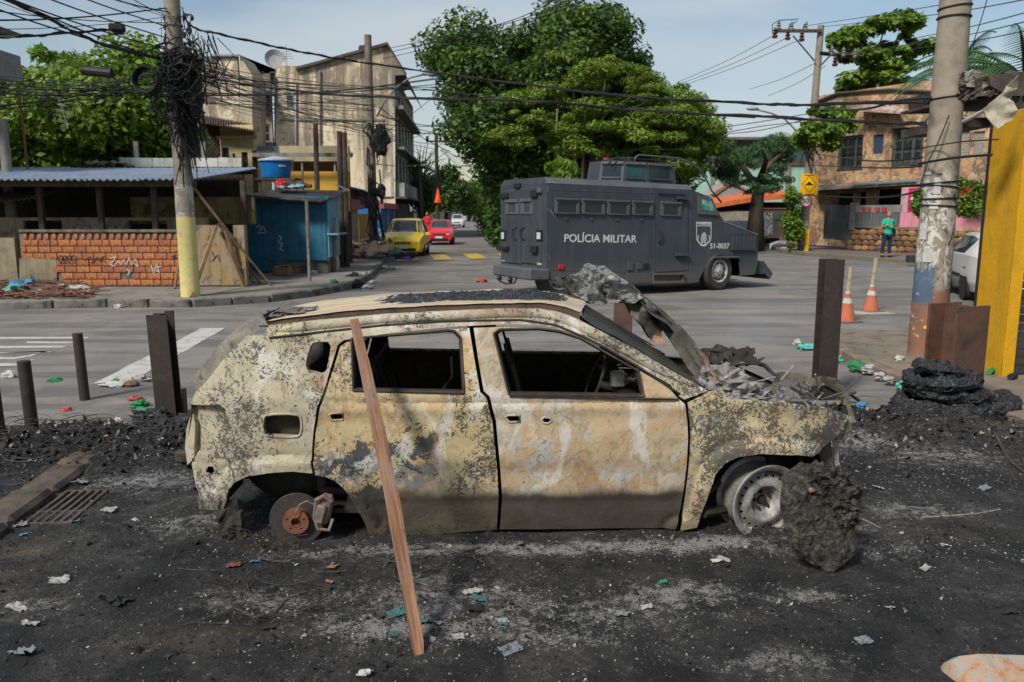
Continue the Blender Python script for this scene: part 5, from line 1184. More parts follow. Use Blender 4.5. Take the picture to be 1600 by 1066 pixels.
for px in(215,320):mb=MB();p=F4.p(px,260,.1);mb.box((p.x,p.y,2.3),(.12,.1,3.2));obj('post',mb,mt_conc,ff,w=True)
mb=MB()
for k in range(6):crumple(mb,at(148+k*7,262,YW+3.9),(.7,.6),200+k,6,.35)
tagd(obj('roof_scrap',mb,wmat('mossy roofing scrap',(.20,.19,.15),(.10,.10,.07),5),None,loc=at(165,262,YW+3.9),w=True),'heap of buckled roofing scrap on the back of the shed roof','scrap metal')
LP=[((302,292),(421,445),-.15,-1.2,.035,mt_wood2,'long brown timber pole leaning from the shed roof down towards the kiosk'),((341,350),(408,445),-.25,-1.1,.028,mt_wood2,'thinner timber pole leaning left of the longest pole'),((352,358),(381,448),-.2,-.7,.055,wmat('pale raw timber',(.30,.20,.12),(.2,.13,.08),5),'thick pale timber stake leaning on the patched wall'),((338,354),(299,465),-.1,-2.0,.05,wmat('tan board',(.34,.21,.12),(.24,.15,.09),5),'tan plank leaning across the foot of the painted utility pole'),((281,402),(273,452),-.1,-.5,.035,mt_wood2,'short brown plank standing against the brick wall left of the painted pole'),((345,352),(425,447),-.3,-1.3,.022,mt_wood2,'rusty brown rod leaning outermost beside the blue kiosk')]
for(A,B,d0,d1,r_,mm,lb_) in LP:
 a,b=LW.p(*A,d0),G(B[0],B[1],.14);mb=MB();mb.tube([b,b.lerp(a,.3),b.lerp(a,.65),a],r_,7 if r_<.05 else 4);tagd(obj('leaning_pole',mb,mm,None,loc=b,w=True),lb_,'pole','timbers leaning by the patched wall')
pb=G(298,463,.14);PY=pb.y;ptop=at(269,-120,PY)
m=NB('utility pole concrete');z=m.xyz()[2];n=m.noise(6,6,.65,.4);c=m.ramp(n,[(.35,(.27,.235,.19)),(.65,(.19,.165,.135))])
wz=m.ma('ADD',z,m.ma('MULTIPLY',m.noise(9,4),.12));c=m.mix(m.ma('MULTIPLY',m.sm(wz,2.40,2.38),m.sm(m.noise(4,6,.7,.6),.46,.54)),c,(.40,.39,.36));c=m.mix(m.sm(wz,1.735,1.715),c,m.mix(m.sm(m.noise(7,6,.7),.45,.7,0,.7),(.60,.52,.20),(.42,.37,.2)))
c=m.mix(m.sm(m.noise(12,7,.75,.8),.6,.67,0,.8),c,(.10,.085,.06));m.out(c,.85,0,m.bump(n,.4,.01));mt_pole1=m.m
up=thing('utility_pole','concrete utility pole with a yellow painted foot and a huge tangle of black cables','utility pole',pb)
mb=MB();mb.tube([Vector((pb.x,PY,-.02)).lerp(Vector((pb.x,PY,ptop.z)),k/14) for k in range(15)],[.20-.05*k/14 for k in range(15)],18);obj('shaft',mb,mt_pole1,up,w=True,smooth=40)
mb=MB();q=at(297,228,PY);mb.box((q.x+.03,PY-.02,q.z),(.18,.22,.32),ch=.02);obj('meter_box',mb,flat('black box',(.015,.015,.016),.5),up,w=True)
for py in(40,105,200,330):
 mb=MB();q=at(280,py,PY);mb.lathe([(.185,-.02),(.19,0),(.185,.02)],16,(pb.x,PY,q.z));obj('steel_band',mb,mt_conc,up,w=True)
b=G(28,440,.14);t_=pole('utility_pole','thin grey wooden pole standing in the wall at the left edge','utility pole',(b.x,b.y,.0),at(3,186,b.y),.15,.11,mt_conc)
b=at(43,264,YW+2);t_=thing('rusty_mast','thin rusty aerial mast sticking up through the shed roof at the left','mast',b);mb=MB();mb.tube([b,at(33,170,YW+2),at(29,152,YW+2),at(24,148,YW+2)],.03,6);obj('mast',mb,mt_rust,t_,w=True)
mb=MB();q=at(93,150,YW+2)
for k in range(5):mb.tube([q+Vector((-.12-.03*k,0,-.15*k)),q+Vector((.12+.03*k,0,-.15*k-.1))],.008,4)
mb.tube([q+Vector((-.08,0,.1)),q+Vector((.15,0,-.8))],.012,5);ae=obj('aerial',mb,flat('pale aluminium',(.5,.5,.5),.4),None,loc=q,w=True);tagd(ae,'pale television aerial in front of the left tree','aerial')
KY=G(450,427,.14).y;KF=Fac((0,KY),0.)
ki=thing('kiosk','small teal-blue painted kiosk with closed shutters under a dark corrugated roof','kiosk',(KF.p(450,427).x,KY,.14))
m=NB('worn teal-blue paint');n=m.noise(2,7,.65,.5);c=m.ramp(n,[(.3,(.012,.085,.14)),(.5,(.018,.12,.19)),(.7,(.03,.155,.22))]);c=m.mix(m.sm(m.noise(4,8,.75,1),.6,.68,0,.7),c,(.20,.27,.30));c=m.mix(m.sm(m.noise(1,6,.6,0,m.mp(m.o,(8,8,.7))),.52,.7,0,.6),c,(.02,.04,.05))
mt_kio=m.out(c,.6,0,m.bump(n,.15,.01),.35)
mt_kio2=wmat('faded light blue paint',(.14,.33,.42),(.10,.26,.36),2,(.2,.26,.28),3,.6,.6)
kz=KF.ah(450,408)[1];kt=KF.ah(450,306)[1];kx0,kx1=KF.ah(381,400)[0],KF.ah(513,400)[0]
mb=MB();mb.box(((kx0+kx1)/2,KY+.75,(kz+kt)/2),(kx1-kx0,1.5,kt-kz));obj('body',mb,mt_kio,ki,w=True)
mb=MB();KF.box(mb,(405,407),(513,428),.06,1.4,.02);obj('plinth',mb,mt_mort,ki,w=True)
for(xa_,ya_,xb_,yb_) in((386,331,421,424),(424,318,444,418),(448,318,482,407),(484,318,511,407)):
 mb=MB();KF.box(mb,(xa_,ya_),(xb_,yb_),-.025,.01,.006);obj('shutter',mb,mt_kio,ki,w=True)
for k in range(5):mb=MB();mb.box((kx1+.02,KY+.15+.3*k,(kz+kt)/2+.05),(.03,.285,kt-kz-.1),ch=.005);obj('side_board',mb,mt_kio2,ki,w=True)
mb=MB();mb.box((kx1+.16,KY+.55,KF.ah(513,366)[1]),(.34,1.2,.05));obj('counter',mb,mt_kio2,ki,w=True)
scribble(KF,[(400,356),(405,352),(410,358),(404,362),(412,354),(416,364),(402,364)],mt_gw,ki,.012,-.035);scribble(KF,[(436,368),(440,372),(436,378),(442,382),(437,388),(443,392)],mt_gw,ki,.014,-.035)
A,B,C,D=at(361,305,KY-.55),at(503,315,KY-.6),at(544,300,KY+1.7),at(431,297,KY+1.7)
obj('roof_sheet',corr(A,B,C,D,24,.022,sag=.03),wmat('sooty corrugated sheet',(.13,.115,.10),(.08,.07,.06),3,(.03,.028,.026),3,.7,.5),ki,w=True)
mb=MB();mb.tube([A,B],.04,6);mb.tube([D,C],.04,6);obj('roof_purlin',mb,mt_wood,ki,w=True)
for px,pyb,pyt,mm in((484,440,313,mt_conc),(527,425,340,wmat('flaking white post',(.42,.40,.36),(.2,.16,.12),6)),(521,425,362,mt_wood2)):
 g_=G(px,pyb,.14);mb=MB();mb.tube([g_,Vector((g_.x,g_.y,at(px,pyt,g_.y).z))],.045,8);obj('post',mb,mm,ki,w=True)
for k,(px,py,s_) in enumerate(((443,431,.34),(459,427,.25),(434,430,.2))):
 g_=G(px,py,.14);mb=MB();mb.box(g_+Vector((0,0,s_*.42)),(s_*1.2,s_,s_*.8),.4*k,ch=.02);mb.box(g_+Vector((s_*.3,-.1,s_*.86)),(s_*.7,s_*.8,.02),.9*k)
 tagd(obj('cardboard_box',mb,flat('brown cardboard',(.27,.16,.08),.9),None,loc=g_,w=True),('larger brown cardboard box on the ground before the blue kiosk','small brown box right of the larger one at the kiosk plinth','smallest brown box left of the larger one at the kiosk')[k],'box')
tk=thing('water_tank','round blue plastic water tank with a pale lid standing above the kiosk roof','water tank',at(432,278,KY+2.4));q=at(432,278,KY+2.4);k_=(KY+2.4)/1244
mb=MB();mb.lathe([(0,0),(20.5*k_,0),(21.5*k_,.1),(24*k_,23*k_),(26*k_,24*k_),(26*k_,26*k_)],28,q);obj('tank',mb,flat('blue plastic',(.01,.14,.40),.35),tk,w=True,smooth=40)
mb=MB();mb.lathe([(26.3*k_,25*k_),(26*k_,27*k_),(14*k_,30*k_),(4*k_,32*k_),(0,32*k_)],28,q);obj('lid',mb,flat('pale blue grey lid',(.36,.40,.44),.5),tk,w=True,smooth=30)
mb=MB()
for k in range(7):th=R(-62+k*4.2);rr_=23.6*k_;mb.box(q+Vector((rr_*math.cos(th),rr_*math.sin(th),17*k_)),(.012,.022,.055),th)
obj('white_lettering',mb,mt_wh,tk,w=True,kind='stuff')
st_=thing('tank_stand','rough timber and metal stand carrying the blue water tank','stand',(q.x,q.y,0));mb=MB();mb.box(q+Vector((.1,0,-.05)),(1.25,.9,.06));obj('platform',mb,mt_wood,st_,w=True)
for dx in(-.42,.0,.5):
 mb=MB();mb.box((q.x+dx,q.y-.35,q.z/2),(.07,.07,q.z-.1));obj('post',mb,mt_wood if dx else flat('white pipe',(.5,.5,.5)),st_,w=True)
mb=MB();crumple(mb,at(439,288,KY+1.4),(.3,.25),44,7,.5,Euler((R(80),0,0)).to_matrix());tagd(obj('red_cloth',mb,flat('bright red cloth',(.62,.015,.015),.8),None,loc=at(439,288,KY+1.4),w=True),'bright red cloth under the blue water tank','cloth')
mb=MB();mb.tube([at(446,286,KY+1.2),at(470,289,KY+1.2),at(487,291,KY+1.1)],[.10,.09,.05],8);tagd(obj('log',mb,mt_wood,None,loc=at(446,286,KY+1.2),w=True),'dark log lying on the kiosk roof beside the tank','log')
for k in range(5):
 a,b=at(rnd.uniform(525,540),rnd.uniform(285,303),KY+1.3),at(rnd.uniform(528,548),rnd.uniform(286,306),KY+1.2);mb=MB();mb.tube([a,b],.018,5);tagd(obj('roof_stick',mb,mt_conc,None,loc=a,w=True),'one of the loose grey sticks piled on the right end of the kiosk roof','stick','sticks on the kiosk roof')
mb=MB();crumple(mb,at(455,297,KY+1),(.8,.6),45,7,.3);tagd(obj('blue_tarpaulin',mb,mt_kio2,None,loc=at(455,297,KY+1),w=True),'crumpled pale blue tarpaulin on the kiosk roof below the log','tarpaulin')
for px,yt in((494,193),(531,205),(539,207),(473,255)):
 p=at(px,300,KY+2.6);pole('timber_post',{494:'tallest dark timber post rising behind the kiosk, left of a pair',531:'left post of the close pair of dark timber posts behind the kiosk',539:'right post of the close pair of dark timber posts behind the kiosk',473:'thin pale post with a crossbar right of the water tank'}[px],'post',(p.x,p.y,0),at(px-1,yt,p.y),.09 if px!=473 else .04,.08 if px!=473 else .035,mt_wood if px!=473 else mt_conc,n=8)
YF=Fac((0,27.),0.)
yw=thing('orange_house','single-storey house with a bright orange lower wall and brown band behind the kiosk','house',(YF.p(490,300).x,27,0))
mb=MB();YF.box(mb,(440,268),(545,330),0,.25);obj('lower_wall',mb,wmat('bright orange render',(.62,.36,.05),(.54,.31,.05),1,(.3,.18,.06),2,.3,.2),yw,w=True)
mb=MB();YF.wall(mb,(436,228),(545,268),[((452,252),(527,268))],.25);obj('upper_wall',mb,wmat('cream render',(.45,.38,.24),(.36,.30,.19),2,(.18,.15,.1),2,.5,.4),yw,w=True)
mb=MB();YF.box(mb,(452,251),(527,269),.6,.7);obj('brown_board',mb,flat('brown board wall',(.13,.065,.03)),yw,w=True)
mb=MB();YF.box(mb,(521,236),(524,268),.1,.14);obj('white_post',mb,flat('white pipe',(.5,.5,.5)),yw,w=True)
cn=thing('canopy','grey ribbed flat canopy over the yard in front of the stained apartment block','canopy',at(470,240,28));obj('roof_sheet',corr(at(393,245,27.6),at(550,246,27.6),at(546,229,34),at(398,228,34),40,.04,4),wmat('grey ribbed sheet',(.24,.235,.22),(.17,.165,.155),3,(.08,.07,.06),3,.7,.5),cn,w=True)
mb=MB();YF.box(mb,(393,239),(551,245),-.62,-.55);obj('fascia',mb,mt_conc,cn,w=True)
for px in(400,448,503,545):mb=MB();p=at(px,300,28);mb.box((p.x,28,2),(.12,.12,4.0));obj('post',mb,mt_wood,cn,w=True)
HF=Fac((0,31.),R(-12));HF.O=at(370,300,31);HF.O.z=0
yh=thing('yellow_house','small pale yellow two-storey house with a wooden lattice balcony left of the canopy','house',HF.w(0,0,0))
mt_yel2=wmat('pale yellow render',(.60,.51,.26),(.52,.44,.23),1.5,(.25,.2,.12),2,.4,.4)
mb=MB();HF.wall(mb,(343,196),(402,330),[((346,231),(358,248)),((377,238),(388,264)),((363,240),(368,249))],.25);obj('wall',mb,mt_yel2,yh,w=True)
mb=MB();HF.box(mb,(341,213),(404,217),-.12,0,ref=0);obj('ledge',mb,mt_yel2,yh,w=True)
mt_bw=wmat('brown joinery',(.14,.07,.035),(.09,.045,.025),4)
fwin(HF,(346,231),(358,248),yh,mt_bw,nv=1);fwin(HF,(377,238),(388,264),yh,mt_bw,nv=0,nh=1,sill=False,name='door');fwin(HF,(363,240),(368,249),yh,mt_bw,nv=0)
A,B,C,D=at(306,190,30.4),at(406,207,30),at(404,196,35),at(306,178,35);obj('roof',corr(A,B,C,D,24,.04,4),wmat('dark old tiles',(.10,.075,.055),(.06,.05,.04),4),yh,w=True)
mb=MB();HF.box(mb,(311,193),(343,216),.1,.2);obj('timber_wall',mb,mt_bw,yh,w=True)
mb=MB();(a0_,h1_),(a1_,h0_)=HF.ah(308,215),HF.ah(343,248);k_=.16;n_=int((a1_-a0_+h1_-h0_)/k_)
for i in range(n_):
 for sg in(-1,1):
  s0=a0_+i*k_-(h1_-h0_ if sg>0 else 0);pts=[]
  for hh_ in(h0_,h1_):
   pts.append((s0+(hh_-h0_) if sg>0 else a0_+i*k_-(hh_-h0_),hh_))
  (xa_,ya_),(xb_,yb_)=pts;
  if xa_>xb_:(xa_,ya_),(xb_,yb_)=(xb_,yb_),(xa_,ya_)
  l,r_=max(xa_,a0_),min(xb_,a1_)
  if r_<=l:continue
  f=lambda x:ya_+(yb_-ya_)*(x-xa_)/(xb_-xa_)
  mb.tube([HF.w(l,f(l),-.02*sg),HF.w(r_,f(r_),-.02*sg)],.022,4)
obj('lattice',mb,flat('pale lattice',(.34,.30,.22)),yh,w=True,kind='stuff')
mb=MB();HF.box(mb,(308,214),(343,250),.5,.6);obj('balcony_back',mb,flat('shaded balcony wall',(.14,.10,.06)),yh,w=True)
mb=MB();HF.boxah(mb,HF.ah(308,300)[0],0,HF.ah(343,300)[0],HF.ah(320,250)[1],0,.25);obj('lower_wall',mb,mt_yel2,yh,w=True)
m=NB('rain stained render');n=m.noise(.5,7,.62,.6);c=m.ramp(n,[(.33,(.70,.60,.42)),(.52,(.60,.50,.35)),(.68,(.48,.40,.29))]);z=m.xyz()[2]
st=m.noise(1,8,.66,.5,m.mp(m.o,(1.1,1.1,.09)));up_=m.sm(z,3,11,0,.16)
c=m.mix(m.sm(m.ma('ADD',st,up_),.55,.70,0,.85),c,(.12,.10,.078));c=m.mix(m.sm(m.ma('ADD',m.noise(1.3,9,.72,.8),m.ma('MULTIPLY',up_,.6)),.54,.64,0,.72),c,(.17,.145,.115));c=m.mix(m.sm(m.noise(.9,8,.7,.8),.58,.63,0,.6),c,(.42,.27,.18))
mt_apt=m.out(c,.9,0,m.bump(n,.1,.02),.2)
AY=57.;AF=Fac((0,AY),0.)
ap=thing('apartment_building','tall rain-stained beige apartment building with a pitched gable facing the junction','building',(AF.p(540,330).x,AY,0))
gp=[AF.p(*q) for q in((431,340),(617,340),(617,118),(634,117),(605,71),(474,103),(431,103))]
poly=[(p.x,p.z) for p in gp];poly[0]=(poly[0][0],0);poly[1]=(poly[1][0],0)
hl_=[[(lambda p:(p.x,p.z))(AF.p(*q)) for q in((447,149),(447,169),(459,169),(459,149))]]
tri_=tessellate_polygon([[Vector((x,z_,0)) for x,z_ in poly],[Vector((x,z_,0)) for x,z_ in hl_[0]]]);allp=poly+hl_[0]
mb=MB();mb.add([(x,AY,z_) for x,z_ in allp],[tuple(t) for t in tri_]);obj('gable_wall',mb,mt_apt,ap,w=True)
fwin(AF,(447,149),(459,169),ap,mt_frm,nv=0,nh=6,sill=True)
mb=MB();AF.box(mb,(436,186),(600,188.5),-.10,0);obj('string_course',mb,mt_conc,ap,w=True)
for px,y0_,y1_,mm in((500,110,228,mt_conc),(462,128,252,flat('white pipe',(.5,.5,.5))),(430,120,230,mt_wood)):
 mb=MB();mb.tube([AF.p(px,y0_,-.12),AF.p(px,y1_,-.12)],.06,6);obj('downpipe',mb,mm,ap,w=True)
sx=poly[1][0];SF=Fac((sx,AY),math.atan2(1,-.0482));SF.n=Vector((1,.0482,0)).normalized()
LS=20.
hb_=[SF.ah(625,y,0)[1] for y in(187,237,247,286)];hbase=SF.ah(620,308)[1];heave=SF.ah(617,118)[1]
wins=[]
for h0_,h1_ in((hb_[1],hb_[0]),(hb_[3],hb_[2]),(hb_[0]+1.0,heave-1.0)):
 for k in range(6):wins.append((1.2+k*3.0,h0_,1.2+k*3.0+2.0,h1_))
mb=MB();SF.wall(mb,(0,hbase),(LS,heave),[((w_[0],w_[1]),(w_[2],w_[3])) for w_ in wins],.25,ah=True)
obj('street_wall',mb,wmat('grimy pale render',(.46,.43,.37),(.36,.33,.28),1,(.10,.09,.075),1.5,.7,.7),ap,w=True)
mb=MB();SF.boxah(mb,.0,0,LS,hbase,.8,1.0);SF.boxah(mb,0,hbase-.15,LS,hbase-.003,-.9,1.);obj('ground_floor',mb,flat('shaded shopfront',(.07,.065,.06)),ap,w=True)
for(x0_,y0_,x1_,y1_) in wins:
 mb=MB();
 for xx in(x0_,(x0_+x1_)/2-.03,x1_-.06):SF.boxah(mb,xx,y0_,xx+.06,y1_,.07,.13)
 SF.boxah(mb,x0_,y1_-.06,x1_,y1_,.068,.132);SF.boxah(mb,x0_,y0_,x1_,y0_+.06,.068,.132);o_=obj('window',mb,mt_frm,ap,w=True)
 mb=MB();SF.boxah(mb,x0_,y0_,x1_,y1_,.095,.105);obj('pane',mb,mt_pane,o_,w=True)
bal=[(w_[0],w_[1]) for w_ in wins if abs(w_[1]-hb_[3])<.01]
mb=MB();SF.boxah(mb,.3,hbase,18.8,hb_[3]-.15,-.7,-.02);obj('parapet_band',mb,wmat('stained balcony band',(.38,.37,.33),(.28,.27,.24),1.2,(.07,.065,.055),1.6,.8,.8),ap,w=True)
mb=MB();SF.boxah(mb,.3,hb_[1]-.2,18.8,hb_[1]-.02,-.75,-.02);SF.boxah(mb,.3,hb_[0]+.1,18.8,hb_[0]+.35,-.75,-.02);obj('sun_shade',mb,mt_conc,ap,w=True)
rp=[AF.p(634,117,-.3),AF.p(605,70,-.3),AF.p(462,109,-.3)];back_=Vector((-.0482*20,20,0))
mb=MB();mb.add([rp[0],rp[1],rp[1]+back_,rp[0]+back_],[(0,1,2,3)]);mb.add([rp[1],rp[2],rp[2]+back_,rp[1]+back_],[(0,1,2,3)])
for a,b in zip(rp[:-1],rp[1:]):mb.prism([a,b,b+Vector((0,0,.18)),a+Vector((0,0,.18))],(0,.4,0))
obj('roof',mb,wmat('dark roof edge',(.06,.05,.045),(.10,.085,.07),1),ap,w=True)
mb=MB();mb.lathe([(.25,0),(.25,.5),(.45,.55),(.4,.9),(0,1.0)],12,AF.p(566,82)-Vector((0,-1,.3)));obj('roof_vent',mb,mt_td,ap,w=True)
wg=thing('apartment_wing','set-back wing of the stained apartment block with grey-framed windows','building',(AF.p(410,330).x,AY+2,0))
WF=Fac((0,AY+1.5),0.)
mb=MB();WF.wall(mb,(385,108),(432,340),[((394,149),(423,166)),((398,194),(423,222))],.3);obj('wall',mb,mt_apt,wg,w=True)
fwin(WF,(394,149),(423,166),wg,mt_frm,nv=3,fw=.09);fwin(WF,(398,194),(423,222),wg,mt_frm,nv=1,nh=1,fw=.12)
mb=MB();mb.prism([WF.p(385,150,-1.6),WF.p(430,150,-1.6),WF.p(426,140,0),WF.p(382,140,0)],(0,0,.12));obj('shed_roof',mb,mt_conc,wg,w=True)
mb=MB();WF.box(mb,(384,223),(430,234),-1.2,0);obj('balcony_slab',mb,mt_conc,wg,w=True)
mb=MB();mb.prism([WF.p(374,86,0),WF.p(398,118,0),WF.p(440,112,0),WF.p(431,103,0),WF.p(393,112,0)],(0,6,0));obj('roof',mb,wmat('mottled dark roof',(.13,.11,.09),(.09,.08,.065),1),wg,w=True)
bb_=thing('apartment_block','long beige rain-streaked block standing behind the left tree and the cable tangle','building',(AF.p(280,330).x,AY-3,0));BF=Fac((0,AY-3),0.)
mb=MB();BF.wall(mb,(72,88),(384,340),[((135,88),(200,110)),((384-9,183),(384-4,196))],.3);obj('wall',mb,mt_apt,bb_,w=True)
mb=MB();mb.prism([BF.p(375,87,0),BF.p(394,118,0),BF.p(394,340,0),BF.p(375,340,0)],(0,3,0));obj('end_wall',mb,wmat('pinkish render',(.50,.42,.30),(.42,.36,.26),1,(.2,.17,.12),2,.4,.6),bb_,w=True)
for q in((70,135),(200,260),(330,376)):obj('roof_edge',corr(BF.p(q[0],88,-.2),BF.p(q[1],88,-.2),BF.p(q[1],86,2.),BF.p(q[0],86,2.),16,.08,4),mt_wood,bb_,w=True)
mb=MB();q=AF.p(430,96,.5);mb.lathe([(.0,0),(.45,.06),(.75,.28)],18,q,Euler((R(70),0,R(25))).to_matrix());mb.tube([q,q-Vector((0,0,1.1))],.05,6);tagd(obj('satellite_dish',mb,flat('grey dish',(.35,.35,.35)),None,loc=q,w=True),'grey satellite dish on the apartment roof','satellite dish')
mb=MB();q=AF.p(448,96,.5);mb.tube([q+Vector((0,0,1.1)),q-Vector((0,0,.8))],.03,5)
for k in range(4):mb.tube([q+Vector((-.5+k*.08,0,.2+.15*k)),q+Vector((.5-k*.08,0,.2+.15*k))],.02,4)
tagd(obj('aerial',mb,flat('grey dish',(.35,.35,.35)),None,loc=q,w=True),'thin roof aerial right of the satellite dish','aerial')
cb=thing('balcony_building','grey balcony and slab roof of a building at the top left corner','building',at(0,330,19));CF=Fac((0,19.),0.)
mb=MB();CF.box(mb,(-260,55),(-68,101),0,2.5);obj('balcony',mb,wmat('grey render',(.28,.27,.24),(.22,.21,.19),2),cb,w=True)
mb=MB();a=CF.p(-260,18),CF.p(-70,24),CF.p(-58,20),CF.p(-260,-4);mb.prism(a,(0,2.4,0));obj('slab_roof',mb,wmat('dark slab',(.10,.09,.08),(.3,.28,.2),1.5),cb,w=True)
for px in(-72,-160):mb=MB();mb.tube([CF.p(px,27,.1),CF.p(px+2,56,.1)],.03,6);obj('post',mb,mt_td,cb,w=True)
mb=MB();CF.box(mb,(-260,101),(-110,330),.6,2.4);obj('wall',mb,mt_apt,cb,w=True)
ST=Fac((-7.3,35.),math.atan2(1,-.0482));ST.n=Vector((1,.0482,0)).normalized()
def stbox(name,label,cat,A,B,th,mat,extra=None):
 (a0_,h1_),(a1_,_)=ST.ah(*A),ST.ah(*B);t_=thing(name,label,cat,ST.w((a0_+a1_)/2,0,0));mb=MB();ST.boxah(mb,a0_,0,a1_,h1_,0,th);obj('wall',mb,mat,t_,w=True);return t_,a0_,a1_,h1_
t_,a,b,h=stbox('white_wall','flaking white wall with a red ledge right of the kiosk','wall',(538,327),(561,380),.3,wmat('flaking whitewash',(.50,.48,.40),(.38,.36,.30),1.5,(.12,.11,.08),2,.7,.8))
mb=MB();ST.boxah(mb,a-.2,h,b+.1,h+.22,-.25,.3);obj('red_ledge',mb,flat('red brown ledge',(.40,.07,.04)),t_,w=True);mb=MB();ST.boxah(mb,a-.2,h+.23,b+.1,h+.45,-.1,.3);obj('top_ledge',mb,mt_conc,t_,w=True)
t_,a,b,h=stbox('ochre_wall','ochre yellow yard wall left of the nearer street pole','wall',(561,334),(579,372),.3,wmat('ochre render',(.58,.33,.04),(.48,.27,.05),1.5,(.15,.1,.04),2,.6,.6))
hs_=thing('brick_house','low red brick house with a grey tin roof behind the white and ochre walls','house',ST.w(2,0,3));mb=MB();(a0_,h1_),(a1_,_)=ST.ah(540,300,2.5),ST.ah(585,300,2.5);ST.boxah(mb,a0_,0,a1_,h1_+.3,2.5,6);obj('wall',mb,wmat('raw red brick',(.34,.12,.07),(.22,.10,.06),2,(.08,.05,.04),3,.6),hs_,w=True)
obj('roof_sheet',corr(ST.w(a0_-1,h1_+.1,1.2),ST.w(a1_,h1_-.4,1.2),ST.w(a1_,h1_+.8,6),ST.w(a0_-1,h1_+1.2,6),18,.04,4),wmat('tin roof',(.30,.32,.33),(.2,.2,.2),2),hs_,w=True)
t_,a,b,h=stbox('blue_shop','bright blue shopfront with a pale blue frame behind the yellow van','shop',(592,326),(616.5,380),3.,wmat('bright blue paint',(.01,.16,.46),(.012,.12,.36),2,(.03,.08,.2),2,.5))
for x0_,x1_ in((a,a+.35),(b-.3,b),((a+b)/2-.15,(a+b)/2+.15)):mb=MB();ST.boxah(mb,x0_,0,x1_,h,-.08,-.002);obj('pilaster',mb,wmat('pale blue',(.35,.50,.58),(.28,.42,.5),2) if x0_==a else bpy.data.materials['pale blue'],t_,w=True)
mb=MB();ST.boxah(mb,a,h,b,h+.35,-.3,.0);obj('fascia',mb,flat('dull red fascia',(.30,.08,.07)),t_,w=True)
mb=MB();ST.boxah(mb,a+.5,.2,(a+b)/2-.3,h-.3,-.03,-.004);obj('door',mb,flat('deep blue door',(.008,.06,.18)),t_,w=True)
mb=MB();ST.boxah(mb,(a+b)/2+.4,h*.45,b-.5,h-.3,-.03,-.004);obj('window',mb,flat('deep blue door',(.008,.06,.18)),t_,w=True)
t_,a,b,h=stbox('dark_gate','tall dark grey sheet metal gate under the apartment overhang','gate',(618,317),(640,345),.1,flat('dark grey sheet',(.055,.06,.065)))
n_=9
for k in range(n_):mb=MB();ST.boxah(mb,a+(b-a)*k/n_+.05,.1,a+(b-a)*(k+1)/n_-.05,h-.1,-.06,-.002);obj('panel',mb,flat('dark grey sheet',(.055,.06,.065)),t_,w=True)
hcol=[((642,330),(648,350),(.40,.36,.30),'short cream wall right of the dark gate','wall'),((649,333),(662,352),(.30,.38,.42),'pale blue-grey street gate behind the red car','gate'),((662,330),(668,350),(.12,.13,.14),'dark grey street gate right of the pale blue one','gate'),((669,326),(681,348),(.50,.44,.34),'cream garden wall left of the slim street pole','wall'),((684,322),(697,345),(.46,.40,.32),'beige garden wall right of the slim street pole','wall'),((698,320),(712,340),(.38,.36,.33),'grey far street wall left of the white pickup','wall'),((713,318),(727,336),(.34,.30,.26),'farthest brownish wall along the left of the street','wall')]
for A,B,c_,lb_,ct in hcol:stbox('street_'+ct,lb_,ct,A,B,.3,wmat('render '+lb_[:14],c_,None,1.2,None,2,.5,.5))
def house(name,label,A,B,d,depth,mat,roofm,win=2):
 (a0_,h1_),(a1_,_)=ST.ah(*A,d),ST.ah(*B,d);t_=thing(name,label,'house',ST.w((a0_+a1_)/2,0,d));mb=MB();ST.boxah(mb,a0_,0,a1_,h1_,d,d+depth);obj('wall',mb,mat,t_,w=True)
 mb=MB();p=[ST.w(a0_-.3,h1_,d-.5),ST.w(a0_-.3,h1_+1.2,d+depth/2),ST.w(a0_-.3,h1_,d+depth+.5)];mb.prism(p,ST.d*(a1_-a0_+.6));obj('roof',mb,roofm,t_,w=True)
 for k in range(win):
  x=a0_+(a1_-a0_)*(k+.5)/win;mb=MB();ST.boxah(mb,x-.5,h1_-1.6,x+.5,h1_-.5,d-.03,d-.003);o_=obj('window',mb,mt_frm,t_,w=True);mb=MB();ST.boxah(mb,x-.42,h1_-1.52,x+.42,h1_-.58,d-.04,d-.031);obj('pane',mb,mt_pane,o_,w=True)
mt_tile=wmat('orange clay tile roof',(.42,.16,.07),(.30,.12,.06),2,(.12,.07,.05),3,.5)
house('street_house','white two-storey house beyond the stained apartment building',(647,299),(664,330),1.5,8,wmat('white house render',(.6,.58,.55)),mt_conc);house('street_house','low house with an orange roof behind the slim street pole',(664,322),(694,330),3,7,wmat('tan house render',(.45,.38,.28)),mt_tile)
house('street_house','farther cream house right of the orange roofed one',(698,308),(712,330),2,8,bpy.data.materials['tan house render'],mt_conc);house('street_house','farthest pale house on the left of the street',(714,312),(726,330),2,8,bpy.data.materials['white house render'],mt_tile)
mt_pole2=wmat('grey-brown pole',(.22,.185,.145),(.15,.13,.105),5,(.06,.05,.04),6,.6,.5)
def upole(px,pyb,pyt,Y,r0,r1,label,arms=(),mat=None):
 b_=at(px,pyb,Y);x_=b_.x;zt=at(px,pyt,Y).z;t_=pole('utility_pole',label,'utility pole',(x_,Y,0),(x_,Y,zt),r0,r1,mat or mt_pole2,n=12);return t_,x_,zt
p1,p1x,p1z=upole(584,392,55,33.,.20,.14,'thick grey-brown utility pole beside the cardboard heap, with a curved lamp arm')
mb=MB();P=[at(589,182,32.9),at(600,160,32.9),at(619,137,32.8),at(640,122,32.7),at(664,116,32.6)];mb.tube(P,.04,6);obj('lamp_arm',mb,mt_conc,p1,w=True,smooth=True);mb=MB();mb.box(P[-1]+Vector((.15,0,0)),(.5,.2,.1),ch=.04);obj('lamp_head',mb,mt_conc,p1,w=True)
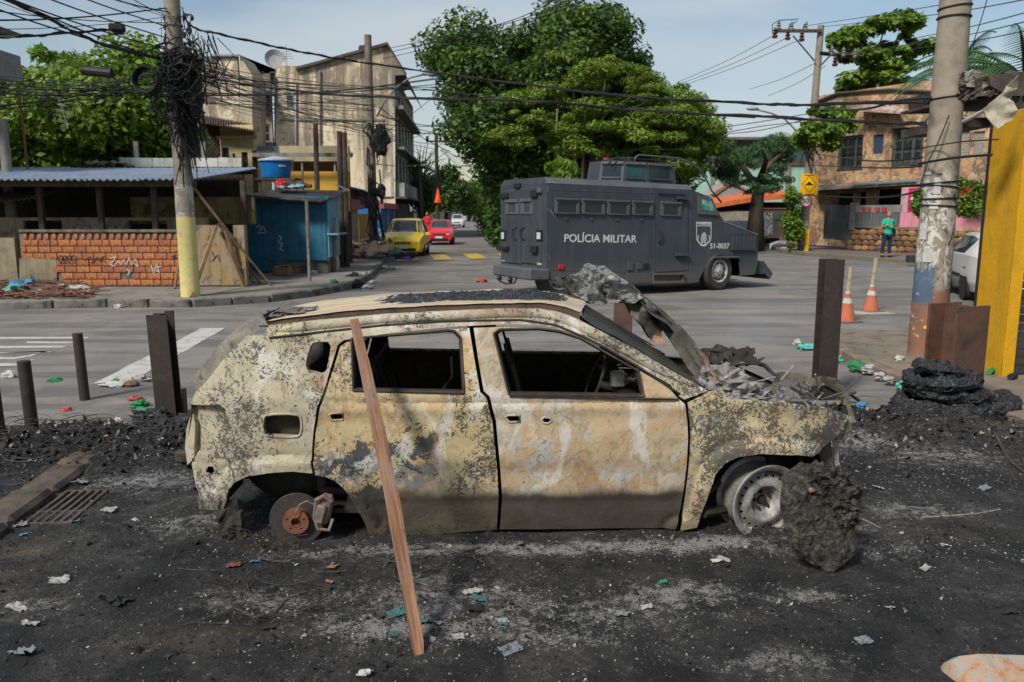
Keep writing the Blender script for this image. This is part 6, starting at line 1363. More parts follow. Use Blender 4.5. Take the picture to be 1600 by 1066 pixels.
mb=MB()
for k in range(26):
 q=at(rnd.uniform(574,596),rnd.uniform(190,345),32.8);mb.tube([q,q+Vector((rnd.uniform(-.25,.3),rnd.uniform(-.2,0),-rnd.uniform(.2,.8))),q+Vector((rnd.uniform(-.1,.3),0,-rnd.uniform(.8,1.4)))],rnd.uniform(.015,.04),5)
obj('cable_bundle',mb,mt_td,p1,w=True,kind='stuff')
for yy,s_ in((205,.25),(222,.35),(300,.22)):mb=MB();mb.blob(at(595,yy,32.7),(s_,.2,s_*1.3),int(s_*50),.3);obj('junction_box',mb,mt_td,p1,w=True)
p2,p2x,p2z=upole(683.5,342,208,60.,.17,.12,'slim dark street pole with a short crossarm and an orange cone beyond the red car',mat=mt_wood)
mb=MB();q=at(683.5,221,60);mb.box(q,(.85*2,.12,.12));obj('crossarm',mb,mt_wood,p2,w=True)
for dx in(-.75,.75):mb=MB();mb.lathe([(.1,0),(.12,.12),(.06,.2),(.1,.28),(0,.34)],8,q+Vector((dx,0,.06)));obj('insulator',mb,mt_td,p2,w=True)
mb=MB()
for k in range(14):a=at(rnd.uniform(681,687),rnd.uniform(255,300),59.8);mb.tube([a,a+Vector((rnd.uniform(-.4,.4),0,-1.2))],.05,4)
obj('cable_bundle',mb,mt_td,p2,w=True,kind='stuff')
mb=MB();q=at(684.5,306,59.7);mb.lathe([(.32,-.5),(.28,-.45),(.06,.5),(0,.5)],12,q);tagd(obj('orange_cone',mb,flat('orange plastic',(.75,.10,.02)),None,loc=q,w=True),'orange cone hung high on the slim street pole','traffic cone')
p3,_,_=upole(703,340,248,85.,.16,.12,'thin far street pole with a lamp arm, second beyond the red car')
mb=MB();mb.tube([at(703,268,85),at(712,262,85),at(722,259.5,85),at(731,259,85)],.07,5);obj('lamp_arm',mb,mt_conc,p3,w=True)
for px,yb,yt,Y,lb_ in((721,336,294,150,'distant street pole seen against the sky'),(728,334,305,200,'farthest of the street poles')):upole(px,yb,yt,Y,.18,.15,lb_)
# generic car (front = +x)
mt_cg=NB('car glass');mt_cg=mt_cg.out((.030,.036,.042),.08,0,None,.6)
mt_chr=flat('chrome trim',(.5,.5,.5),.25,.9)
def cpaint(name,c):
 m=NB(name);n=m.noise(1.5,4);return m.out(m.mix(m.sm(n,.4,.7,0,.25),c,tuple(x*.8 for x in c)),.28,0,None,.5,**{'Coat Weight':.4,'Coat Roughness':.12})
def smoothpl(pts,x):
 for a,b in zip(pts[:-1],pts[1:]):
  if x<=b[0]:
   t=(x-a[0])/(b[0]-a[0]+1e-9);t=t*t*(3-2*t)*.5+t*.5;return[a[k]+(b[k]-a[k])*t for k in range(1,len(a))]
 return list(pts[-1][1:])
def make_car(name,label,loc,rz,paint,L=4.2,Wd=1.72,prof=None,ws=(.9,1.75),rw=(-1.9,-1.5),lamps='round',wheel_x=(1.3,-1.3),sidew=((-.05,.85),(-1.0,-.12)),plate=(.6,.6,.6),taxi=None,group=None,detail=True,wr=.30):
 """prof: (x, roof z, roof half width, belt z)"""
 t=thing(name,label,'car',loc,rz,group);hw=Wd/2
 x0,x1=prof[0][0],prof[-1][0]
 def sec(x,v):
  zt,wt,zb=smoothpl(prof,x);e=(x-x0)/(x1-x0);pl=1-.16*max(0,(abs(e-.5)-.34)/.16)**2
  zl=.22+.06*max(0,(abs(e-.5)-.4)/.1)
  P=[(0,zl-.02),(hw*.9*pl,zl),(hw*pl*.985,.42),(hw*pl,.62),(hw*pl*.965,zb),(wt*pl,max(zt-.035,zb+.004)),(wt*pl*.82,zt),(0,zt+.015)]
  s_=v*(len(P)-1);i=min(int(s_),len(P)-2);f=s_-i;return P[i][0]+(P[i+1][0]-P[i][0])*f,P[i][1]+(P[i+1][1]-P[i][1])*f
 mb=MB();nx_,nv_=49,29
 for sg in(-1,1):
  b=len(mb.v);mb.grid(nx_,nv_,lambda u,v:(lambda q:(x0+(x1-x0)*u,sg*q[0],q[1]))(sec(x0+(x1-x0)*u,v)))
 for e in(0,1):
  xx=x1 if e else x0;vs=[(xx,sg*sec(xx,v/28)[0],sec(xx,v/28)[1]) for sg in(-1,1) for v in range(29)];mb.add(vs,[(i,i+1,29+i+1,29+i) for i in range(28)])
 obj('body',mb,paint,t,smooth=28)
 vb,vr=4/7,5/7
 def patch(nm,xa_,xb_,v0,v1,sg,mat,par,e=.006,slant=0.):
  mb=MB()
  def f(u,v):
   vv=v0+(v1-v0)*v;x=xa_+(xb_-xa_)*u+slant*(v-.5)*(1 if True else 0);q=sec(x,vv);n=Vector((0,sg*.8,.4));return(x,sg*q[0]+sg*e,q[1]+e*.4)
  mb.grid(10,5,f);return obj(nm,mb,mat,par,smooth=True)
 for a,b in sidew:
  for sg in(-1,1):patch('side_window',a,b,vb+.012,vr-.012,sg,mt_cg,t)
 def cap(nm,xa_,xb_,w0,w1):
  mb=MB()
  def f(u,v):
   x=xa_+(xb_-xa_)*u;zt,wt,zb=smoothpl(prof,x);w_=(w0+(w1-w0)*u)*hw;y=(v*2-1)*min(w_,wt*.97);return(x,y,zt+.017-.035*(abs(v*2-1)**4)+.0)
  mb.grid(8,9,f);return obj(nm,mb,mt_cg,t,smooth=True)
 cap('windscreen',ws[0],ws[1],.80,.88);cap('rear_screen',rw[0],rw[1],.85,.75)
 if ws and detail:mb=MB();xm=(ws[0]*.6+ws[1]*.4);
 A=Euler((R(90),0,0)).to_matrix()
 for xw in wheel_x:
  for sg in(-1,1):
   w_=thing('wheel',None,None,(xw,sg*(hw-.03),wr));w_.parent=t;w_.rotation_euler=(0,0,0 if sg<0 else math.pi)
   mb=MB();mb.lathe([(wr*.6,-.01),(wr*.93,-.015),(wr,.02),(wr,.17),(wr*.9,.2)],28,(0,0,0),A@Matrix.Scale(-1,3,(0,0,1)));obj('tyre',mb,mt_tyre,w_,smooth=40)
   mb=MB();mb.lathe([(wr*.64,-.012),(wr*.6,-.02),(wr*.55,.02),(wr*.2,.0),(0,-.01)],20,(0,0,0),A@Matrix.Scale(-1,3,(0,0,1)));obj('rim',mb,mt_chr,w_,smooth=40)
   mb=MB();mb.lathe([(wr*1.16,-.004),(wr*1.12,-.006),(0,-.005)],24,(xw,sg*(hw-.012),wr+.02),A@Matrix.Scale(-sg if False else 1,3,(0,0,1)));obj('wheel_arch',mb,mt_td,t)
 if detail:
  ym=hw*.93;fx=x1
  zt1,wt1,_=smoothpl(prof,x1-.02)
  for sg in(-1,1):
   mb=MB();mb.blob((x1-.10,sg*hw*.66,.64),(.12,.20,.085),2,.02,1,16,10);obj('headlight',mb,flat('headlamp glass',(.45,.46,.46),.12),t,smooth=True)
   mb=MB();mb.box((ws[1]-.45,sg*(hw+.10),.98),(.10,.20,.13),ch=.03);obj('wing_mirror',mb,paint,t)
   mb=MB();mb.box((x0+.03,sg*hw*.74,.78),(.10,.26,.16),ch=.03);obj('tail_lamp',mb,flat('red lamp',(.45,.01,.01),.2),t)
  mb=MB();mb.box((x1-.01,0,.63),(.07,hw*.78,.09),ch=.015);obj('grille',mb,mt_td,t);mb=MB();mb.box((x1+.03,0,.635),(.02,hw*.66,.025));obj('grille_bar',mb,mt_chr,t)
  mb=MB();mb.box((x1-.00,0,.36),(.08,hw*1.25,.12),ch=.02);obj('air_intake',mb,mt_td,t);mb=MB();mb.box((x1+.05,0,.46),(.02,.42,.12),ch=.004);obj('number_plate',mb,flat('plate grey',plate),t)
  mb=MB();mb.box((x0-.02,0,.62),(.02,.42,.12),ch=.004);obj('number_plate',mb,flat('plate grey',plate),t)
  mb=MB()
  for sg in(-1,1):mb=MB();mb.box((0,sg*(hw+.004),.52),(wheel_x[0]-wheel_x[1]-.75,.02,.07),ch=.008);obj('side_moulding',mb,mt_td,t)
 return t
hatch=[(-1.95,.75,.66,.74),(-1.86,1.02,.66,.9),(-1.55,1.38,.57,.95),(-1.1,1.45,.57,.95),(0,1.47,.58,.94),(.42,1.42,.57,.93),(1.12,.98,.68,.93),(1.75,.86,.70,.82),(1.98,.72,.68,.70)]
mpv=[(-2.1,.8,.68,.78),(-2.05,1.1,.68,.95),(-1.85,1.52,.60,.98),(-1.2,1.62,.61,.98),(.2,1.63,.62,.97),(.68,1.56,.60,.96),(1.46,1.06,.70,.98),(1.98,.88,.72,.85),(2.16,.70,.70,.69)]
suv=[(-2.1,.85,.70,.82),(-2.0,1.25,.68,1.0),(-1.8,1.6,.62,1.02),(0,1.66,.63,1.02),(.4,1.6,.62,1.02),(1.05,1.12,.72,1.05),(1.9,1.0,.76,.98),(2.15,.78,.74,.77)]
sedan=[(-2.35,.80,.72,.78),(-2.25,1.02,.72,.95),(-1.75,1.08,.70,.98),(-1.15,1.36,.55,.98),(-.6,1.44,.55,.97),(.3,1.45,.56,.96),(.6,1.38,.55,.95),(1.35,.98,.68,.95),(2.1,.85,.70,.82),(2.3,.68,.68,.67)]
yp=cpaint('yellow car paint',(.80,.55,.01));g0=G(628,404)
make_car('parked_car','bright yellow people carrier parked nose-on beside the cardboard heap',(g0.x-.05,g0.y+2.3,0),R(-90)+R(2.0),yp,prof=mpv,ws=(.70,1.42),rw=(-2.02,-1.86),sidew=((-.1,.85),(-1.1,-.2),(-1.75,-1.2)))
g0=G(683.5,383.5);make_car('parked_car','bright red hatchback parked behind the yellow people carrier',(g0.x,g0.y+2.1,0),R(-90)+R(2.5),cpaint('red car paint',(.60,.012,.03)),prof=hatch,ws=(.46,1.08),rw=(-1.84,-1.56),Wd=1.66,wheel_x=(1.25,-1.2))
g0=G(713,356);make_car('parked_car','silver-white pickup-like car parked down the street past the red car',(g0.x,g0.y+2.2,0),R(-90)+R(2),cpaint('silver white paint',(.50,.51,.52)),prof=suv,ws=(.45,1.02),rw=(-1.98,-1.82),Wd=1.8,wheel_x=(1.35,-1.3),wr=.36)
for px,py,c_,lb_ in((726,345,(.45,.46,.47),'small silver car far down the street, right of the white one'),(730,342,(.55,.55,.54),'tiny pale car farther down the street'),(737.5,340,(.5,.5,.5),'tiny white van at the far end of the street')):
 g0=G(px,py);make_car('far_car',lb_,(g0.x,g0.y+2,0),R(-88),cpaint('paint '+lb_[:12],c_),prof=suv,ws=(.45,1.02),rw=(-1.98,-1.82),detail=False)
g0=G(755,347);make_car('far_car','dark red car far away beside the green cycle path',(g0.x+.4,g0.y,0),R(-88),cpaint('dark red paint',(.22,.02,.02)),prof=hatch,ws=(.46,1.08),rw=(-1.84,-1.56),detail=False)
make_car('parked_car','dark blue car parked behind the mimosa tree beyond the armoured truck',(at(1150,350,47).x,47,0),R(172),cpaint('dark blue paint',(.02,.03,.06)),prof=sedan,ws=(.65,1.3),rw=(-1.7,-1.2),detail=False)
wp=cpaint('pearl white paint',(.60,.58,.55));g0=G(1470,478)
wc_=make_car('parked_car','white saloon seen from behind between the concrete pole and the yellow wall',(g0.x+2.35,g0.y+2.2,0),R(72),wp,prof=sedan,ws=(.65,1.3),rw=(-1.72,-1.18),Wd=1.8,wheel_x=(1.4,-1.35),wr=.33)
mb=MB();mb.tube([(-2.36,-.85,.86),(-2.42,0,.86),(-2.36,.85,.86)],.028,6);obj('lamp_bar',mb,flat('red lamp',(.45,.01,.01),.2),wc_)
mb=MB();mb.tube([(-2.37,-.85,.91),(-2.43,0,.91),(-2.37,.85,.91)],.014,6);obj('chrome_strip',mb,mt_chr,wc_)
mb=MB();mb.box((-2.33,.62,.40),(.10,.30,.05),ch=.01);obj('reflector',mb,flat('red lamp',(.45,.01,.01),.2),wc_);mb=MB();mb.box((-2.30,0,.28),(.16,1.5,.12),ch=.02);obj('bumper_valance',mb,mt_td,wc_)
# right: stone house
m=NB('orange stone cladding');n=m.noise(1.3,6,.6,.4);v=m.vor(2.6,'F1',None,'Color');cell=m.N.new('ShaderNodeSeparateColor');m.L.new(v,cell.inputs[0])
c=m.ramp(cell.outputs[0],[(.1,(.46,.27,.14)),(.4,(.36,.22,.13)),(.65,(.50,.35,.21)),(.9,(.24,.15,.10))]);e=m.vor(2.6,'DISTANCE_TO_EDGE');c=m.mix(m.sm(e,.02,.05,.7,0),c,(.22,.16,.11))
c=m.mix(m.sm(m.noise(2,8,.72,.8),.49,.60,0,.85),c,(.12,.09,.065));c=m.mix(m.sm(m.noise(5,6),.55,.7,0,.5),c,(.55,.38,.24));mt_stone=m.out(c,.9,0,m.bump(m.ma('ADD',m.sm(e,0,.06),n),.5,.02),.2)
SA=at(1287,350,41.5);SB=at(1545,350,34.5);SH=Fac((SA.x,SA.y),math.atan2(SB.y-SA.y,SB.x-SA.x))
shs=thing('stone_house','two-storey house clad in orange-brown stone with barred grey windows on the right','house',SH.w(4,0,0))
W1,W2,W3,W4,W5=((1313,214),(1346,262)),((1365,211),(1379,240)),((1396,202),(1440,254)),((1498,206),(1512,242)),((1522,206),(1536,242))
a_,h_=SH.ah(1278,293)
mb=MB();SH.wall(mb,(1278,150),(1560,291),[W1,W2,W3,W4,W5],.3);obj('upper_wall',mb,mt_stone,shs,w=True)
fwin(SH,*W1,shs,wmat('dark grey joinery',(.085,.09,.085),(.06,.065,.06),4),nv=2,nh=2,fw=.10,grille=5);fwin(SH,*W3,shs,bpy.data.materials['dark grey joinery'],nv=2,nh=2,fw=.14,grille=5)
fwin(SH,*W2,shs,bpy.data.materials['dark grey joinery'],flat('blue shutter',(.03,.05,.09)),nv=0,sill=False)
for W_ in(W4,W5):fwin(SH,*W_,shs,wmat('cream shutter',(.34,.31,.26),(.25,.23,.2),4),flat('cream louvre',(.30,.27,.22)),nv=0,nh=7,sill=False)
mb=MB();p_=[SH.p(*q) for q in((1278,160),(1309,147),(1392,141),(1456,145),(1560,140),(1560,150),(1278,163))];mb.prism(p_,-SH.n*.3);par=obj('parapet',mb,wmat('stained plaster parapet',(.42,.37,.30),(.32,.27,.21),1.5,(.10,.08,.06),2,.8,.7),shs,w=True)
mb=MB();q_=[SH.p(1276,159,-.1),SH.p(1309,146,-.1),SH.p(1392,140,-.1),SH.p(1458,144,-.1)];mb.tube(q_,.07,5);obj('roof_edge',mb,mt_wood,shs,w=True)
mb=MB();mb.prism([SH.p(1342,171,-.9),SH.p(1420,175,-.9),SH.p(1400,165,0),SH.p(1350,163,0)],(0,0,-.10));obj('window_canopy',mb,wmat('faded red canopy',(.30,.15,.12),(.5,.48,.45),4),shs,w=True)
mb=MB();mb.tube([SH.p(1392,232,-.1),SH.p(1390,292,-.1)],.05,6);obj('downpipe',mb,wmat('ochre pipe',(.42,.30,.12)),shs,w=True)
mb=MB();mb.prism([SH.p(1272,298,-1.1),SH.p(1448,287,-1.1),SH.p(1448,282,0),SH.p(1272,293,0)],(0,0,.12));obj('awning',mb,wmat('dark stained awning',(.10,.085,.07),(.28,.25,.2),3,(.03,.025,.02),4,.6),shs,w=True)
mb=MB();mb.tube([SH.p(1335,288,-1.2),SH.p(1432,282,-1.2)],.03,5);obj('pale_rod',mb,mt_kio2,shs,w=True)
mb=MB();SH.wall(mb,(1262,297),(1560,395),[((1306,302),(1328,376)),((1369,292),(1408,333)),((1340,300),(1352,322))],.3);obj('lower_wall',mb,mt_stone,shs,w=True)
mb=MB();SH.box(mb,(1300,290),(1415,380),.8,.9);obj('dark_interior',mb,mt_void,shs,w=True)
mb=MB();SH.box(mb,(1307,302),(1327,322),.3,.35);obj('doorway',mb,flat('dark green door',(.02,.035,.02)),shs,w=True)
YD=Fac((SH.w(0,0,-2.2).x,SH.w(0,0,-2.2).y),SH.ang)
gt=thing('metal_gate','grey sheet metal double gate in front of the stone house','gate',YD.p(1308,376));mt_gate=wmat('grey gate sheet',(.13,.145,.14),(.105,.115,.11),1.5,(.05,.05,.05),3,.5,.5,rough=.6)
for A,B in(((1289,321),(1308,374)),((1308.6,321),(1327,376))):mb=MB();YD.box(mb,A,B,-.02,.03,.01);obj('leaf',mb,mt_gate,gt,w=True)
for px in(1298,1314,1321):mb=MB();YD.box(mb,(px,322),(px+.7,374),-.04,-.021);obj('rib',mb,mt_gate,gt,w=True)
mb=MB();YD.box(mb,(1328,317),(1334,360),-.08,.25,.02);tagd(obj('gate_post',mb,mt_conc,None,loc=YD.p(1331,375),w=True),'pale concrete post right of the grey metal gate','post')
fp=thing('front_fence','grey sheet fence panel with red painted marks over the low stone wall','fence',YD.p(1370,385))
mb=MB();YD.box(mb,(1335,321),(1408,332.5),-.03,.04,.01);obj('top_panel',mb,wmat('pale grey panel',(.22,.23,.225),(.17,.18,.175),2),fp,w=True);mb=MB();YD.box(mb,(1335,333),(1407,354),0,.04);obj('panel',mb,mt_gate,fp,w=True)
for k in range(12):mb=MB();YD.box(mb,(1338+k*5.8,334),(1339+k*5.8,353),-.03,-.001);obj('rib',mb,mt_gate,fp,w=True)
for px,w_ in((1347,5),(1356,5),(1368,7),(1378,8)):
 scribble(YD,[(px,330),(px,325),(px+w_,325.5),(px+w_*.6,328),(px+w_,330.5),(px+1,330)],flat('red paint mark',(.35,.03,.03)),fp,.035,-.04)
mb=MB();YD.box(mb,(1325,353.5),(1436,357),-.06,.3,.03);cp_=YD.ah(1325,357),YD.ah(1560,391)
lwl=thing('low_stone_wall','low rubble stone wall with pale coping behind the man in green','wall',YD.p(1380,391));obj('coping',mb,mt_conc,lwl,w=True)
mb=MB();YD.boxah(mb,cp_[0][0],0,cp_[1][0],cp_[0][1]-.02,.1,.3);obj('core',mb,mt_mort,lwl,w=True)
mt_rub=[]
for k,c_ in enumerate(((.30,.17,.08),(.22,.125,.07),(.38,.23,.11),(.16,.10,.065))):mt_rub.append(wmat('rubble stone %d'%k,c_,None,5,None,6,.5))
a=cp_[0][0];hh_=cp_[0][1]-.05;nrow=4
for r_ in range(nrow):
 a=cp_[0][0]+rnd.uniform(-.1,.1)
 while a<cp_[1][0]:
  w_=rnd.uniform(.28,.52);mb=MB();mb.blob((0,0,0),(w_*.52,.12,hh_/nrow*.56),rnd.randint(0,999),.10,1.5,8,6);o_=obj('stone',mb,rnd.choice(mt_rub),lwl);o_.location=Vector(YD.w(a+w_/2,.14+(hh_-.14)*(r_+.5)/nrow,.06))-lwl.location;o_.rotation_euler=(0,rnd.uniform(-.2,.2),SH.ang);a+=w_
pw=thing('pink_wall','pink painted wall with a magenta and white banner behind the concrete pole','wall',YD.p(1420,357));mt_pink=wmat('pink paint',(.66,.27,.34),(.58,.23,.30),1.5,(.3,.15,.16),2.5,.4,.5)
mb=MB();YD.box(mb,(1407,332),(1560,357),-.02,.25);obj('lower_wall',mb,mt_pink,pw,w=True);mb=MB();YD.box(mb,(1409,293),(1434,331.7),.02,.25);obj('upper_wall',mb,wmat('pale pink paint',(.62,.36,.42),(.5,.3,.34),3),pw,w=True)
mb=MB();YD.box(mb,(1420,294),(1434,331),-.02,.015);obj('banner',mb,flat('magenta banner',(.55,.02,.13)),pw,w=True)
mb=MB();q=YD.p(1431.5,314,-.03);mb.lathe([(0,.01),(.27,.01),(.27,0)],20,q,Matrix.Rotation(SH.ang,3,'Z')@Euler((R(90),0,0)).to_matrix());obj('white_disc',mb,mt_wh,pw,w=True)
mb=MB();YD.box(mb,(1500,284),(1560,290),-1.5,0);obj('grey_awning',mb,wmat('pale grey awning',(.42,.42,.42)),pw,w=True)
for(A,B,c_,lb_,nm) in(((1352,384),(1364,391),(.28,.23,.16),'small pale block at the foot of the low stone wall left of the man','block'),((1406,377),(1417,392),(.16,.27,.30),'pale teal plastic sack leaning on the low stone wall right of the man','sack'),((1417.5,399),(1432,410),(.03,.035,.035),'dark crate on the kerb beside the concrete pole','crate')):
 g0=G((A[0]+B[0])/2,B[1],.14);k_=g0.y/1244;mb=MB()
 if nm=='sack':mb.blob(g0+Vector((0,0,.22)),(.17,.15,.26),5,.18)
 else:mb.box(g0+Vector((0,0,(B[1]-A[1])*k_/2)),((B[0]-A[0])*k_,.3,(B[1]-A[1])*k_),.2,ch=.02)
 tagd(obj(nm,mb,flat('m_'+nm,c_),None,loc=g0,w=True),lb_,nm)
q=SH.p(1420,140,4);mb=MB();mb.lathe([(0,-.5),(1.1,-.5),(1.25,.1),(1.3,.16),(.5,.45),(0,.5)],20,q+Vector((0,0,.1)));tagd(obj('roof_tank',mb,flat('blue plastic',(.01,.14,.40),.35),None,loc=q,w=True,smooth=40),'blue water tank on the roof of the stone house','water tank')
GB=Fac((0,58.),0.);gb=thing('green_building','mint green industrial building with a dark flat roof behind the mimosa tree','building',GB.p(1170,330))
mb=MB();GB.box(mb,(1060,228),(1300,335),0,.3);obj('wall',mb,wmat('mint green paint',(.33,.53,.42),(.28,.47,.37),.8,(.2,.28,.22),1.5,.3,.4),gb,w=True)
mb=MB();GB.box(mb,(1050,214),(1310,218),-1.5,0);GB.box(mb,(1055,218.2),(1305,227.8),-.3,0);obj('roof',mb,wmat('dark roof band',(.09,.085,.08),(.26,.25,.23),1),gb,w=True)
mb=MB();GB.box(mb,(1060,253),(1300,258),-.15,-.002);obj('string_course',mb,wmat('reddish course',(.28,.17,.12)),gb,w=True)
for px in(1112,1148,1190,1230):mb=MB();GB.box(mb,(px,258),(px+2,335),-.12,-.002);obj('pilaster',mb,mt_conc,gb,w=True)
OF=Fac((0,50.),0.);os_=thing('orange_roofed_shed','low dark shed with a bright orange metal roof edge beyond the truck bonnet','shed',OF.p(1180,340))
mb=MB();mb.prism([OF.p(*q) for q in((1118,318),(1180,307),(1233,303),(1233,311),(1180,315),(1118,325))],(0,2.0,.3));obj('roof',mb,wmat('orange sheet roof',(.62,.16,.05),(.5,.13,.05),1.5),os_,w=True)
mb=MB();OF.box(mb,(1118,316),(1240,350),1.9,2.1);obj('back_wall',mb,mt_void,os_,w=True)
mb=MB();OF.box(mb,(1120,330),(1182,348),.3,.5);obj('front_wall',mb,wmat('cream ribbed wall',(.30,.28,.23),(.2,.19,.16),4,None,3,.6,.8),os_,w=True)
mb=MB();OF.box(mb,(1184,325),(1238,327),.0,.2);obj('lintel',mb,mt_rust,os_,w=True)
gr_=thing('grey_gable_house','small grey gabled roof with red tile edge beyond the truck','house',OF.p(1150,320));mb=MB();mb.prism([OF.p(*q,4) for q in((1112,330),(1112,304),(1142,284),(1185,304),(1185,330))],(0,4,0));obj('wall',mb,wmat('grey rendered gable',(.34,.32,.30),(.26,.245,.23),1),gr_,w=True)
mb=MB();mb.prism([OF.p(*q,3.9) for q in((1112,304),(1142,284),(1142,288),(1117,306))],(0,.3,0));mb.prism([OF.p(*q,3.9) for q in((1142,284),(1185,303),(1185,307),(1142,288))],(0,.3,0));obj('roof_edge',mb,mt_tile,gr_,w=True)
GW=Fac((0,44.5),0.);gw=thing('graffiti_wall','dark brown wall with black and white graffiti right of the mimosa trunk','wall',GW.p(1210,372));mb=MB();GW.box(mb,(1180,329),(1292,372),0,.25);obj('wall',mb,wmat('dark brown wall',(.11,.085,.07),(.07,.055,.05),1.5,(.2,.17,.14),3,.4),gw,w=True)
m=NB('black and white tags');n=m.noise(3.2,5,.6,3.5);c=m.ramp(n,[(.45,(.5,.5,.48)),(.5,(.45,.45,.44)),(.52,(.03,.03,.03)),(.60,(.03,.03,.03)),(.62,(.42,.42,.41))],'LINEAR');m.out(c,.8)
mb=MB();GW.box(mb,(1184,332),(1207,368),-.02,-.002);obj('painted_tag',mb,m.m,gw,w=True)
mb=MB();GW.box(mb,(1208,329),(1245,343),-.05,-.003);obj('dark_panel',mb,mt_gate,gw,w=True);mb=MB();GW.box(mb,(1264,333),(1286,352),-.9,-.8);obj('dark_panel',mb,flat('navy panel',(.03,.035,.05)),gw,w=True)
mb=MB();GW.box(mb,(1100,332),(1183,345),2,2.2);obj('far_wall',mb,wmat('cream ribbed wall b',(.34,.31,.25)),gw,w=True)
b_=G(1253,391,.14);RY=b_.y;zt=at(1283,40,RY).z
rp_=thing('utility_pole','tall leaning-looking concrete pole with double crossarms behind the speed signs','utility pole',b_);mb=MB();mb.tube([b_.lerp(Vector((at(1283,40,RY).x,RY,zt)),k/12) for k in range(13)],[.21-.07*k/12 for k in range(13)],16)
m=NB('poster scarred concrete');n=m.noise(4,7,.7,.8);z=m.xyz()[2];c=m.ramp(n,[(.35,(.26,.22,.175)),(.65,(.18,.155,.125))]);c=m.mix(m.ma('MULTIPLY',m.sm(z,2.5,2.2),m.sm(m.noise(6,6,.7,.5),.47,.55)),c,(.36,.36,.35));m.out(c,.85,0,m.bump(n,.4,.01));obj('shaft',mb,m.m,rp_,w=True,smooth=40)
mb=MB();mb.box((at(1246,50,RY).x,RY-.2,at(1246,50,RY).z),(at(1285,50,RY).x-at(1215,50,RY).x,.12,.13));obj('crossarm',mb,mt_wood,rp_,w=True);mb=MB();A,B=at(1281,82,RY-.2),at(1348,88,RY-.2);mb.tube([A,B],.06,4);mb.tube([A+Vector((0,.3,0)),B+Vector((0,.3,0))],.06,4);obj('crossarm',mb,mt_wood,rp_,w=True)
for A,B in(((1239,56),(1273,96)),((1300,84),(1281,104))):mb=MB();mb.tube([at(*A,RY-.2),at(*B,RY-.15)],.035,5);obj('brace',mb,mt_wood,rp_,w=True)
def insul(px,py,Y,s=1.,par=None,col=None):
 q=at(px,py,Y);mb=MB();mb.lathe([(0,-.22*s),(.10*s,-.2*s),(.13*s,-.12*s),(.06*s,-.06*s),(.12*s,0),(.05*s,.06*s),(.10*s,.12*s),(.03*s,.2*s),(0,.3*s)],10,q);obj('insulator',mb,col or flat('brown ceramic',(.10,.04,.03),.3),par,w=True,smooth=40)
for px,py in((1217,40),(1237,41),(1259,42),(1300,80),(1318,82),(1336,84)):insul(px,py,RY-.2,.9,rp_,flat('grey ceramic',(.22,.22,.22),.3))
for px,py in((1211,52),(1231,55),(1253,57),(1305,96)):insul(px,py,RY-.25,1.05,rp_)
mb=MB()
for A in([(1207,52),(1207,38),(1217,32),(1248,30)],[(1230,52),(1234,38),(1245,34)],[(1252,55),(1256,40),(1262,35)]):mb.tube([at(x,y,RY-.25) for x,y in A],.02,5)
obj('jumper_cable',mb,mt_td,rp_,w=True)
mb=MB();P=[at(1262,232,RY-.2),at(1250,215,RY-.2),at(1240,200,RY-.2),at(1226,186,RY-.2),at(1205,177,RY-.2),at(1176,170,RY-.2)];mb.tube(P,.04,6);obj('lamp_arm',mb,mt_conc,rp_,w=True,smooth=True);mb=MB();mb.blob(P[-1],(.3,.12,.09),3,.02);obj('lamp_head',mb,flat('lamp housing',(.3,.3,.3)),rp_,w=True,smooth=True)
mb=MB()
for k in range(16):a=at(rnd.uniform(1256,1272),rnd.uniform(200,245),RY-.25);mb.tube([a,a+Vector((rnd.uniform(-.5,.5),0,-rnd.uniform(.2,1.)))],.03,4)
obj('cable_bundle',mb,mt_td,rp_,w=True,kind='stuff')
sg=thing('warning_sign','yellow rectangular speed bump sign strapped to the right concrete pole','sign',at(1264,307,RY-.3));SG=Fac((0,RY-.30),0.)
m_sy=flat('sign yellow',(.78,.42,.01),.45,var=.05)
mb=MB();SG.box(mb,(1252,271.5),(1277.5,307),0,.02);obj('plate',mb,m_sy,sg,w=True)
mk=flat('sign black',(.012,.012,.012),.5)
mb=MB();c_=SG.p(1264.5,287.5,-.006);s_=5.5*RY/1244
mb.prism([SG.p(*q,-.004) for q in((1257,289.5),(1261,287),(1264.5,283.5),(1268,287),(1272,289.5))],(0,-.004,0));obj('hump_symbol',mb,mk,sg,w=True)
mb=MB();d_=[(1264.5,275),(1276,288),(1264.5,301),(1253,288)];
for i in range(4):a,b=SG.p(*d_[i],-.005),SG.p(*d_[(i+1)%4],-.005);mb.tube([a,b],.010,4)
for y in(274,304):mb.tube([SG.p(1257,y,-.005),SG.p(1272,y,-.005)],.014,4)
obj('diamond_outline',mb,mk,sg,w=True)
s3=thing('speed_sign','round white speed limit sign with red rim reading 30 below the yellow sign','sign',at(1259,314,RY-.33));q=at(1259,314.3,RY-.33);Af=Euler((R(90),0,0)).to_matrix();k_=RY/1244
mb=MB();mb.lathe([(0,0),(10*k_,0),(10*k_,-.02)],28,q,Af);obj('rim',mb,flat('sign red',(.55,.01,.03),.5),s3,w=True);mb=MB();mb.lathe([(0,.004),(7.6*k_,.004),(7.6*k_,.001)],28,q,Af);obj('face',mb,flat('sign white',(.62,.62,.62),.5),s3,w=True)
t4=text_mesh('numerals','30',1.,mk,s3,Matrix.Identity(4),.002,True);fit(t4,Matrix.Translation((0,-.008,0))@Af.to_4x4(),10.5*k_,7.5*k_)
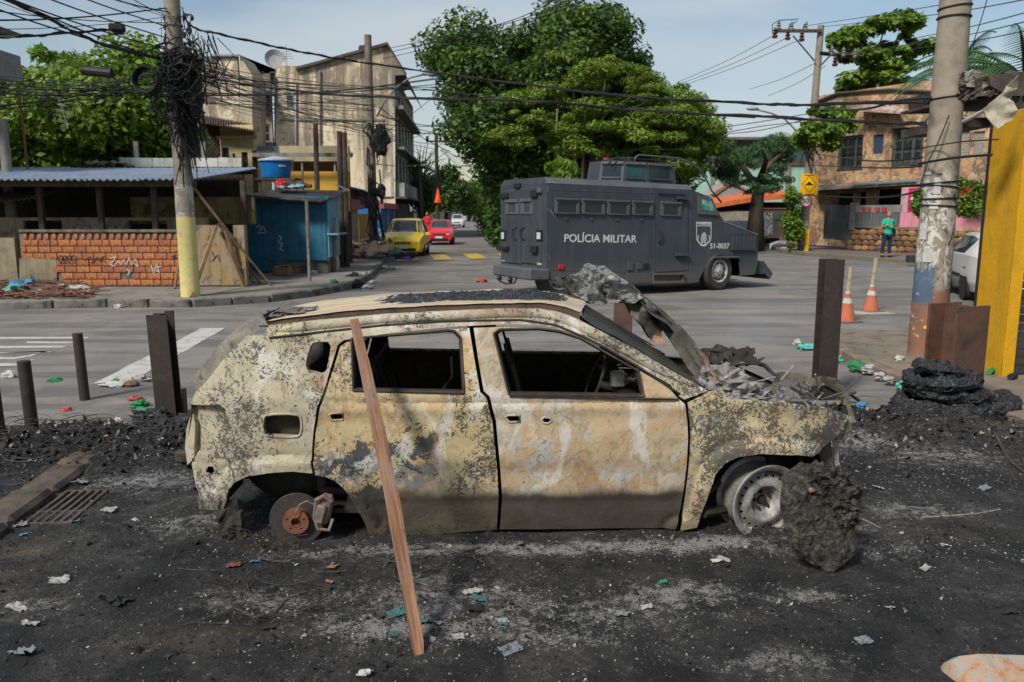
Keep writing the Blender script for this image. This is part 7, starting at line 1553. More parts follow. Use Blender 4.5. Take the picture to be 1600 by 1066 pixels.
g0=G(1259,397);mb=MB();mb.box(g0+Vector((0,0,.55)),(.20,.12,1.15),ch=.02);mb.box(g0+Vector((0,0,1.1)),(.21,.13,.04));tagd(obj('yellow_bollard',mb,flat('bollard yellow',(.70,.38,.01),.5),None,loc=g0,w=True),'short yellow bollard at the foot of the right concrete pole','bollard')
g0=G(1222,392);mb=MB();P=[g0+Vector((-.62,0,.05)),g0+Vector((-.55,.05,.30)),g0+Vector((-.2,.1,.42)),g0+Vector((.25,.1,.36)),g0+Vector((.6,.05,.18)),g0+Vector((.66,0,.04))];mb.tube(P,[.04,.07,.08,.09,.08,.05],8);mb.tube([g0+Vector((-.2,0,.08)),g0+Vector((.1,0,.14)),g0+Vector((.45,0,.05))],.05,6)
tagd(obj('car_bumper',mb,flat('white plastic',(.62,.62,.61),.5),None,loc=g0,w=True,smooth=True),'torn-off white car bumper lying on the kerb near the yellow bollard','car part')
def skinned(name,pts,edges,rad,mat,parent=None,sub=2,root=0):
 me=bpy.data.meshes.new(name);me.from_pydata(pts,edges,[]);me.materials.append(mat);o=bpy.data.objects.new(name,me);COL.objects.link(o)
 sk=o.modifiers.new('skin','SKIN');sk.use_smooth_shade=True
 for i,r_ in enumerate(rad):d=me.skin_vertices[0].data[i];d.radius=r_ if isinstance(r_,tuple) else(r_,r_);d.use_root=(i==root)
 sb=o.modifiers.new('sub','SUBSURF');sb.levels=sub;sb.render_levels=sub
 bpy.context.view_layer.update();dg=bpy.context.evaluated_depsgraph_get();m2=bpy.data.meshes.new_from_object(o.evaluated_get(dg));o.modifiers.clear();o.data=m2;o.name=name;o.parent=parent
 m2.polygons.foreach_set('use_smooth',[True]*len(m2.polygons));return o
skin_m=flat('skin',(.36,.18,.11),.6)
def person(loc,rz,label,shirt,trousers,pose='phone',H=1.72,hair=(.03,.02,.015),bald=False):
 t=thing('person',label,'person',loc,rz);k=H/1.72
 S=lambda*p:tuple(x*k for x in p)
 P=[S(0,0,.95),S(0,0,1.12),S(0,.01,1.34),S(0,.0,1.45),S(0,-.01,1.53),S(.17,0,1.40),S(-.17,0,1.40),S(.25,-.03,1.15),S(-.25,-.03,1.15),(S(.12,-.24,1.22) if pose=='phone' else S(.27,-.06,.92)),(S(-.06,-.27,1.25) if pose=='phone' else S(-.27,-.06,.92)),S(.10,0,.88),S(-.10,0,.88),S(.12,-.01,.50),S(-.13,.01,.50),S(.13,.02,.10),S(-.15,.03,.10),S(.15,-.12,.04),S(-.18,-.10,.04)]
 E=[(0,1),(1,2),(2,3),(3,4),(2,5),(2,6),(5,7),(6,8),(7,9),(8,10),(0,11),(0,12),(11,13),(12,14),(13,15),(14,16),(15,17),(16,18)]
 Rr=[(.14,.11),(.14,.11),(.16,.11),.065,.05,.065,.065,.042,.042,.03,.03,.095,.095,.06,.06,.042,.042,.035,.035]
 skinned('body',P,E,[(a[0]*k,a[1]*k) if isinstance(a,tuple) else a*k for a in Rr],skin_m,t)
 hd=MB();hd.blob(S(0,-.02,1.62),(.073*k,.092*k,.112*k),1,.0,1,18,14);hd.blob(S(0,-.115,1.61),(.014*k,.02*k,.022*k),1,0,1,8,6)
 for sx_ in(-1,1):hd.blob(S(sx_*.073,-.01,1.61),(.012*k,.02*k,.03*k),1,0,1,8,6)
 h_=obj('head',hd,skin_m,t,smooth=True)
 for sx_ in(-1,1):e_=MB();e_.blob(S(sx_*.028,-.103,1.635),(.012*k,.008*k,.008*k),1,0,1,8,6);obj('eye',e_,flat('eye dark',(.02,.015,.01)),h_)
 e_=MB();e_.blob(S(0,-.106,1.57),(.026*k,.008*k,.007*k),1,0,1,8,6);obj('mouth',e_,flat('lips',(.25,.09,.07)),h_)
 hr=MB();hr.blob(S(0,.012,1.645 if not bald else 1.625),(.078*k,.088*k,.10*k if not bald else .07*k),2,.03,2,16,10);obj('hair',hr,flat('hair',hair,.8),t,smooth=True)
 sp_=[S(0,0,1.0),S(0,0,1.12),S(0,.01,1.33),S(.16,0,1.40),S(-.16,0,1.40),S(.235,-.02,1.22),S(-.235,-.02,1.22),S(0,0,1.44),S(0,0,.90)]
 skinned('shirt',sp_,[(0,1),(1,2),(2,3),(2,4),(3,5),(4,6),(2,7),(0,8)],[(.165*k,.135*k),(.17*k,.14*k),(.18*k,.135*k),.085*k,.085*k,.072*k,.072*k,.07*k,(.165*k,.13*k)],shirt,t)
 tp_=[S(0,0,.93),S(.10,0,.84),S(-.10,0,.84),S(.12,-.01,.50),S(-.13,.01,.50),S(.13,.02,.12),S(-.15,.03,.12)]
 skinned('trousers',tp_,[(0,1),(0,2),(1,3),(2,4),(3,5),(4,6)],[(.155*k,.12*k),.112*k,.112*k,.08*k,.08*k,.062*k,.062*k],trousers,t)
 for i_,(sx_,yy) in enumerate(((.14,-.04),(-.165,-.03))):s2=MB();s2.blob(S(sx_,yy,.045),(.05*k,.14*k,.05*k),4,.02,1,12,8);obj('shoe',s2,flat('black shoe',(.02,.02,.02)),t,smooth=True)
 for i_,h0 in enumerate((P[9],P[10])):
  hm=MB();h0=Vector(h0);dn=Vector((-.5 if i_==0 else .5,-.6,.2)).normalized() if pose=='phone' else Vector((0,-.1,-1));hm.blob(h0+dn*.03,(.03,.025,.04),1,0,1,10,8)
  for f_ in range(4):s0=h0+dn*.05+Vector((0,0,.02-.014*f_));hm.tube([s0,s0+dn*.035,s0+dn*(.055-.004*abs(f_-1))+Vector((0,.01,0))],.008,5)
  hm.tube([h0+Vector((0,0,.03)),h0+dn*.03+Vector((0,0,.055))],.009,5);obj('hand',hm,skin_m,t,smooth=True)
 return t
g0=G(1384,402,.14);mn=person((g0.x,g0.y,.14),R(6),'man in a teal green T-shirt and dark jeans looking at his phone by the kerb',flat('teal green cotton',(.02,.42,.27),.85),flat('dark blue denim',(.015,.03,.055),.9),H=1.78,hair=(.2,.1,.06),bald=True)
ph=MB();ph.box((.03,-.30,1.34),(.075,.012,.14),0,M=Euler((R(35),0,0)).to_matrix(),ch=.004);po=obj('phone',ph,flat('black glass phone',(.02,.02,.02),.2),None,loc=(g0.x,g0.y,.14),rz=R(6));tagd(po,'dark phone held in the hands of the man in green','phone')
bg_=MB();bg_.blob((.27,.04,.98),(.07,.14,.16),3,.05);bg_.tube([(.25,0,1.1),(.12,-.13,1.3),(-.06,-.02,1.47),(.0,.16,1.35),(.24,.08,1.1)],.014,5);bo_=obj('shoulder_bag',bg_,flat('black bag',(.02,.02,.022)),None,loc=(g0.x,g0.y,.14),rz=R(6));tagd(bo_,'black shoulder bag hanging at the hip of the man in green','bag')
rY=50.;q=at(668,383,rY);person((q.x,rY,.14),R(0),'person in a bright red top standing behind the red hatchback',flat('bright red top',(.60,.01,.02),.85),flat('dark trousers',(.03,.03,.035)),pose='down',H=1.75)
def cone(px,py,hpx,tippx,label,lean=0.):
 g_=G(px,py);k_=g_.y/1244;t=thing('traffic_cone',label,'traffic cone',g_,0,'traffic cones with sticks');H=hpx*k_
 org=wmat('faded orange plastic',(.50,.13,.07),(.42,.12,.07),6,(.2,.12,.09),8,.5) if 'faded orange plastic' not in bpy.data.materials else bpy.data.materials['faded orange plastic']
 wht=wmat('dirty white band',(.55,.52,.46),(.42,.40,.36),8) if 'dirty white band' not in bpy.data.materials else bpy.data.materials['dirty white band']
 rb=.155;r_=lambda u:rb*(1-u)+.035*u
 mb=MB();mb.lathe([(r_(0),.03),(r_(1),H),(0,H)],22);obj('cone',mb,org,t,smooth=40)
 mb=MB();mb.box((0,0,.015),(.40,.40,.03),.3,ch=.01);obj('base',mb,flat('dirty rubber base',(.16,.13,.11)),t)
 for u0,u1 in((.60,.78),(.93,1.0)):mb=MB();mb.lathe([(r_(u0)+.004,.03+(H-.03)*u0),(r_(u1)+.004,.03+(H-.03)*u1)],22);obj('reflective_band',mb,wht,t,smooth=True)
 tip=(py-tippx)*k_;mb=MB();mb.tube([(0,0,H-.05),(lean,0,tip-.02),(lean,0,tip)],[.038,.04,.044],8);s_=obj('stick',mb,wmat('pale pole stick',(.46,.40,.28),(.36,.3,.2),8) if 'pale pole stick' not in bpy.data.materials else bpy.data.materials['pale pole stick'],None,loc=g_,smooth=40)
 return s_
tagd(cone(1322,503,48,417,'left faded orange traffic cone, half hidden behind the thick black post',.02),'short yellowish stick standing in the left traffic cone','stick');tagd(cone(1360,487,42,403,'right faded orange traffic cone standing on cardboard',.04),'tall pale stick with a flared top in the right traffic cone','stick')
g_=G(1358,489);mb=MB();mb.box(g_+Vector((0,0,.008)),(.75,.5,.012),.1);tagd(obj('cardboard_sheet',mb,flat('pale card',(.42,.38,.32)),None,loc=g_,w=True),'flat pale cardboard sheet under the right traffic cone','cardboard')
mt_steel=wmat('sooty black steel',(.022,.020,.019),(.035,.03,.027),4,(.075,.05,.035),5,.45,rough=.55,bump=.25)
mt_steel2=wmat('scorched red-brown steel',(.13,.065,.045),(.075,.045,.035),3,(.03,.022,.018),3,.7,rough=.6,bump=.3)
def ibeam(name,label,px,pyb,pyt,w,d,mat,lean=(0,0),rz=0.,round_=False,zb=0.):
 b_=G(px,pyb,zb);top=at(px,pyt,b_.y);H=top.z-zb;t=thing(name,label,'post',(b_.x,b_.y,zb-.05),0,'steel barricade posts set in the road');mb=MB();f_=.012 if w<.3 else .03
 def pr(pts):
  n_=len(pts);K=5;vs=[]
  for k in range(K+1):u=k/K;vs+=[(x+lean[0]*u,y+lean[1]*u,(H+.05)*u) for x,y in pts]
  mb.add(vs,[(k*n_+i,k*n_+(i+1)%n_,(k+1)*n_+(i+1)%n_,(k+1)*n_+i) for k in range(K) for i in range(n_)]+[tuple(range(K*n_,(K+1)*n_))])
 c_,s_=math.cos(rz),math.sin(rz);rot=lambda l:[(x*c_-y*s_,x*s_+y*c_) for x,y in l]
 if round_:pr([(w/2*math.cos(a*math.tau/14),w/2*math.sin(a*math.tau/14)) for a in range(14)]);obj('tube',mb,mat,t,smooth=40)
 else:pr(rot([(-w/2,-d/2),(w/2,-d/2),(w/2,-d/2+f_),(f_/2,-d/2+f_),(f_/2,d/2-f_),(w/2,d/2-f_),(w/2,d/2),(-w/2,d/2),(-w/2,d/2-f_),(-f_/2,d/2-f_),(-f_/2,-d/2+f_),(-w/2,-d/2+f_)]));obj('beam',mb,mat,t)
 return t
ibeam('barricade_post','thick black steel post left of the traffic cones, near the burnt car nose',1286,622,405,.195,.16,mt_steel,(.0,0),R(5))
ibeam('barricade_post','thick black steel post behind the tail of the burnt car',266,652,491,.19,.15,mt_steel,(-.03,0),R(-2))
mb=MB();g_=G(268,652);mb.box(g_+Vector((-.01,.13,.5)),(.07,.05,.98));mb.box(g_+Vector((.125,.02,.10)),(.03,.04,.34));tagd(obj('steel_stub',mb,mt_steel,None,loc=g_,w=True),'short steel stub standing beside the thick post at the tail of the burnt car','post')
ibeam('barricade_post','slim black post standing alone on clear asphalt right of the slimmest-looking pair',133,625,521,.098,.08,mt_steel,(-.02,0),R(8),True)
ibeam('barricade_post','slim black post rising from the burnt rubbish at the left',52,680,564,.105,.09,mt_steel,(-.02,0),R(-8),True)
ibeam('barricade_post','black post cut off by the left edge of the photo',3,697,600,.09,.08,mt_steel,(-.02,0),0,True)
ibeam('barricade_post','brown steel post seen behind the raised bonnet',971,600,468,.20,.16,mt_steel2,(0,0),R(-5))
ibeam('barricade_post','wide red-brown scorched steel beam beside the concrete pole',1484,640,476,.40,.34,mt_steel2,(.0,0),R(20))
b_=G(1446,566);CYp=b_.y;tt=at(1494,-60,CYp);cpo=thing('utility_pole','thick concrete pole with rusty red foot, blue patch and torn posters','utility pole',b_)
N_=40;base_=Vector((b_.x,CYp,-.05));top_=Vector((at(1493,0,CYp).x,CYp,at(1493,0,CYp).z+.8));top_.x=b_.x+(top_.x-b_.x)*.94
mb=MB();mb.tube([base_.lerp(top_,k/N_) for k in range(N_+1)],[.225-.06*k/N_+.003*math.sin(k*2.3) for k in range(N_+1)],32)
m=NB('scarred pole concrete');n=m.noise(5,7,.65,.4);x_,y_,z_=m.xyz();c=m.ramp(n,[(.35,(.30,.255,.20)),(.55,(.23,.195,.15)),(.7,(.165,.14,.11))])
wz=m.ma('ADD',z_,m.ma('MULTIPLY',m.noise(5,5,.6),.25));pz=m.ma('MULTIPLY',m.sm(wz,1.05,1.25),m.sm(wz,2.55,2.35))
flk=m.noise(11,8,.72,.9,m.mp(m.o,(1,1,.6)));c=m.mix(m.ma('MULTIPLY',m.sm(flk,.50,.55),pz),c,(.50,.49,.45));c=m.mix(m.ma('MULTIPLY',m.sm(m.noise(9,7,.7,1.2,m.mp(m.o,(1,1,.5),loc=(4,0,0))),.55,.60),m.sm(wz,2.7,2.5)),c,(.05,.04,.035))
red=m.sm(wz,1.12,1.0);c=m.mix(m.ma('MULTIPLY',red,.9),c,m.mix(m.sm(m.noise(5,7,.7),.4,.62),(.25,.09,.05),(.17,.10,.07)))
bl=m.ma('MULTIPLY',m.ma('MULTIPLY',m.sm(wz,.85,.95),m.sm(wz,1.42,1.30)),m.sm(x_,-.05,-.10));c=m.mix(m.ma('MULTIPLY',bl,.85),c,(.045,.10,.16))
c=m.mix(m.ma('MULTIPLY',m.sm(m.noise(7,8,.75,.5),.60,.64),m.sm(z_,1.2,.6)),c,(.5,.47,.42));c=m.mix(m.ma('MULTIPLY',m.sm(wz,.35,.1),.8),c,(.22,.18,.14))
m.out(c,.85,0,m.bump(m.ma('ADD',n,m.ma('MULTIPLY',flk,.6)),.5,.012),.25);obj('shaft',mb,m.m,cpo,w=True,smooth=40)
def pole_ring(py,r_=.012,dz=0.,par=cpo,parts=1):
 z0=at(1465,py,CYp).z;f=(z0-base_.z)/(top_.z-base_.z);c0=base_.lerp(top_,f);rr_=.228-.06*f+r_*.6
 mb=MB();P=[c0+Vector((rr_*math.cos(a*math.tau/24),rr_*math.sin(a*math.tau/24),dz*math.cos(a*math.tau/24))) for a in range(25)];mb.tube(P,r_,6,False);obj('strap',mb,mt_td,par,w=True,smooth=True)
for py,d_ in((12,.02),(28,.0),(153,.02),(285,.02),(292,-.02),(310,.01),(322,-.01)):pole_ring(py,.010,d_)
for(px,py,w_,h_,cc) in((1467,290,.075,.20,(.42,.42,.42)),(1456,268,.10,.06,(.5,.5,.48)),(1462,322,.10,.07,(.5,.5,.49)),(1453,400,.12,.16,(.46,.46,.44)),(1444,362,.11,.2,(.45,.45,.44)),(1447,512,.045,.04,(.62,.36,.03))):
 z0=at(px,py,CYp-.2).z;f=(z0-base_.z)/(top_.z-base_.z);c0=base_.lerp(top_,f);rr_=.232-.06*f;q=at(px,py,CYp-.2);th=math.asin(max(-.95,min(.95,(q.x-c0.x)/rr_)))
 mb=MB();K=6;mb.grid(K,4,lambda u,v:(c0.x+(rr_+.003)*math.sin(th+(u-.5)*w_/rr_),c0.y-(rr_+.003)*math.cos(th+(u-.5)*w_/rr_),z0+(v-.5)*h_));obj('torn_poster',mb,flat('paper %.2f'%cc[2],cc,.8),cpo,w=True)
m_yw=wmat('bright yellow masonry paint',(.58,.31,.004),(.52,.275,.004),1.3,(.25,.14,.03),3,.35,.25,bump=.35,fine=35)
c0=G(1564,588,.09);c1=G(1517,571,.09);yb_=thing('yellow_building','bright yellow corner pillar of a building at the right edge','building',(c0.x,c0.y,.05))
dirn=(c1-c0);dirn.z=0;Lw=dirn.length;dirn.normalize();nr_=Vector((-dirn.y,dirn.x,0));nr_=nr_ if nr_.x>0 else-nr_
def yprism(mb,a0,a1,d0,d1,z0,z1):p=[c0+dirn*a0+nr_*d0,c0+dirn*a1+nr_*d0,c0+dirn*a1+nr_*d1,c0+dirn*a0+nr_*d1];mb.prism([Vector((q.x,q.y,z0)) for q in p],(0,0,z1-z0))
YH=2.95
mb=MB()
def pf(u,v):
 p=c0+dirn*(Lw*u);return Vector((p.x,p.y,.05+YH*v))+nr_*(.006*mnoise.noise(Vector((u*4,v*12,2))))
mb.grid(10,40,pf);yprism(mb,0,Lw,.02,.13,.05,.05+YH)
mb.grid(6,40,lambda u,v:(lambda p:Vector((p.x,p.y,.05+YH*v)))(c0+nr_*(.13*u)+nr_*.0-dirn*.004*(1+mnoise.noise(Vector((u*3,v*12,7))))))
obj('pillar',mb,m_yw,yb_,w=True,smooth=40)
mb=MB();yprism(mb,Lw,Lw+.03,-.02,.1,.1,YH);obj('dark_edge',mb,mt_td,yb_,w=True)
for k in range(40):mb=MB();yprism(mb,.06,.10,.131,3.2,.12+k*.095,.12+k*.095+.082);obj('shutter_slat',mb,wmat('dark shutter',(.05,.045,.04),(.03,.028,.026),4) if k==0 else bpy.data.materials['dark shutter'],yb_,w=True)
mb=MB();yprism(mb,Lw-.05,Lw+5,.05,.3,.0,3.0);obj('side_wall',mb,mt_stone,yb_,w=True) if False else None
def poly3(pxs,Y,nm,label,cat,mat,thick=.01,amp=.03,step=.05,seed=0):
 P=[at(x,y,Y) for x,y in pxs];o2=[(p.x,p.z) for p in P]
 f=lambda x,z:Vector((x,Y+amp*2*mnoise.fractal(Vector((x*5,z*5,seed)),1,2,3),z));mb=sheet(o2,[],step,f,lambda x,z:f(x,z)+Vector((0,thick,0)))
 o=obj(nm,mb,mat,None,loc=P[0],w=True,smooth=50);return tagd(o,label,cat)
poly3([(1589,117),(1577,128),(1563,146),(1543,169),(1547,186),(1557,202),(1567,193),(1577,189),(1581,170),(1586,150),(1590,130)],8.5,'torn_cloth','torn cream cloth hanging from the eaves of the yellow building','cloth',wmat('cream cloth',(.44,.41,.31),(.34,.31,.23),3,(.2,.17,.12),5,.4,bump=.5),.01,.06,.03)
mb=MB();mb.tube([at(1506,190,9.6),at(1542,171,9.)],.022,8);tagd(obj('white_pipe',mb,flat('white pipe',(.5,.5,.5)),None,loc=at(1506,190,9.6),w=True),'thin white pipe sticking out beside the torn cloth','pipe')
ev_=thing('eaves','broken dark eaves with hanging scraps above the yellow pillar','roof',at(1540,140,10.5));mt_ev=wmat('rotten dark eaves',(.07,.055,.045),(.035,.03,.025),5,(.16,.13,.1),6,.5,bump=.6)
for q,Y in((((1506,129),(1545,128),(1548,152),(1512,152)),10.5),(((1545,118),(1600,112),(1640,112),(1640,150),(1575,150),(1548,134)),9.8),(((1498,152),(1580,148),(1580,154),(1498,156)),10.2),(((1497,185),(1560,183),(1560,197),(1497,199)),10.4)):
 mb=MB();mb.prism([at(x,y,Y) for x,y in q],(0,1.5,0));obj('board',mb,mt_ev,ev_,w=True)
for k in range(12):mb=MB();crumple(mb,at(rnd.uniform(1505,1600),rnd.uniform(122,155),9.9),(.25,.2),70+k,6,.4,Euler((R(80),0,rnd.uniform(-.5,.5))).to_matrix());obj('scrap',mb,mt_conc if k%3==0 else mt_ev,ev_,w=True)
# trees
def leafmat(name,a,b,c,tr=.35):
 m=NB(name);r=m.g.outputs['Random Per Island'];n=m.noise(.9,4,.6)
 col=m.mix(m.sm(n,.38,.62),m.ramp(r,[(.2,a),(.6,b),(.95,c)]),m.ramp(r,[(.2,b),(.9,c)]))  # dark-to-bright leaf tones also stand in for sunlit and shaded foliage
 m.out(col,.55,0,None,.3);t=m.N.new('ShaderNodeBsdfTranslucent');m.L.new(col,t.inputs[0]);mx=m.N.new('ShaderNodeMixShader');mx.inputs[0].default_value=tr
 m.L.new(m.b.outputs[0],mx.inputs[1]);m.L.new(t.outputs[0],mx.inputs[2]);m.L.new(mx.outputs[0],m.N['Material Output'].inputs[0]);return m.m
def leaves(cen,rad,n,L,asp=.5,up=.5,seed=0,shell=.55,flat_=1.,droop=0.):
 r=np.random.RandomState(seed);cen=np.asarray(cen,float);rad=np.asarray(rad,float);w=rad**2;k=r.choice(len(cen),n,p=w/w.sum())
 d=r.normal(size=(n,3));d/=np.linalg.norm(d,axis=1)[:,None];q=r.rand(n)**shell;off=d*(rad[k]*q)[:,None];off[:,2]*=flat_;p=cen[k]+off
 nm=d*.6+r.normal(size=(n,3))*.6+np.array([0,0,up]);nm/=np.linalg.norm(nm,axis=1)[:,None]
 t=np.cross(nm,r.normal(size=(n,3)));t[:,2]-=droop;t/=np.linalg.norm(t,axis=1)[:,None];s=np.cross(nm,t);s/=np.linalg.norm(s,axis=1)[:,None]
 l=(L*(.6+.8*r.rand(n)))[:,None];v=np.stack([p-t*l*.5,p+s*l*asp*.5+nm*l*.06,p+t*l*.5,p-s*l*asp*.5+nm*l*.06],1).reshape(-1,3)
 return v,np.arange(n*4).reshape(-1,4)
mt_bark=wmat('grey brown bark',(.12,.09,.065),(.075,.058,.045),4,(.03,.026,.02),6,.6,.5,bump=.7)
G1=leafmat('dark ficus leaves',(.012,.036,.008),(.038,.095,.015),(.13,.21,.04));G2=leafmat('yellow-green feathery leaves',(.05,.11,.012),(.13,.22,.025),(.27,.34,.06))
G3=leafmat('bright green leaves',(.045,.10,.010),(.10,.19,.018),(.21,.31,.035));G4=leafmat('blue-green fine leaves',(.020,.06,.030),(.045,.11,.045),(.09,.17,.05))
def tree(name,label,poly,Y,dep,ncl,rc,nl,L,mat,trunk=None,asp=.5,seed=0,flat_=.75,shell=.5,droop=0.,up=.5,group=None,cat='tree',nb=9):
 r=np.random.RandomState(seed+5);xs=[p[0] for p in poly];ys=[p[1] for p in poly];C_=[];Rd=[]
 cx,cy=(min(xs)+max(xs))/2,(min(ys)+max(ys))/2;hx,hy=(max(xs)-min(xs))/2,(max(ys)-min(ys))/2;mg=rc*.55*1244/Y
 while len(C_)<ncl:
  x,y=r.uniform(min(xs),max(xs)),r.uniform(min(ys),max(ys))
  if not inpoly(np.array([x]),np.array([y]),poly)[0] or polydist(np.array([x]),np.array([y]),poly,True)[0]<mg*r.uniform(-.2,1):continue
  e=math.sqrt(max(.05,1-((x-cx)/hx)**2*.8-((y-cy)/hy)**2*.5));yy=Y+r.uniform(-1,1)*dep*e;C_.append(tuple(at(x,y,yy)));Rd.append(rc*r.choice([.4,.6,.8,1.,1.3]))
 bx_=at(*(trunk[0] if trunk else(cx,max(ys))),Y);t=thing(name,label,cat,(bx_.x,Y,max(0,bx_.z if trunk is None else 0)),0,group)
 v,f=leaves(C_,Rd,nl,L,asp,up,seed,shell,flat_,droop);v=v-np.array(t.location);obj('crown',mesh_np('crown',v,f,mat),None,t)
 if trunk:
  P=[Vector((at(x,y,Y).x,Y,max(-.05,at(x,y,Y).z))) for x,y in trunk[:-1]];P[0].z=-.05;r0=trunk[-1];mb=MB();n_=len(P)
  mb.tube(P,[r0*(1.25 if i==0 else 1-.4*i/(n_-1)) for i in range(n_)],12)
  obj('trunk',mb,mt_bark,t,w=True,smooth=True);mb=MB()
  for k in range(nb):
   c=Vector(C_[k*len(C_)//nb]);a=P[-1] if k%2 else P[-1].lerp(P[-2],.3);md=a.lerp(c,.5)+Vector((r.uniform(-.3,.3),r.uniform(-.3,.3),.25));mb=MB();mb.tube([a,md,c],[r0*.45,r0*.28,r0*.08],7);obj('limb',mb,mt_bark,t,w=True,smooth=True)
 return t
tree('tree','broad bright green tree filling the space behind the open shed at the left',[(-60,130),(0,118),(30,112),(50,98),(66,84),(80,102),(105,112),(122,86),(136,64),(150,100),(165,98),(190,88),(216,76),(236,84),(250,112),(268,130),(275,258),(265,285),(-60,285)],27,3,130,1.0,62000,.24,G3,[(120,340),(122,270),(130,220),.3],seed=1)
tree('ficus_tree','huge dense dark green tree towering behind the armoured truck',[(681,72),(700,50),(742,46),(788,40),(803,62),(834,38),(850,52),(868,22),(905,10),(940,14),(976,18),(984,52),(1006,82),(1010,104),(1024,124),(1042,165),(1050,260),(1030,345),(792,345),(758,292),(742,252),(715,215),(692,186),(690,150),(697,120),(680,100)],40,5,330,1.25,150000,.26,G1,[(800,392),(812,320),(840,240),.65],seed=2,nb=14)
tree('feathery_tree','lighter yellow-green feathery tree in front of the huge dark tree',[(752,182),(776,160),(812,136),(838,108),(872,72),(922,62),(962,70),(1002,86),(1022,118),(1052,132),(1086,142),(1104,172),(1120,206),(1104,250),(1080,284),(1010,276),(930,262),(880,250),(830,232),(775,236)],34.5,2.6,130,.75,60000,.19,G2,[(900,392),(905,320),(915,220),.22],asp=.3,seed=3,flat_=.38,up=1.2,nb=16)
for k,(px,y0,y1) in enumerate(((868,170,290),(900,160,290),(912,180,285),(899,200,270))):
 mb=MB();mb.tube([at(px-4,y1+20,34),at(px,(y0+y1)/2,34.2),at(px+3,y0,34)],.05 if k<3 else .10,6);tagd(obj('bare_sapling',mb,wmat('pale bare stem',(.30,.22,.15)) if k==0 else bpy.data.materials['pale bare stem'],None,loc=at(px,y1,34),w=True),('leftmost thin pale stem among the foliage above the truck','second thin pale stem among the foliage above the truck','rightmost thin pale stem among the foliage above the truck','thicker brown stem between the pale stems above the truck')[k],'sapling')
tree('green_tree','green tree hanging over the front end of the truck, right edge of the tree mass',[(1010,190),(1040,150),(1078,150),(1100,180),(1118,210),(1096,262),(1060,290),(1020,300),(1000,260)],37,2.5,60,.9,20000,.24,G3,[(1035,392),(1035,320),(1040,250),.25],seed=4)
tree('shrub','big-leaved bright shrub peeping over the truck roof left of the turret',[(850,262),(870,245),(890,250),(898,275),(890,330),(850,330)],31,1,14,.5,2600,.34,G3,seed=5,droop=1.2,cat='shrub')
tree('almond_tree','layered big-leaved tree in front of the stone house behind the pole arms',[(1287,52),(1312,36),(1350,26),(1398,16),(1436,20),(1432,46),(1462,60),(1466,82),(1442,98),(1424,124),(1384,136),(1392,156),(1340,162),(1318,142),(1336,112),(1318,94),(1290,74)],43,2.2,60,.74,9000,.36,G3,[(1338,392),(1336,250),(1340,165),(1370,130),.2],seed=6,flat_=.4,asp=.6,up=1.2)
tree('almond_branch','lower leafy branches of the big-leaved tree beside the yellow sign',[(1252,190),(1275,170),(1340,170),(1332,190),(1325,232),(1296,240),(1262,236),(1246,215)],35.2,1.2,30,.5,4200,.26,G3,seed=7,flat_=.5,asp=.6,cat='foliage')
tree('mimosa_tree','small fine-leaved blue-green tree with a stout trunk right of the truck',[(1112,236),(1140,216),(1180,224),(1215,216),(1248,206),(1268,226),(1262,262),(1244,288),(1210,302),(1180,306),(1146,296),(1118,268)],40,2.4,46,.55,15000,.17,G4,[(1180,362),(1182,325),(1186,285),.42],asp=.28,seed=8,flat_=.5,droop=1.)
tree('ivy','bright creeper growing on the right pole below the yellow sign',[(1226,300),(1248,294),(1250,350),(1240,360),(1226,345)],37,.4,14,.3,1800,.16,G3,seed=9,cat='plant')
tree('bush','bright green bush at the foot of the right pole',[(1222,352),(1248,348),(1252,384),(1222,386)],37,.5,12,.35,1800,.2,G3,seed=10,cat='bush')
tree('bougainvillea','green bush with red flowers right behind the concrete pole',[(1488,292),(1510,280),(1536,290),(1536,340),(1500,346),(1486,330)],30,.8,22,.38,4200,.15,G3,seed=11,cat='bush')
tree('bush','green bush left of the concrete pole before the pink banner',[(1430,296),(1446,290),(1448,345),(1432,335)],31,.5,12,.28,1800,.15,G3,seed=12,cat='bush')
rf=flat('red flowers',(.5,.02,.03));v,f=leaves([tuple(at(x,y,29.2)) for x,y in((1512,296),(1500,302),(1520,312))],[.3,.2,.2],26,.11,.9,seed=3);tagd(obj('flowers',mesh_np('flowers',v,f,rf),None),'red flowers on the bush behind the concrete pole','flowers',kind='stuff')
for k,(poly,Y,m_,nl,tr,lb) in enumerate((([(686,282),(700,268),(718,274),(726,300),(712,326),(690,322)],62,G1,9000,[(697,345),(698,325),(702,305),.18],'round dark street tree beyond the slim street pole'),([(728,300),(740,284),(756,282),(768,300),(768,330),(740,330),(730,320)],80,G3,9000,[(758,340),(758,330),(754,312),.2],'light green tree on the right side of the far street'),([(640,262),(668,272),(684,290),(690,318),(650,325),(640,300)],75,G3,8000,[(662,340),(662,325),(664,300),.2],'bushy green tree between the apartment building and the slim pole'),([(764,292),(784,285),(800,300),(800,372),(778,378),(764,350)],46,G1,12000,None,'dark shrubbery along the median left of the truck'),([(720,312),(740,304),(748,318),(744,332),(722,332)],170,G1,3000,[(732,334),(732,328),(732,320),.3],'hazy tree closing the far end of the street'),([(756,320),(776,316),(782,342),(766,356),(756,340)],70,G3,4000,None,'low light green hedge by the cycle path'))):
 tree('street_tree' if tr else 'hedge',lb,poly,Y,2.5,34,Y*.016,nl,.24+Y*.001,m_,tr,seed=20+k,cat='tree' if tr else 'hedge',nb=4)
far_=[(x,300+10*math.sin(x*.13)) for x in range(600,900,20)]
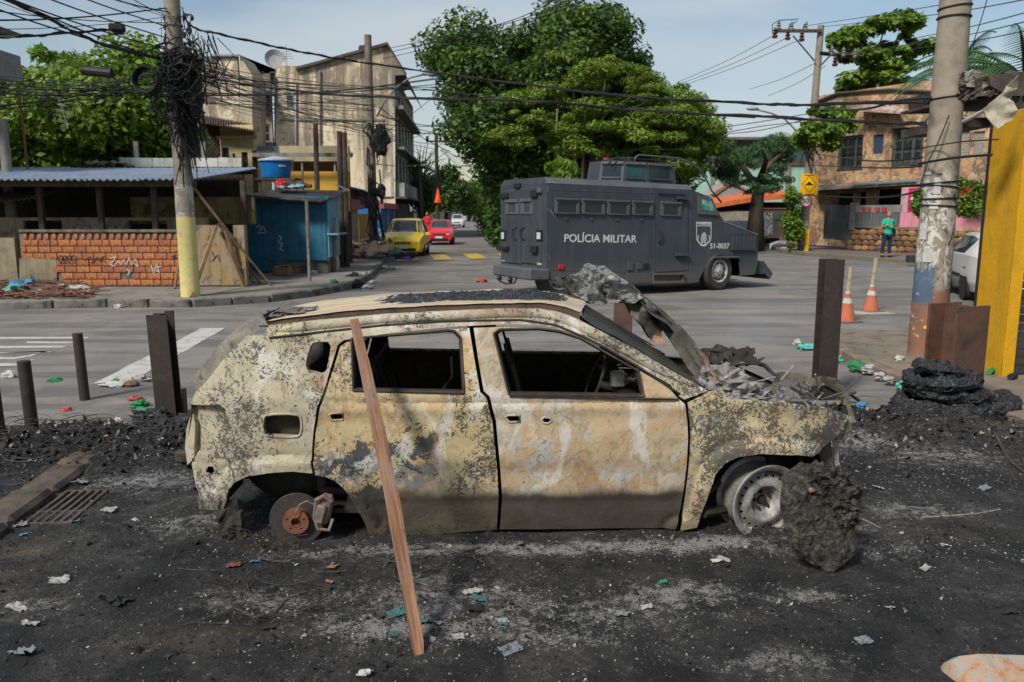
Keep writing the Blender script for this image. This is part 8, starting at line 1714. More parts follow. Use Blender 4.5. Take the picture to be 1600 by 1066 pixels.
def palm(name,label,top,Y,n,L,trunk,seed,spread=(0,360)):
 r=random.Random(seed);q=at(*top,Y);t=thing(name,label,'palm',(q.x,Y,0));mb=MB();mb.tube([(q.x+.1,Y,0),(q.x,Y,q.z*.5),tuple(q)],[trunk*1.3,trunk,trunk*.8],10);obj('trunk',mb,mt_bark,t,w=True,smooth=True)
 for k in range(n):
  a=R(spread[0]+(spread[1]-spread[0])*(k+r.uniform(-.3,.3))/n);el=r.uniform(.2,1.1);P=[q];d=Vector((math.cos(a)*math.cos(el),math.sin(a)*math.cos(el),math.sin(el)))
  for i in range(9):d=(d+Vector((0,0,-.17))).normalized();P.append(P[-1]+d*L/9)
  mb=MB();mb.tube(P,[.03]*5+[.012]*5,4)
  for i in range(1,36):
   f_=i/36*9;j=int(f_);p=P[j].lerp(P[min(j+1,9)],f_-j);tt=(P[min(j+1,9)]-P[j]).normalized();sd=tt.cross(Vector((0,0,1))).normalized()
   for sg in(-1,1):w_=L*.17*math.sin(math.pi*min(.95,i/36+.12));e=p+sd*sg*w_*.8+Vector((0,0,-w_*.55))+tt*w_*.5;mb.add([p-tt*.02,p+tt*.02,e],[(0,1,2)])
  obj('frond',mb,G4,t,w=True)
palm('palm_tree','large palm with drooping fronds above the eaves at the right edge',(1600,128),17,22,2.6,.2,3);palm('palm_tree','small palm rising between the apartment building and the slim street pole',(655,262),70,16,2.4,.2,4);palm('palm_tree','pale drooping palm fronds right behind the concrete pole',(1500,110),19,12,1.7,.12,5)
tw=thing('bare_tree','leafless twiggy tree against the sky beyond the apartment building','tree',(at(656,300,72).x,72,0));mb=MB();q=at(658,262,72);mb.tube([(q.x,72,0),tuple(q)],[.2,.1],6)
for k in range(40):a=q+Vector((rnd.uniform(-.4,.4),0,rnd.uniform(-2,.5)));b=a+Vector((rnd.uniform(-2.4,2.4),rnd.uniform(-1,1),rnd.uniform(.5,2.6)));mb.tube([a,a.lerp(b,.5)+Vector((rnd.uniform(-.2,.2),0,.2)),b],[.05,.03,.015],4)
obj('branches',mb,mt_bark,tw,w=True)
bd_=MB()
for k in range(46):
 a=rnd.uniform(-1,1);Y=rnd.uniform(240,420);x=at(740,330,Y).x+a*150+(14 if a>0 else-14);s_=rnd.uniform(5,9);bd_.box((x,Y,s_/2),(rnd.uniform(8,18),8,s_))
tagd(obj('far_town',bd_,wmat('far hazy buildings',(.38,.37,.36),(.28,.28,.28),.05),None),'pale low buildings massed at the far end of the street','buildings',kind='stuff')
# cables
mt_cab=flat('black cable',(.014,.014,.015),.6);mt_cab2=flat('grey old cable',(.10,.10,.095),.7)
def cable(pts,r,label=None,group=None,twist=0,mat=None,name='cable'):
 """pts: (px, py, Y) control points; smooth curve through them"""
 P=[at(*p) for p in pts];n=len(P);Q=[]
 for i in range(n-1):
  p0,p1,p2,p3=P[max(i-1,0)],P[i],P[i+1],P[min(i+2,n-1)]
  for k in range(8):
   t=k/8;Q.append(.5*((2*p1)+(p2-p0)*t+(2*p0-5*p1+4*p2-p3)*t*t+(3*p1-p0-3*p2+p3)*t**3))
 Q.append(P[-1]);mb=MB();mb.tube(Q,r,5)
 for s in range(twist):
  W_=[q+Vector((0,math.cos(i*.9+s*2.1)*r*1.1,math.sin(i*.9+s*2.1)*r*1.3+r*.2)) for i,q in enumerate(Q)];mb.tube(W_,r*.7,5)
 o=obj(name,mb,mat or mt_cab,None,loc=P[0],w=True,smooth=True)
 return tagd(o,label or 'one of the thin black overhead cables strung between the poles','cable',group or 'overhead cables')
cable([(286,26,PY),(304,44,PY),(345,54,PY),(420,71,PY+1),(469,81,PY+1.5),(524,91,PY+2),(582,100,PY+3),(697,116,PY+3),(855,136.5,PY),(985,151,PY-3),(1180,162,14),(1256,164,12.5),(1444,159,CYp)],.016,'thickest twisted cable sagging from the left pole across the sky to the concrete pole',twist=2)
cable([(300,112,PY),(350,126,PY),(485,145,PY),(618,153,PY),(697,155,PY-1),(839,159,PY-3),(985,172,15),(1180,182,12.5),(1350,191,11),(1447,194,CYp)],.015,'thick lower cable bundle running below the thickest one across the whole view',twist=2)
cable([(660,140,20),(760,150,19),(850,159,18),(1000,173,15.5),(1180,184,12.6)],.012)
def fan(n,A,B,r,sag=8,YA=None,YB=None,mat=None,grp=None,lab=None):
 for k in range(n):
  (ax,ay),(bx,by)=(rnd.uniform(*A[0]),rnd.uniform(*A[1])),(rnd.uniform(*B[0]),rnd.uniform(*B[1]));ya,yb=YA or PY,YB or PY;s=rnd.uniform(.3,1)*sag
  cable([(ax,ay,ya-.1),((ax*2+bx)/3,(ay*2+by)/3+s,(ya*2+yb)/3),((ax+2*bx)/3,(ay+2*by)/3+s,(ya+2*yb)/3),(bx,by,yb)],rnd.uniform(*r),lab,grp,mat=mat if mat and k%2 else None)
L1='one of the cables fanning from the left pole out through the left edge';L2='one of the cables running right from the tangled left pole towards the middle pole'
for a,b in(((268,28),(150,-40)),((268,30),(60,-60)),((268,44),(-30,-70)),((270,62),(-30,-45)),((270,80),(-30,-20)),((270,88),(-30,-8)),((270,95),(-30,5)),((268,100),(-40,-28)),((268,20),(100,-30)),((266,12),(-30,32)),((266,26),(-30,46)),((268,36),(-30,14))):
 s=5;cable([(a[0],a[1],PY),((a[0]*2+b[0])/3,(a[1]*2+b[1])/3+s,PY-2),((a[0]+2*b[0])/3,(a[1]+2*b[1])/3+s,PY-4),(b[0],b[1],PY-6)],rnd.choice((.006,.008,.013)),L1,'cables fanning left')
fan(26,((262,272),(108,150)),((-30,-10),(112,178)),(.004,.009),9,PY,PY-3,mt_cab2,'cables fanning left',L1)
cable([(270,96,PY),(180,76,PY-2),(120,52,PY-3),(60,22,PY-4),(-20,-12,PY-5)],.018,'heaviest black cable bundle sloping down from the top left corner to the tangle',twist=2);cable([(170,47,PY-1),(100,52,PY-2),(40,57,PY-3),(-30,58,PY-3)],.020,'cable leading left from the dark street lamp head',twist=1)
fan(30,((292,320),(85,165)),((575,590),(150,215)),(.005,.011),12,PY,32.8,mt_cab2,'cables to the middle pole',L2);fan(12,((292,315),(100,150)),((690,720),(118,160)),(.006,.012),10,PY,30,mt_cab2,'cables to the middle pole',L2)
fan(7,((590,595),(150,225)),((690,720),(110,240)),(.012,.02),6,32.8,40,None,'cables to the middle pole',L2)
fan(8,((684,690),(215,270)),((740,765),(240,300)),(.014,.02),3,60,75,mt_cab2,'thin street cables','one of the thin cables along the far street');fan(5,((590,600),(190,260)),((680,684),(221,262)),(.012,.02),4,33,60,mt_cab2,'thin street cables','one of the thin cables along the far street')
for a,b in(((1208,56),(1060,128)),((1230,59),(1060,132)),((1252,61),(1060,136)),((1275,98),(1170,140)),((1290,103),(1200,150))):cable([(a[0],a[1],RY-.2),((a[0]+b[0])/2,(a[1]+b[1])/2+4,RY+5),(b[0],b[1],RY+14)],.014,'one of the thin wires falling left from the right pole crossarms','crossarm wires',mat=mt_cab2)
for a,b in(((1263,40),(1640,-30)),((1285,42),(1640,-8)),((1300,82),(1640,10)),((1320,84),(1640,25)),((1340,86),(1640,40))):cable([(a[0],a[1],RY-.2),((a[0]+b[0])/2,(a[1]+b[1])/2+6,24),(b[0],b[1],14)],.012,'one of the thin wires rising right from the right pole crossarms','crossarm wires')
for pts,r_ in(([(1262,178,RY),(1150,196,RY+3),(1060,205,RY+8)],.02),([(1262,186,RY),(1180,205,RY+4),(1090,212,RY+8)],.02),([(1442,246,10),(1340,250,15),(1262,238,RY-.3)],.012),([(1440,260,10),(1350,262,14),(1264,258,RY-.3)],.012),([(1437,232,CYp),(1500,222,9.6),(1560,218,9)],.008),([(1436,256,CYp),(1490,247,9.5),(1550,242,9)],.016),([(1440,298,10),(1350,309,15),(1262,305,RY-.2)],.014),([(1454,153,CYp-.3),(1400,158,12),(1330,172,16),(1262,170,RY-.3)],.02),([(1130,208,30),(1200,196,34),(1262,190,RY)],.016)):cable(pts,r_,'one of the slack service cables around the right-hand poles','service cables')
cable([(1545,-10,9.8),(1530,40,9.8),(1514,85,9.8)],.006,'thin stay wire beside the top of the concrete pole');cable([(1483,180,CYp-.25),(1466,222,CYp-.26),(1450,254,CYp-.26),(1437,292,CYp-.26)],.008,'thin cable dangling down the face of the concrete pole')
for a,b,c in(((905,-10),(800,35),(600,84)),((880,-8),(780,38),(596,78)),((940,-12),(790,46),(598,92))):cable([(a[0],a[1],20),(b[0],b[1],24),(c[0],c[1],32.8)],.012,'one of the thin wires crossing the upper sky before the huge tree','upper sky wires')
tg_=thing('cable_tangle','huge tangle of black cables wrapped round the left utility pole','cable tangle',at(285,150,PY))
for nm,n_,(xa_,xb_),(ya_,yb_),s_ in(('loop',80,(264,306),(86,178),.30),('hanging_cable',80,(262,308),(110,200),.0),('knot',14,(266,296),(98,170),.0)):
 mb=MB()
 for k in range(n_):
  x,y=rnd.gauss((xa_+xb_)/2,(xb_-xa_)/4.2),rnd.uniform(ya_,yb_);q=at(x,y,PY-.15+rnd.uniform(-.25,.15))
  if nm=='loop':
   rr_=rnd.uniform(.08,.27);nn=Euler((rnd.uniform(0,3),rnd.uniform(0,3),0)).to_matrix();mb.tube([q+nn@Vector((rr_*math.cos(t*.6),rr_*1.4*math.sin(t*.6),.05*t)) for t in range(12)],rnd.uniform(.010,.022),5)
  elif nm=='knot':mb.blob(q,(rnd.uniform(.12,.2),.16,rnd.uniform(.18,.34)),k,.3,2,14,9)
  else:mb.tube([q,q+Vector((rnd.uniform(-.15,.2),rnd.uniform(-.1,.1),-rnd.uniform(.2,.5))),q+Vector((rnd.uniform(-.1,.25),0,-rnd.uniform(.7,1.3)))],rnd.uniform(.008,.018),5)
 obj(nm,mb,mt_cab,tg_,w=True,kind='stuff')
mb=MB()
for k in range(46):
 a=at(rnd.uniform(246,318),rnd.uniform(8,110),PY+rnd.uniform(-.3,.3));b=at(rnd.uniform(258,300),rnd.uniform(20,125),PY);m_=a.lerp(b,.5)+Vector((rnd.uniform(-.2,.2),0,rnd.uniform(-.4,.2)));mb.tube([a,m_,b],rnd.uniform(.005,.010),4)
for k in range(16):a=at(rnd.uniform(296,340),rnd.uniform(50,70),PY);mb.tube([a,a+Vector((rnd.uniform(-.1,.4),0,-rnd.uniform(.3,.8))),a+Vector((rnd.uniform(-.3,.3),0,-rnd.uniform(.8,1.3)))],.010,4)
obj('drop_wire',mb,mt_cab,tg_,w=True,kind='stuff')
for k in range(22):mb=MB();mb.blob(at(rnd.choice((258,260,288,291,296,300)),rnd.uniform(20,120),PY-.1),(.04,.04,.06),k,.1,1,8,6);obj('splice',mb,mt_cab,tg_,w=True)
mb=MB()
for k in range(9):
 q=at(228,125,PY-1.2);rr_=.235+.02*rnd.random()-.01;ox,oz=rnd.uniform(-.02,.02),rnd.uniform(-.02,.02);mb.tube([q+Vector((ox+rr_*math.cos(t*math.tau/20),.03*k-.1,oz+rr_*math.sin(t*math.tau/20))) for t in range(21)],.018,5)
tagd(obj('cable_coil',mb,mt_cab,None,loc=at(228,125,PY-1.2),w=True),'round black coil of spare cable hanging left of the tangled pole','cable coil')
mb=MB();q=at(152,112,PY-2);mb.tube([q+Vector((-.26,0,.02)),q+Vector((.26,0,-.03))],.085,10);tagd(obj('splice_case',mb,mt_cab,None,loc=q,w=True),'black cylindrical splice case hanging on the cables left of the coil','splice case')
mb=MB();q=at(183,44,PY-1);mb.box(q,(.28,.22,.14),.3,ch=.04);mb.box(q+Vector((.02,0,-.09)),(.16,.12,.05),.3,ch=.01);tagd(obj('street_lamp',mb,mt_cab,None,loc=q,w=True),'dark box-shaped lamp hanging among the cables at the top left','lamp')
mb=MB();q=at(1304,97,RY-.4);mb.tube([q,q+Vector((0,0,.5))],.02,4);
# debris and litter
def scatter(n,X,Y,seed,dens=None):
 r=np.random.RandomState(seed);x=r.uniform(X[0],X[1],n*4);y=r.uniform(Y[0],Y[1],n*4)
 if dens is not None:p=dens(x,y);k=r.rand(len(x))<p;x,y=x[k],y[k]
 return x[:n],y[:n]
def bits(name,label,x,y,smin,smax,mat,seed,flatn=.5,cat='debris',zoff=0.):
 """thousands of small angular chips lying on the ground"""
 r=np.random.RandomState(seed);n=len(x);z=np.maximum(ground_h(x,y),0)+zoff;s=smin+(smax-smin)*r.rand(n)**3
 ca=r.rand(n)*6.28;t=np.stack([np.cos(ca),np.sin(ca),r.normal(size=n)*flatn*.7],1);b=np.stack([-np.sin(ca),np.cos(ca),r.normal(size=n)*flatn*.7],1)
 up_=np.array([0,0,1.]);c=np.stack([x,y,z+s*.15],1);s=s[:,None];a1,a2=.3+.7*r.rand(n,1),.3+.7*r.rand(n,1)
 v=np.stack([c-t*s*a1,c-b*s*.5*a2,c+t*s*.8,c+b*s*.55,c+up_*s*(.15+.5*flatn*r.rand(n,1))],1).reshape(-1,3);i=np.arange(n)[:,None]*5
 f=np.concatenate([i+np.array([[0,1,4]]),i+np.array([[1,2,4]]),i+np.array([[2,3,4]]),i+np.array([[3,0,4]])]);o=obj(name,mesh_np(name,v,f,mat),None);tagd(o,label,cat,kind='stuff')
ashd=lambda x,y:np.clip(sum(a*np.exp(-(((x-G(*q[:2]).x)/q[2])**2+((y-G(*q[:2]).y)/q[3])**2)) for a,q in((1,(360,825,.5,.2)),(1,(760,866,.9,.12)),(1,(1080,858,.5,.12)),(.9,(600,980,.6,.3)),(.7,(900,980,.7,.3)),(.8,(1440,740,.9,.4)),(.7,(1400,860,.6,.2)),(.8,(380,950,.4,.12)),(.6,(1250,940,.4,.15)),(.7,(150,720,1.2,.4)))),0,1)*.9+.10
ins_=lambda x,y:inpoly(x,y,scorch)*1.
ri=lambda nm,a,b:(lambda m:(m.out(m.mix(m.g.outputs['Random Per Island'],a,b),.9,0,None,.2)))(NB(nm))
m_wa,m_ch=ri('white ash chips',(.33,.32,.305),(.09,.088,.085)),ri('charcoal chips',(.010,.010,.010),(.045,.042,.04))
x,y=scatter(26000,(-4.5,5.5),(2.6,7.2),1,lambda x,y:ashd(x,y)*ins_(x,y));bits('ash_flakes','fine pale ash flakes strewn over the scorched ground',x,y,.002,.012,m_wa,1)
x,y=scatter(26000,(-5,6),(2.6,7.5),2,lambda x,y:(.3+.7*fbm(x,y,2,3,4)**2*2)*ins_(x,y));bits('charcoal_bits','small black charcoal crumbs strewn over the scorched ground',x,y,.003,.018,m_ch,2,.9)
x,y=scatter(1900,(-5,6),(2.6,7.2),8,lambda x,y:(.2+.8*fbm(x,y,1.5,3,8)**2*2)*ins_(x,y));bits('charred_lumps','charred lumps and scraps lying on the soot',x,y,.01,.045,m_ch,8,.8)
x,y=scatter(900,(-5,6),(2.6,7.2),3,lambda x,y:ashd(x,y)*ins_(x,y));bits('paint_flakes','larger curled pale flakes lying on the soot',x,y,.008,.028,m_wa,3,.8)
pd_=lambda x,y:np.clip(sum(pile(x,y,*q,1.) for q in((30,712,.8,.4),(140,700,.7,.35),(240,705,.55,.4),(268,672,.3,.25),(1400,680,.9,.35),(1530,690,.8,.35),(1300,655,.45,.25),(1440,640,.5,.3))),0,1)
x,y=scatter(7000,(-5.4,6.2),(4.5,8),4,lambda x,y:pd_(x,y)*ins_(x,y));bits('charred_rubble','charred scraps heaped in the burnt piles at both sides',x,y,.01,.055,m_ch,4,1.3);x,y=scatter(2600,(-5.4,6.2),(4.5,8),5,lambda x,y:pd_(x,y)*ins_(x,y));bits('pale_rubble','pale scraps among the burnt piles',x,y,.006,.035,m_wa,5,1.2)
mt_wire=wmat('burnt steel cord',(.09,.08,.075),(.03,.028,.027),20,rough=.6);r_=random.Random(5);mb=MB()
for k in range(230):
 px,py=r_.choice(((r_.uniform(-60,290),r_.gauss(705,18)),(r_.uniform(-20,260),r_.gauss(700,16)),(r_.uniform(1330,1640),r_.gauss(690,18)),(r_.uniform(330,700),r_.uniform(870,930)) if r_.random()<.35 else(r_.uniform(1340,1600),r_.uniform(660,730))))
 g=G(px,py);z=gh(g.x,g.y);rr=r_.uniform(.05,.26);n=10;tl=r_.uniform(-.5,.5);a0=r_.random()*6;ar=r_.uniform(2.5,6.5)
 mb.tube([(g.x+rr*math.cos(a0+ar*i/n),g.y+rr*math.sin(a0+ar*i/n)*.8,z+.012+max(0,rr*tl*math.sin(a0+ar*i/n))+.02*r_.random()) for i in range(n)],r_.uniform(.0012,.0035),3,False)
tagd(obj('tyre_wire',mb,mt_wire,None),'rusty steel cord from burnt tyres curling through the debris','wire',kind='stuff')
mb=MB()
for k in range(120):px=r_.uniform(465,500) if k%2 else r_.uniform(345,420);py=r_.uniform(900,960);g=G(px,py+20);z=gh(g.x,g.y);mb.tube([(g.x,g.y,z),(g.x+r_.uniform(-.05,.05),g.y+r_.uniform(-.04,.04),z+.05*r_.random()),(g.x+r_.uniform(-.2,.2),g.y+r_.uniform(-.12,.12),z+.004)],.0012,3,False)
tagd(obj('wire_tuft',mb,mt_wire,None),'tufts of fine burnt wire on the soot left of the plank','wire',kind='stuff')
for pts,rr,lb in(([(340,940),(372,960),(400,972),(430,962),(452,940),(480,932)],.006,'dark curved cable lying on the soot left of the plank foot'),([(1440,812),(1480,810),(1530,806),(1562,800)],.005,'long thin pale wire lying on the soot at the right'),([(1330,812),(1352,822),(1375,832)],.005,'short pale rod right of the charred slab'),([(640,868),(680,864),(720,872),(750,862)],.006,'thin dark hose lying below the front door'),([(1552,700),(1575,725),(1596,742)],.012,'bent grey rod sticking out of the burnt pile at the right edge'),([(1300,735),(1340,765),(1390,775)],.004,'fine wire arcing behind the charred slab')):
 mb=MB();mb.tube([G(x,y)+Vector((0,0,gh(G(x,y).x,G(x,y).y)+rr)) for x,y in pts],rr,6);o=obj('burnt_wire',mb,mt_wire if 'pale' not in lb else mt_conc,None,loc=G(*pts[0]),w=True);tagd(o,lb,'wire')
m_g={k:flat('scrap '+k,c,.8) for k,c in dict(pale=(.29,.285,.27),grey=(.16,.17,.18),teal=(.05,.12,.115),white=(.40,.39,.37),green=(.03,.20,.07),brown=(.16,.09,.06),orange=(.55,.22,.03),rust=(.25,.10,.05),blue=(.07,.19,.30),char=(.02,.02,.02),purple=(.14,.06,.40),aqua=(.09,.38,.32),red=(.38,.08,.08)).items()}
S_=[(798,1024,.10,'grey','curled grey scrap of sheet right of the plank foot'),(1010,958,.055,'pale','small pale flake in the middle foreground'),(1036,918,.04,'green','tiny green shard in the middle foreground'),(972,970,.07,'grey','dark grey folded scrap left of the pale flake'),(740,930,.10,'pale','crumpled pale scrap right of the plank'),(748,942,.09,'teal','teal-grey scrap just below the crumpled pale one'),(742,958,.12,'char','charred lump below the teal-grey scrap'),(785,978,.06,'pale','small pale curl above the grey sheet scrap'),(786,982,.05,'teal','green-grey shard beside the small pale curl'),(620,965,.09,'teal','blue-grey scrap left of the plank foot'),(668,976,.08,'teal','blue-grey scrap right of the plank foot'),(682,978,.06,'pale','striped pale curl right of the plank foot'),(716,1002,.06,'pale','pale bit of foil right of the plank foot, higher up'),(615,1000,.05,'teal','faint teal shard left of the plank foot, lower down'),(570,1062,.07,'white','white shard at the bottom edge left of the plank'),(1130,882,.07,'pale','pale upright chip below the front wheel'),(1120,884,.06,'white','second pale chip just left of the upright one below the front wheel'),(1348,1012,.08,'grey','grey translucent scrap in the right foreground'),(1390,958,.045,'pale','small pale cone-shaped chip in the right foreground'),(1445,895,.06,'pale','ribbed pale metal scrap on the soot at the right'),(1478,860,.045,'white','white chip above the ribbed metal scrap'),(1372,768,.07,'white','white flake on the black patch right of the car nose'),(1538,770,.09,'grey','grey flat scrap on the black patch at the right'),(1548,953,.09,'char','flat black ring-like scrap at the right'),(1575,965,.08,'char','black lump beside the ring-like scrap at the right'),(1510,668,.05,'teal','dull teal shard in the right-hand burnt pile'),(92,914,.09,'pale','pale rubble lump in the left foreground'),(48,982,.07,'pale','pale stone lower in the left foreground'),(28,956,.10,'pale','cluster of pale stones near the left edge'),(38,1030,.12,'grey','grey crumbling lump near the bottom left corner'),(180,945,.16,'char','charred flap on the rim of the dark hollow'),(170,712,.05,'orange','orange shard in the left burnt pile'),(55,763,.07,'white','white crumpled scrap in the left burnt pile'),(126,762,.12,'grey','grey bent strip above the drain grate'),(32,826,.09,'grey','grey flat chip on the kerb stone at the left'),(120,822,.07,'teal','blue-grey shard below the drain grate'),(38,840,.05,'blue','bluish shard near the kerb stone at the left'),(398,884,.06,'blue','bluish scrap below the rear brake'),(365,890,.08,'rust','orange-brown scrap left below the rear brake'),(520,895,.06,'rust','small rusty scrap right below the rear brake'),(515,918,.05,'rust','second rusty scrap lower below the rear brake'),(170,805,.10,'pale','long pale splinter right of the drain grate'),(590,1045,.12,'char','charred scrap left of the plank foot at the bottom'),(420,990,.07,'char','dark crumb beside the curved cable')]
for k,(px,py,s,c,lb) in enumerate(S_):
 g=G(px,py);mb=MB();crumple(mb,(0,0,.004),(s,s*.62),300+k,8,.34,Euler((rnd.uniform(-.25,.25),rnd.uniform(-.25,.25),rnd.uniform(-.6,.6))).to_matrix());o=obj('scrap',mb,m_g[c],None,loc=(g.x,g.y,gh(g.x,g.y)+.004));tagd(o,lb,'scrap')
def bag(px,py,s,c,lb,z=0.,cat='plastic bag',fl=.55,nm='plastic_bag'):
 g=G(px,py,z);mb=MB();mb.blob((0,0,s*fl*.45),(s,s*.7,s*fl),rnd.randint(0,999),.32,2.4,18,12);o=obj(nm,mb,m_g[c],None,loc=(g.x,g.y,max(z,gh(g.x,g.y) if g.y<8.3 else 0)),rz=rnd.uniform(0,3),smooth=50);tagd(o,lb,cat)
def bottle(px,py,c,lb,z=0.,L=.24):
 g=G(px,py,z);mb=MB();mb.lathe([(0,0),(.033,.0),(.035,.02),(.035,L*.6),(.014,L*.85),(.014,L),(0,L)],12,(0,0,.035),Euler((0,R(90),0)).to_matrix());o=obj('bottle',mb,m_g[c],None,loc=(g.x,g.y,max(z,gh(g.x,g.y) if g.y<8.3 else 0)),rz=rnd.uniform(-.8,.8),smooth=40);tagd(o,lb,'bottle')
for q in((1262,546,.16,'aqua','aqua plastic bag spread on the road left of the thick black post',0,'plastic bag',.3),(1246,538,.09,'white','small white bag scrap above the aqua bag'),(1318,552,.10,'purple','purple and orange wrapper heap right of the thick black post'),(1313,560,.05,'orange','orange wrapper on the purple heap'),(1322,548,.05,'white','pale wrapper on top of the purple heap'),(1309,566,.08,'aqua','small aqua bag below the purple heap'),(1338,576,.10,'green','green wrapper heap on the kerb, left of the white ones',.05),(1352,570,.08,'green','second green wrapper right of the first on the kerb',.05),(1358,580,.09,'white','white wrapper right of the green ones on the kerb',.05),(1374,590,.07,'white','smaller white wrapper farther along the kerb',.05),(1390,596,.07,'pale','pale scrap next along the kerb',.05),(1412,606,.08,'aqua','pale green scrap at the end of the kerb litter',.05),(1346,637,.07,'blue','light blue scrap behind the car nose'),(1352,646,.05,'aqua','aqua scrap just below the light blue one'),(1405,563,.08,'white','white flattened cup left of the concrete pole',.09),(187,602,.16,'white','white litter patch at the foot of the wide white road stripe',0,'litter',.2),(182,600,.07,'green','green scrap on the litter by the white stripe'),(205,604,.08,'brown','brown scrap right in the litter by the white stripe'),(85,595,.09,'green','green flattened bag on the road left of the lone slim post',0,'plastic bag',.25),(15,590,.09,'white','white scrap on the road near the left edge'),(218,636,.08,'green','green bag near the tail of the burnt car'),(220,652,.07,'white','white bag just below the green one near the tail'),(212,626,.07,'red','reddish scrap above the green bag near the tail'),(180,670,.10,'white','pale crumpled sheet beside the left burnt pile'),(104,642,.05,'red','tiny pink scrap on the road left of the thick post'),(222,597,.10,'pale','pale scrap right of the stripe litter')):bag(*q)
bottle(1350,577,'green','green plastic bottle lying in the kerb litter',.05);bottle(1545,586,'green','green bottle lying at the foot of the yellow pillar',.09,.38);bottle(1578,594,'char','black bottle lying right of the green bottle',.09,.2);bottle(219,646,'green','green bottle near the tail of the burnt car')
for q in((152,447,.0,'white'),):pass
LL=[(23,460,.30,'aqua','teal bag at the left end of the rubbish heap'),(40,455,.34,'blue','larger light blue bag in the rubbish heap'),(26,453,.2,'grey','grey bag between the two blue bags'),(27,461,.12,'orange','yellowish bag below the grey bag in the heap'),(77,449,.16,'red','red scrap on the rubbish heap'),(97,455,.2,'pale','pale bag right in the rubbish heap'),(124,458,.24,'white','white torn bag at the right end of the rubbish heap'),(140,460,.12,'white','small white scrap right of the torn bag'),(62,459,.16,'pale','pale crumpled paper mid heap'),(230,446,.12,'white','white scrap at the foot of the brick wall'),(400,442,.12,'white','white scrap at the foot of the leaning rods'),(490,428,.12,'white','white cup on the pavement right of the kiosk post'),(522,442,.12,'green','green wrapper on the pavement beyond the kiosk'),(549,428,.12,'white','white scrap on the pavement corner'),(553,440,.28,'char','black bag in the corner rubbish'),(572,436,.26,'pale','pale grey bag right of the black one in the corner rubbish'),(560,450,.24,'char','lower black bag in the corner rubbish'),(566,448,.14,'red','pink scrap in the corner rubbish'),(574,452,.16,'white','white bag at the lower end of the corner rubbish'),(582,443,.12,'white','white cup right of the corner rubbish'),(602,420,.16,'white','white litter on the road below the cardboard heap'),(611,421,.14,'pale','pale litter right beside the white litter on the road'),(588,420,.10,'brown','brown lump left of the white litter on the road'),(618,404,.55,'grey','large grey sack in front of the yellow car'),(632,407,.40,'char','dark blue-black sack right of the grey sack'),(636,408,.22,'purple','purple scrap at the foot of the dark sack'),(640,402,.26,'rust','brown box scrap beside the dark sack'),(650,408,.16,'white','white scrap at the right end of the sacks'),(752,441,.14,'red','pinkish scrap lying on the road behind the car roof'),(185,481,.10,'white','white cup in the gutter below the brick wall'),(382,474,.12,'white','white scrap in the gutter below the kiosk'),(452,467,.12,'white','white scrap further along the gutter')]
for px,py,s,c,lb in LL:bag(px,py,s,c,lb,.14 if py<462 and px<545 else .0,'litter',.5,'rubbish')
mb=MB()
for k in range(520):
 g=G(rnd.uniform(-60,150)-abs(rnd.gauss(0,20)),rnd.uniform(440,468),.14);a=rnd.gauss(0,.5);mb.box(g+Vector((0,0,rnd.uniform(.02,.14))),(rnd.uniform(.1,.7),.04,.02),M=Euler((rnd.uniform(-.2,.2),rnd.uniform(-.25,.25),a)).to_matrix())
tagd(obj('rubbish_heap',mb,ri('brown splintered rubbish',(.24,.11,.07),(.08,.05,.035)),None),'heap of brown splinters and rubbish on the pavement at the left','rubbish',kind='stuff')
mb=MB();mb.tube([G(0,437,.25),G(80,441,.3),G(138,449,.22)],.05,6);tagd(obj('log',mb,mt_wood,None,loc=G(80,441,.2),w=True),'long dark pole lying along the rubbish heap','log')
x,y=scatter(2600,(-12,14),(6.9,34),9,lambda x,y:.3+0*x);bits('road_grit','scattered small litter and grit over the junction',x,y,.006,.03,ri('grit',(.35,.33,.3),(.08,.07,.06)),9,.3,zoff=.004)
cbh=[(548,400,1.1,.9),(565,398,1.0,1.4),(585,402,1.0,.4),(575,392,1.1,2.0),(595,400,.9,2.5),(557,404,.8,0.)]
for k,(px,py,s,a) in enumerate(cbh):
 g=G(px,py+4,.1);mb=MB();crumple(mb,(0,0,.12+.09*k),(s*1.35,s),500+k,9,.30,Euler((R(rnd.uniform(-18,32)),R(rnd.uniform(-15,15)),a)).to_matrix());tagd(obj('cardboard',mb,wmat('flattened cardboard',(.56,.38,.27),(.46,.30,.21),2) if k==0 else bpy.data.materials['flattened cardboard'],None,loc=g),('leftmost sheet of the cardboard heap by the yellow car','broad front sheet of the cardboard heap','right-hand folded sheet of the cardboard heap','top sheet of the cardboard heap against the pole','rightmost sheet of the cardboard heap touching the yellow car','small low front sheet of the cardboard heap')[k],'cardboard')
mb=MB();crumple(mb,(0,0,.2),(1.2,.9),520,9,.4);tagd(obj('brown_cardboard',mb,flat('dark wet cardboard',(.12,.07,.045)),None,loc=G(600,398,.1)),'darker wet cardboard between the heap and the yellow car','cardboard')
m_ks=wmat('sooty sandstone kerb',(.13,.10,.072),(.06,.048,.038),5,(.025,.022,.02),4,.8,bump=.7)
kp=[G(-60,880),G(10,832),G(80,780),G(135,738),G(190,700)]
for k,(a,b) in enumerate(zip(kp[:-1],kp[1:])):
 d=b-a;mb=MB();mb.box((0,0,0),(d.length*.97,.26,.16),math.atan2(d.y,d.x),ch=.03);o=obj('kerb_stone',mb,m_ks,None,loc=(a+b)/2+Vector((-.10,0,-.005+.012*(k%2))));tagd(o,('nearest brown kerb stone at the left edge','second brown kerb stone from the left edge','third kerb stone running into the left burnt pile','farthest kerb stone half buried in the left burnt pile')[k],'kerb stone')
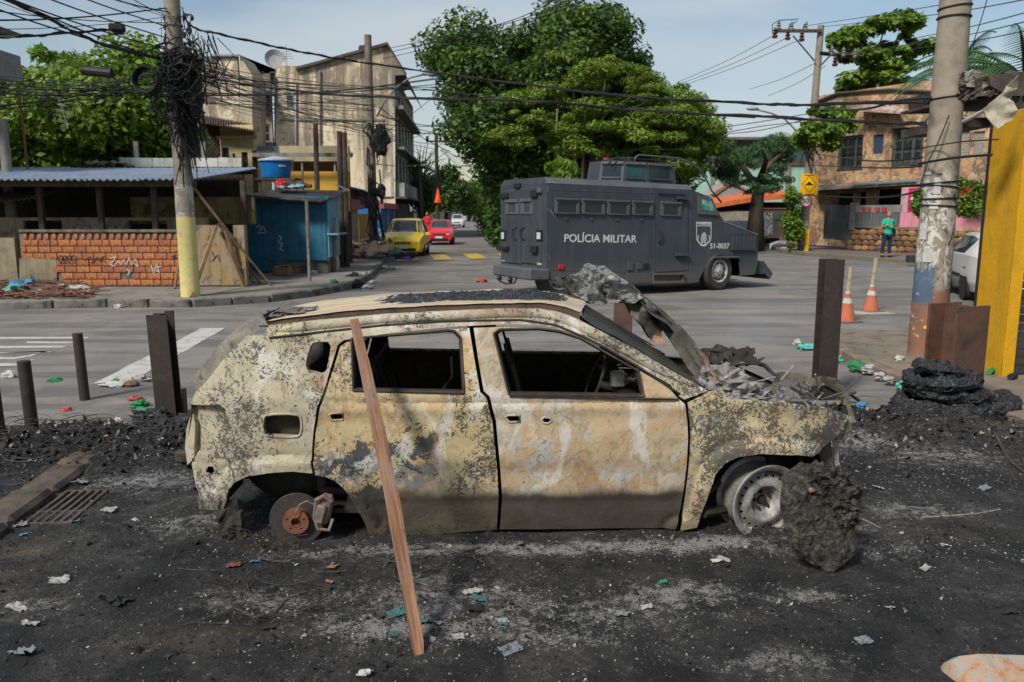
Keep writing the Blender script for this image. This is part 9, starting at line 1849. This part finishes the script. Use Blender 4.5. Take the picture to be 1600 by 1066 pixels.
gc=G(108,796);gr2=thing('drain_grate','rusty cast iron drain grate half covered in soot beside the kerb','drain grate',(gc.x,gc.y,gh(gc.x,gc.y)+.004),math.atan2((kp[2]-kp[1]).y,(kp[2]-kp[1]).x))
for k in range(6):mb=MB();mb.box((0,-.13+.052*k,0),(.56,.024,.02),ch=.004);obj('bar',mb,mt_rust if False else wmat('grate iron',(.12,.10,.08),(.06,.05,.045),9) if k==0 else bpy.data.materials['grate iron'],gr2)
for xx in(-.1,-.29,.29):mb=MB();mb.box((xx,0,-.004),(.02,.3,.02));obj('cross_bar',mb,bpy.data.materials['grate iron'],gr2)
ty0=G(1472,646)
for k,(dx,dy,z,R0,r0,tl) in enumerate(((-.02,.0,.09,.34,.085,.05),(.03,.04,.22,.30,.08,-.06),(-.04,-.02,.34,.27,.07,.08),(.30,-.05,.10,.26,.08,.2),(-.1,-.04,.45,.17,.055,-.15))):
 mb=MB();sd=k*3.3
 def tf(u,v):
  a,b=u*math.tau,v*math.tau;q=Vector((math.cos(a)*2.2,math.sin(a)*2.2,b+sd));n_=mnoise.fractal(q,1,2,4);rr=r0*(1+.5*n_+.25*mnoise.noise(q*4));R1=R0*(1+.08*mnoise.noise(Vector((math.cos(a),math.sin(a),sd))))
  return(math.cos(a)*(R1+rr*math.cos(b)),math.sin(a)*(R1+rr*math.cos(b)),rr*.85*math.sin(b)+tl*R1*math.cos(a)+.02*n_)
 mb.grid(60,16,tf);tagd(obj('burnt_rubber_ring',mb,mt_blk,None,loc=(ty0.x+dx,ty0.y+dy,z)),('lowest and widest burnt tyre round the red-brown beam','second burnt tyre up in the stack round the beam','third burnt tyre up in the stack round the beam','burnt tyre slumped to the right of the stack','small charred ring on top of the tyre stack')[k],'tyre remains')
mb=MB()
for k in range(26):g=G(rnd.uniform(1385,1560),rnd.uniform(640,670));mb.blob(g+Vector((0,0,.03)),(rnd.uniform(.05,.14),rnd.uniform(.04,.1),rnd.uniform(.03,.08)),k,.4,2.5,14,9)
for k in range(16):g=G(rnd.uniform(225,300),rnd.uniform(655,690));mb.blob(g+Vector((0,0,.05)),(rnd.uniform(.05,.12),rnd.uniform(.04,.1),rnd.uniform(.04,.09)),k+50,.4,2.5,14,9)
tagd(obj('melted_lumps',mb,mt_blk,None),'melted black lumps around the burnt tyres','debris',kind='stuff')
mb=MB();g=G(1292,626)
for k in range(16):a=g+Vector((rnd.uniform(-.3,.3),rnd.uniform(-.15,.15),rnd.uniform(.0,.1)));mb.tube([a,a+Vector((rnd.uniform(-.3,.3),rnd.uniform(-.1,.1),rnd.uniform(.0,.18)))],rnd.uniform(.008,.018),5)
tagd(obj('burnt_sticks',mb,mt_wire,None),'burnt sticks and rods round the foot of the thick post by the car nose','debris',kind='stuff')
pr=[(1486,1100),(1494,1070),(1504,1056),(1520,1047),(1550,1043),(1620,1045),(1700,1050),(1700,1140),(1486,1140)];Yp=2.95
P=[at(x,y,Yp) for x,y in pr];o2=[(p.x,p.z) for p in P]
def cf(x,z):d=float(polydist(np.array([x]),np.array([z]),o2,True)[0]);return Vector((x,Yp+.10-.22*min(1,d/.14)**.6+.004*mnoise.noise(Vector((x*12,z*12,1))),z-.03*min(1,d/.14)))
mb=sheet(o2,[],.02,cf,lambda x,z:Vector((x,Yp+.14,z-.03)));m=NB('rust and ash panel');n=m.noise(7,7,.65,1.2,m.mp(m.o,(.6,1,1.6),(0,R(-20),0)));c=m.ramp(n,[(.34,(.27,.12,.055)),(.46,(.34,.22,.14)),(.54,(.27,.26,.24)),(.66,(.19,.21,.22))]);w_=m.noise(50,5,.65,1.5);c=m.mix(m.sm(w_,.6,.66,0,.7),c,(.08,.07,.06));m.out(c,.8,0,m.bump(w_,.4,.004))
o=obj('scorched_panel',mb,m.m,None,loc=(P[3].x,Yp,0),w=True,smooth=40);tagd(o,'rounded rust and grey corner of another burnt panel at the bottom right','car part')
sm=MB();q=at(1180,520,8.2);sm.blob((0,0,0),(.75,.5,.65),3,.12,1.5,20,14)
m=bpy.data.materials.new('thin smoke');m.use_nodes=True;nt=m.node_tree;nt.nodes.remove(nt.nodes['Principled BSDF']);pv=nt.nodes.new('ShaderNodeVolumePrincipled');tc=nt.nodes.new('ShaderNodeTexCoord')
ln=nt.nodes.new('ShaderNodeVectorMath');ln.operation='LENGTH';mr=nt.nodes.new('ShaderNodeMapRange');mr.inputs[1].default_value=.1;mr.inputs[2].default_value=.6;mr.inputs[3].default_value=.22;mr.inputs[4].default_value=0
nt.links.new(tc.outputs['Object'],ln.inputs[0]);nt.links.new(ln.outputs['Value'],mr.inputs[0]);nt.links.new(mr.outputs[0],pv.inputs['Density']);pv.inputs['Color'].default_value=(.85,.9,1,1);nt.links.new(pv.outputs[0],nt.nodes['Material Output'].inputs['Volume'])
o=obj('smoke',sm,m,None,loc=q);tagd(o,'thin bluish smoke drifting behind the raised bonnet','smoke',kind='stuff')
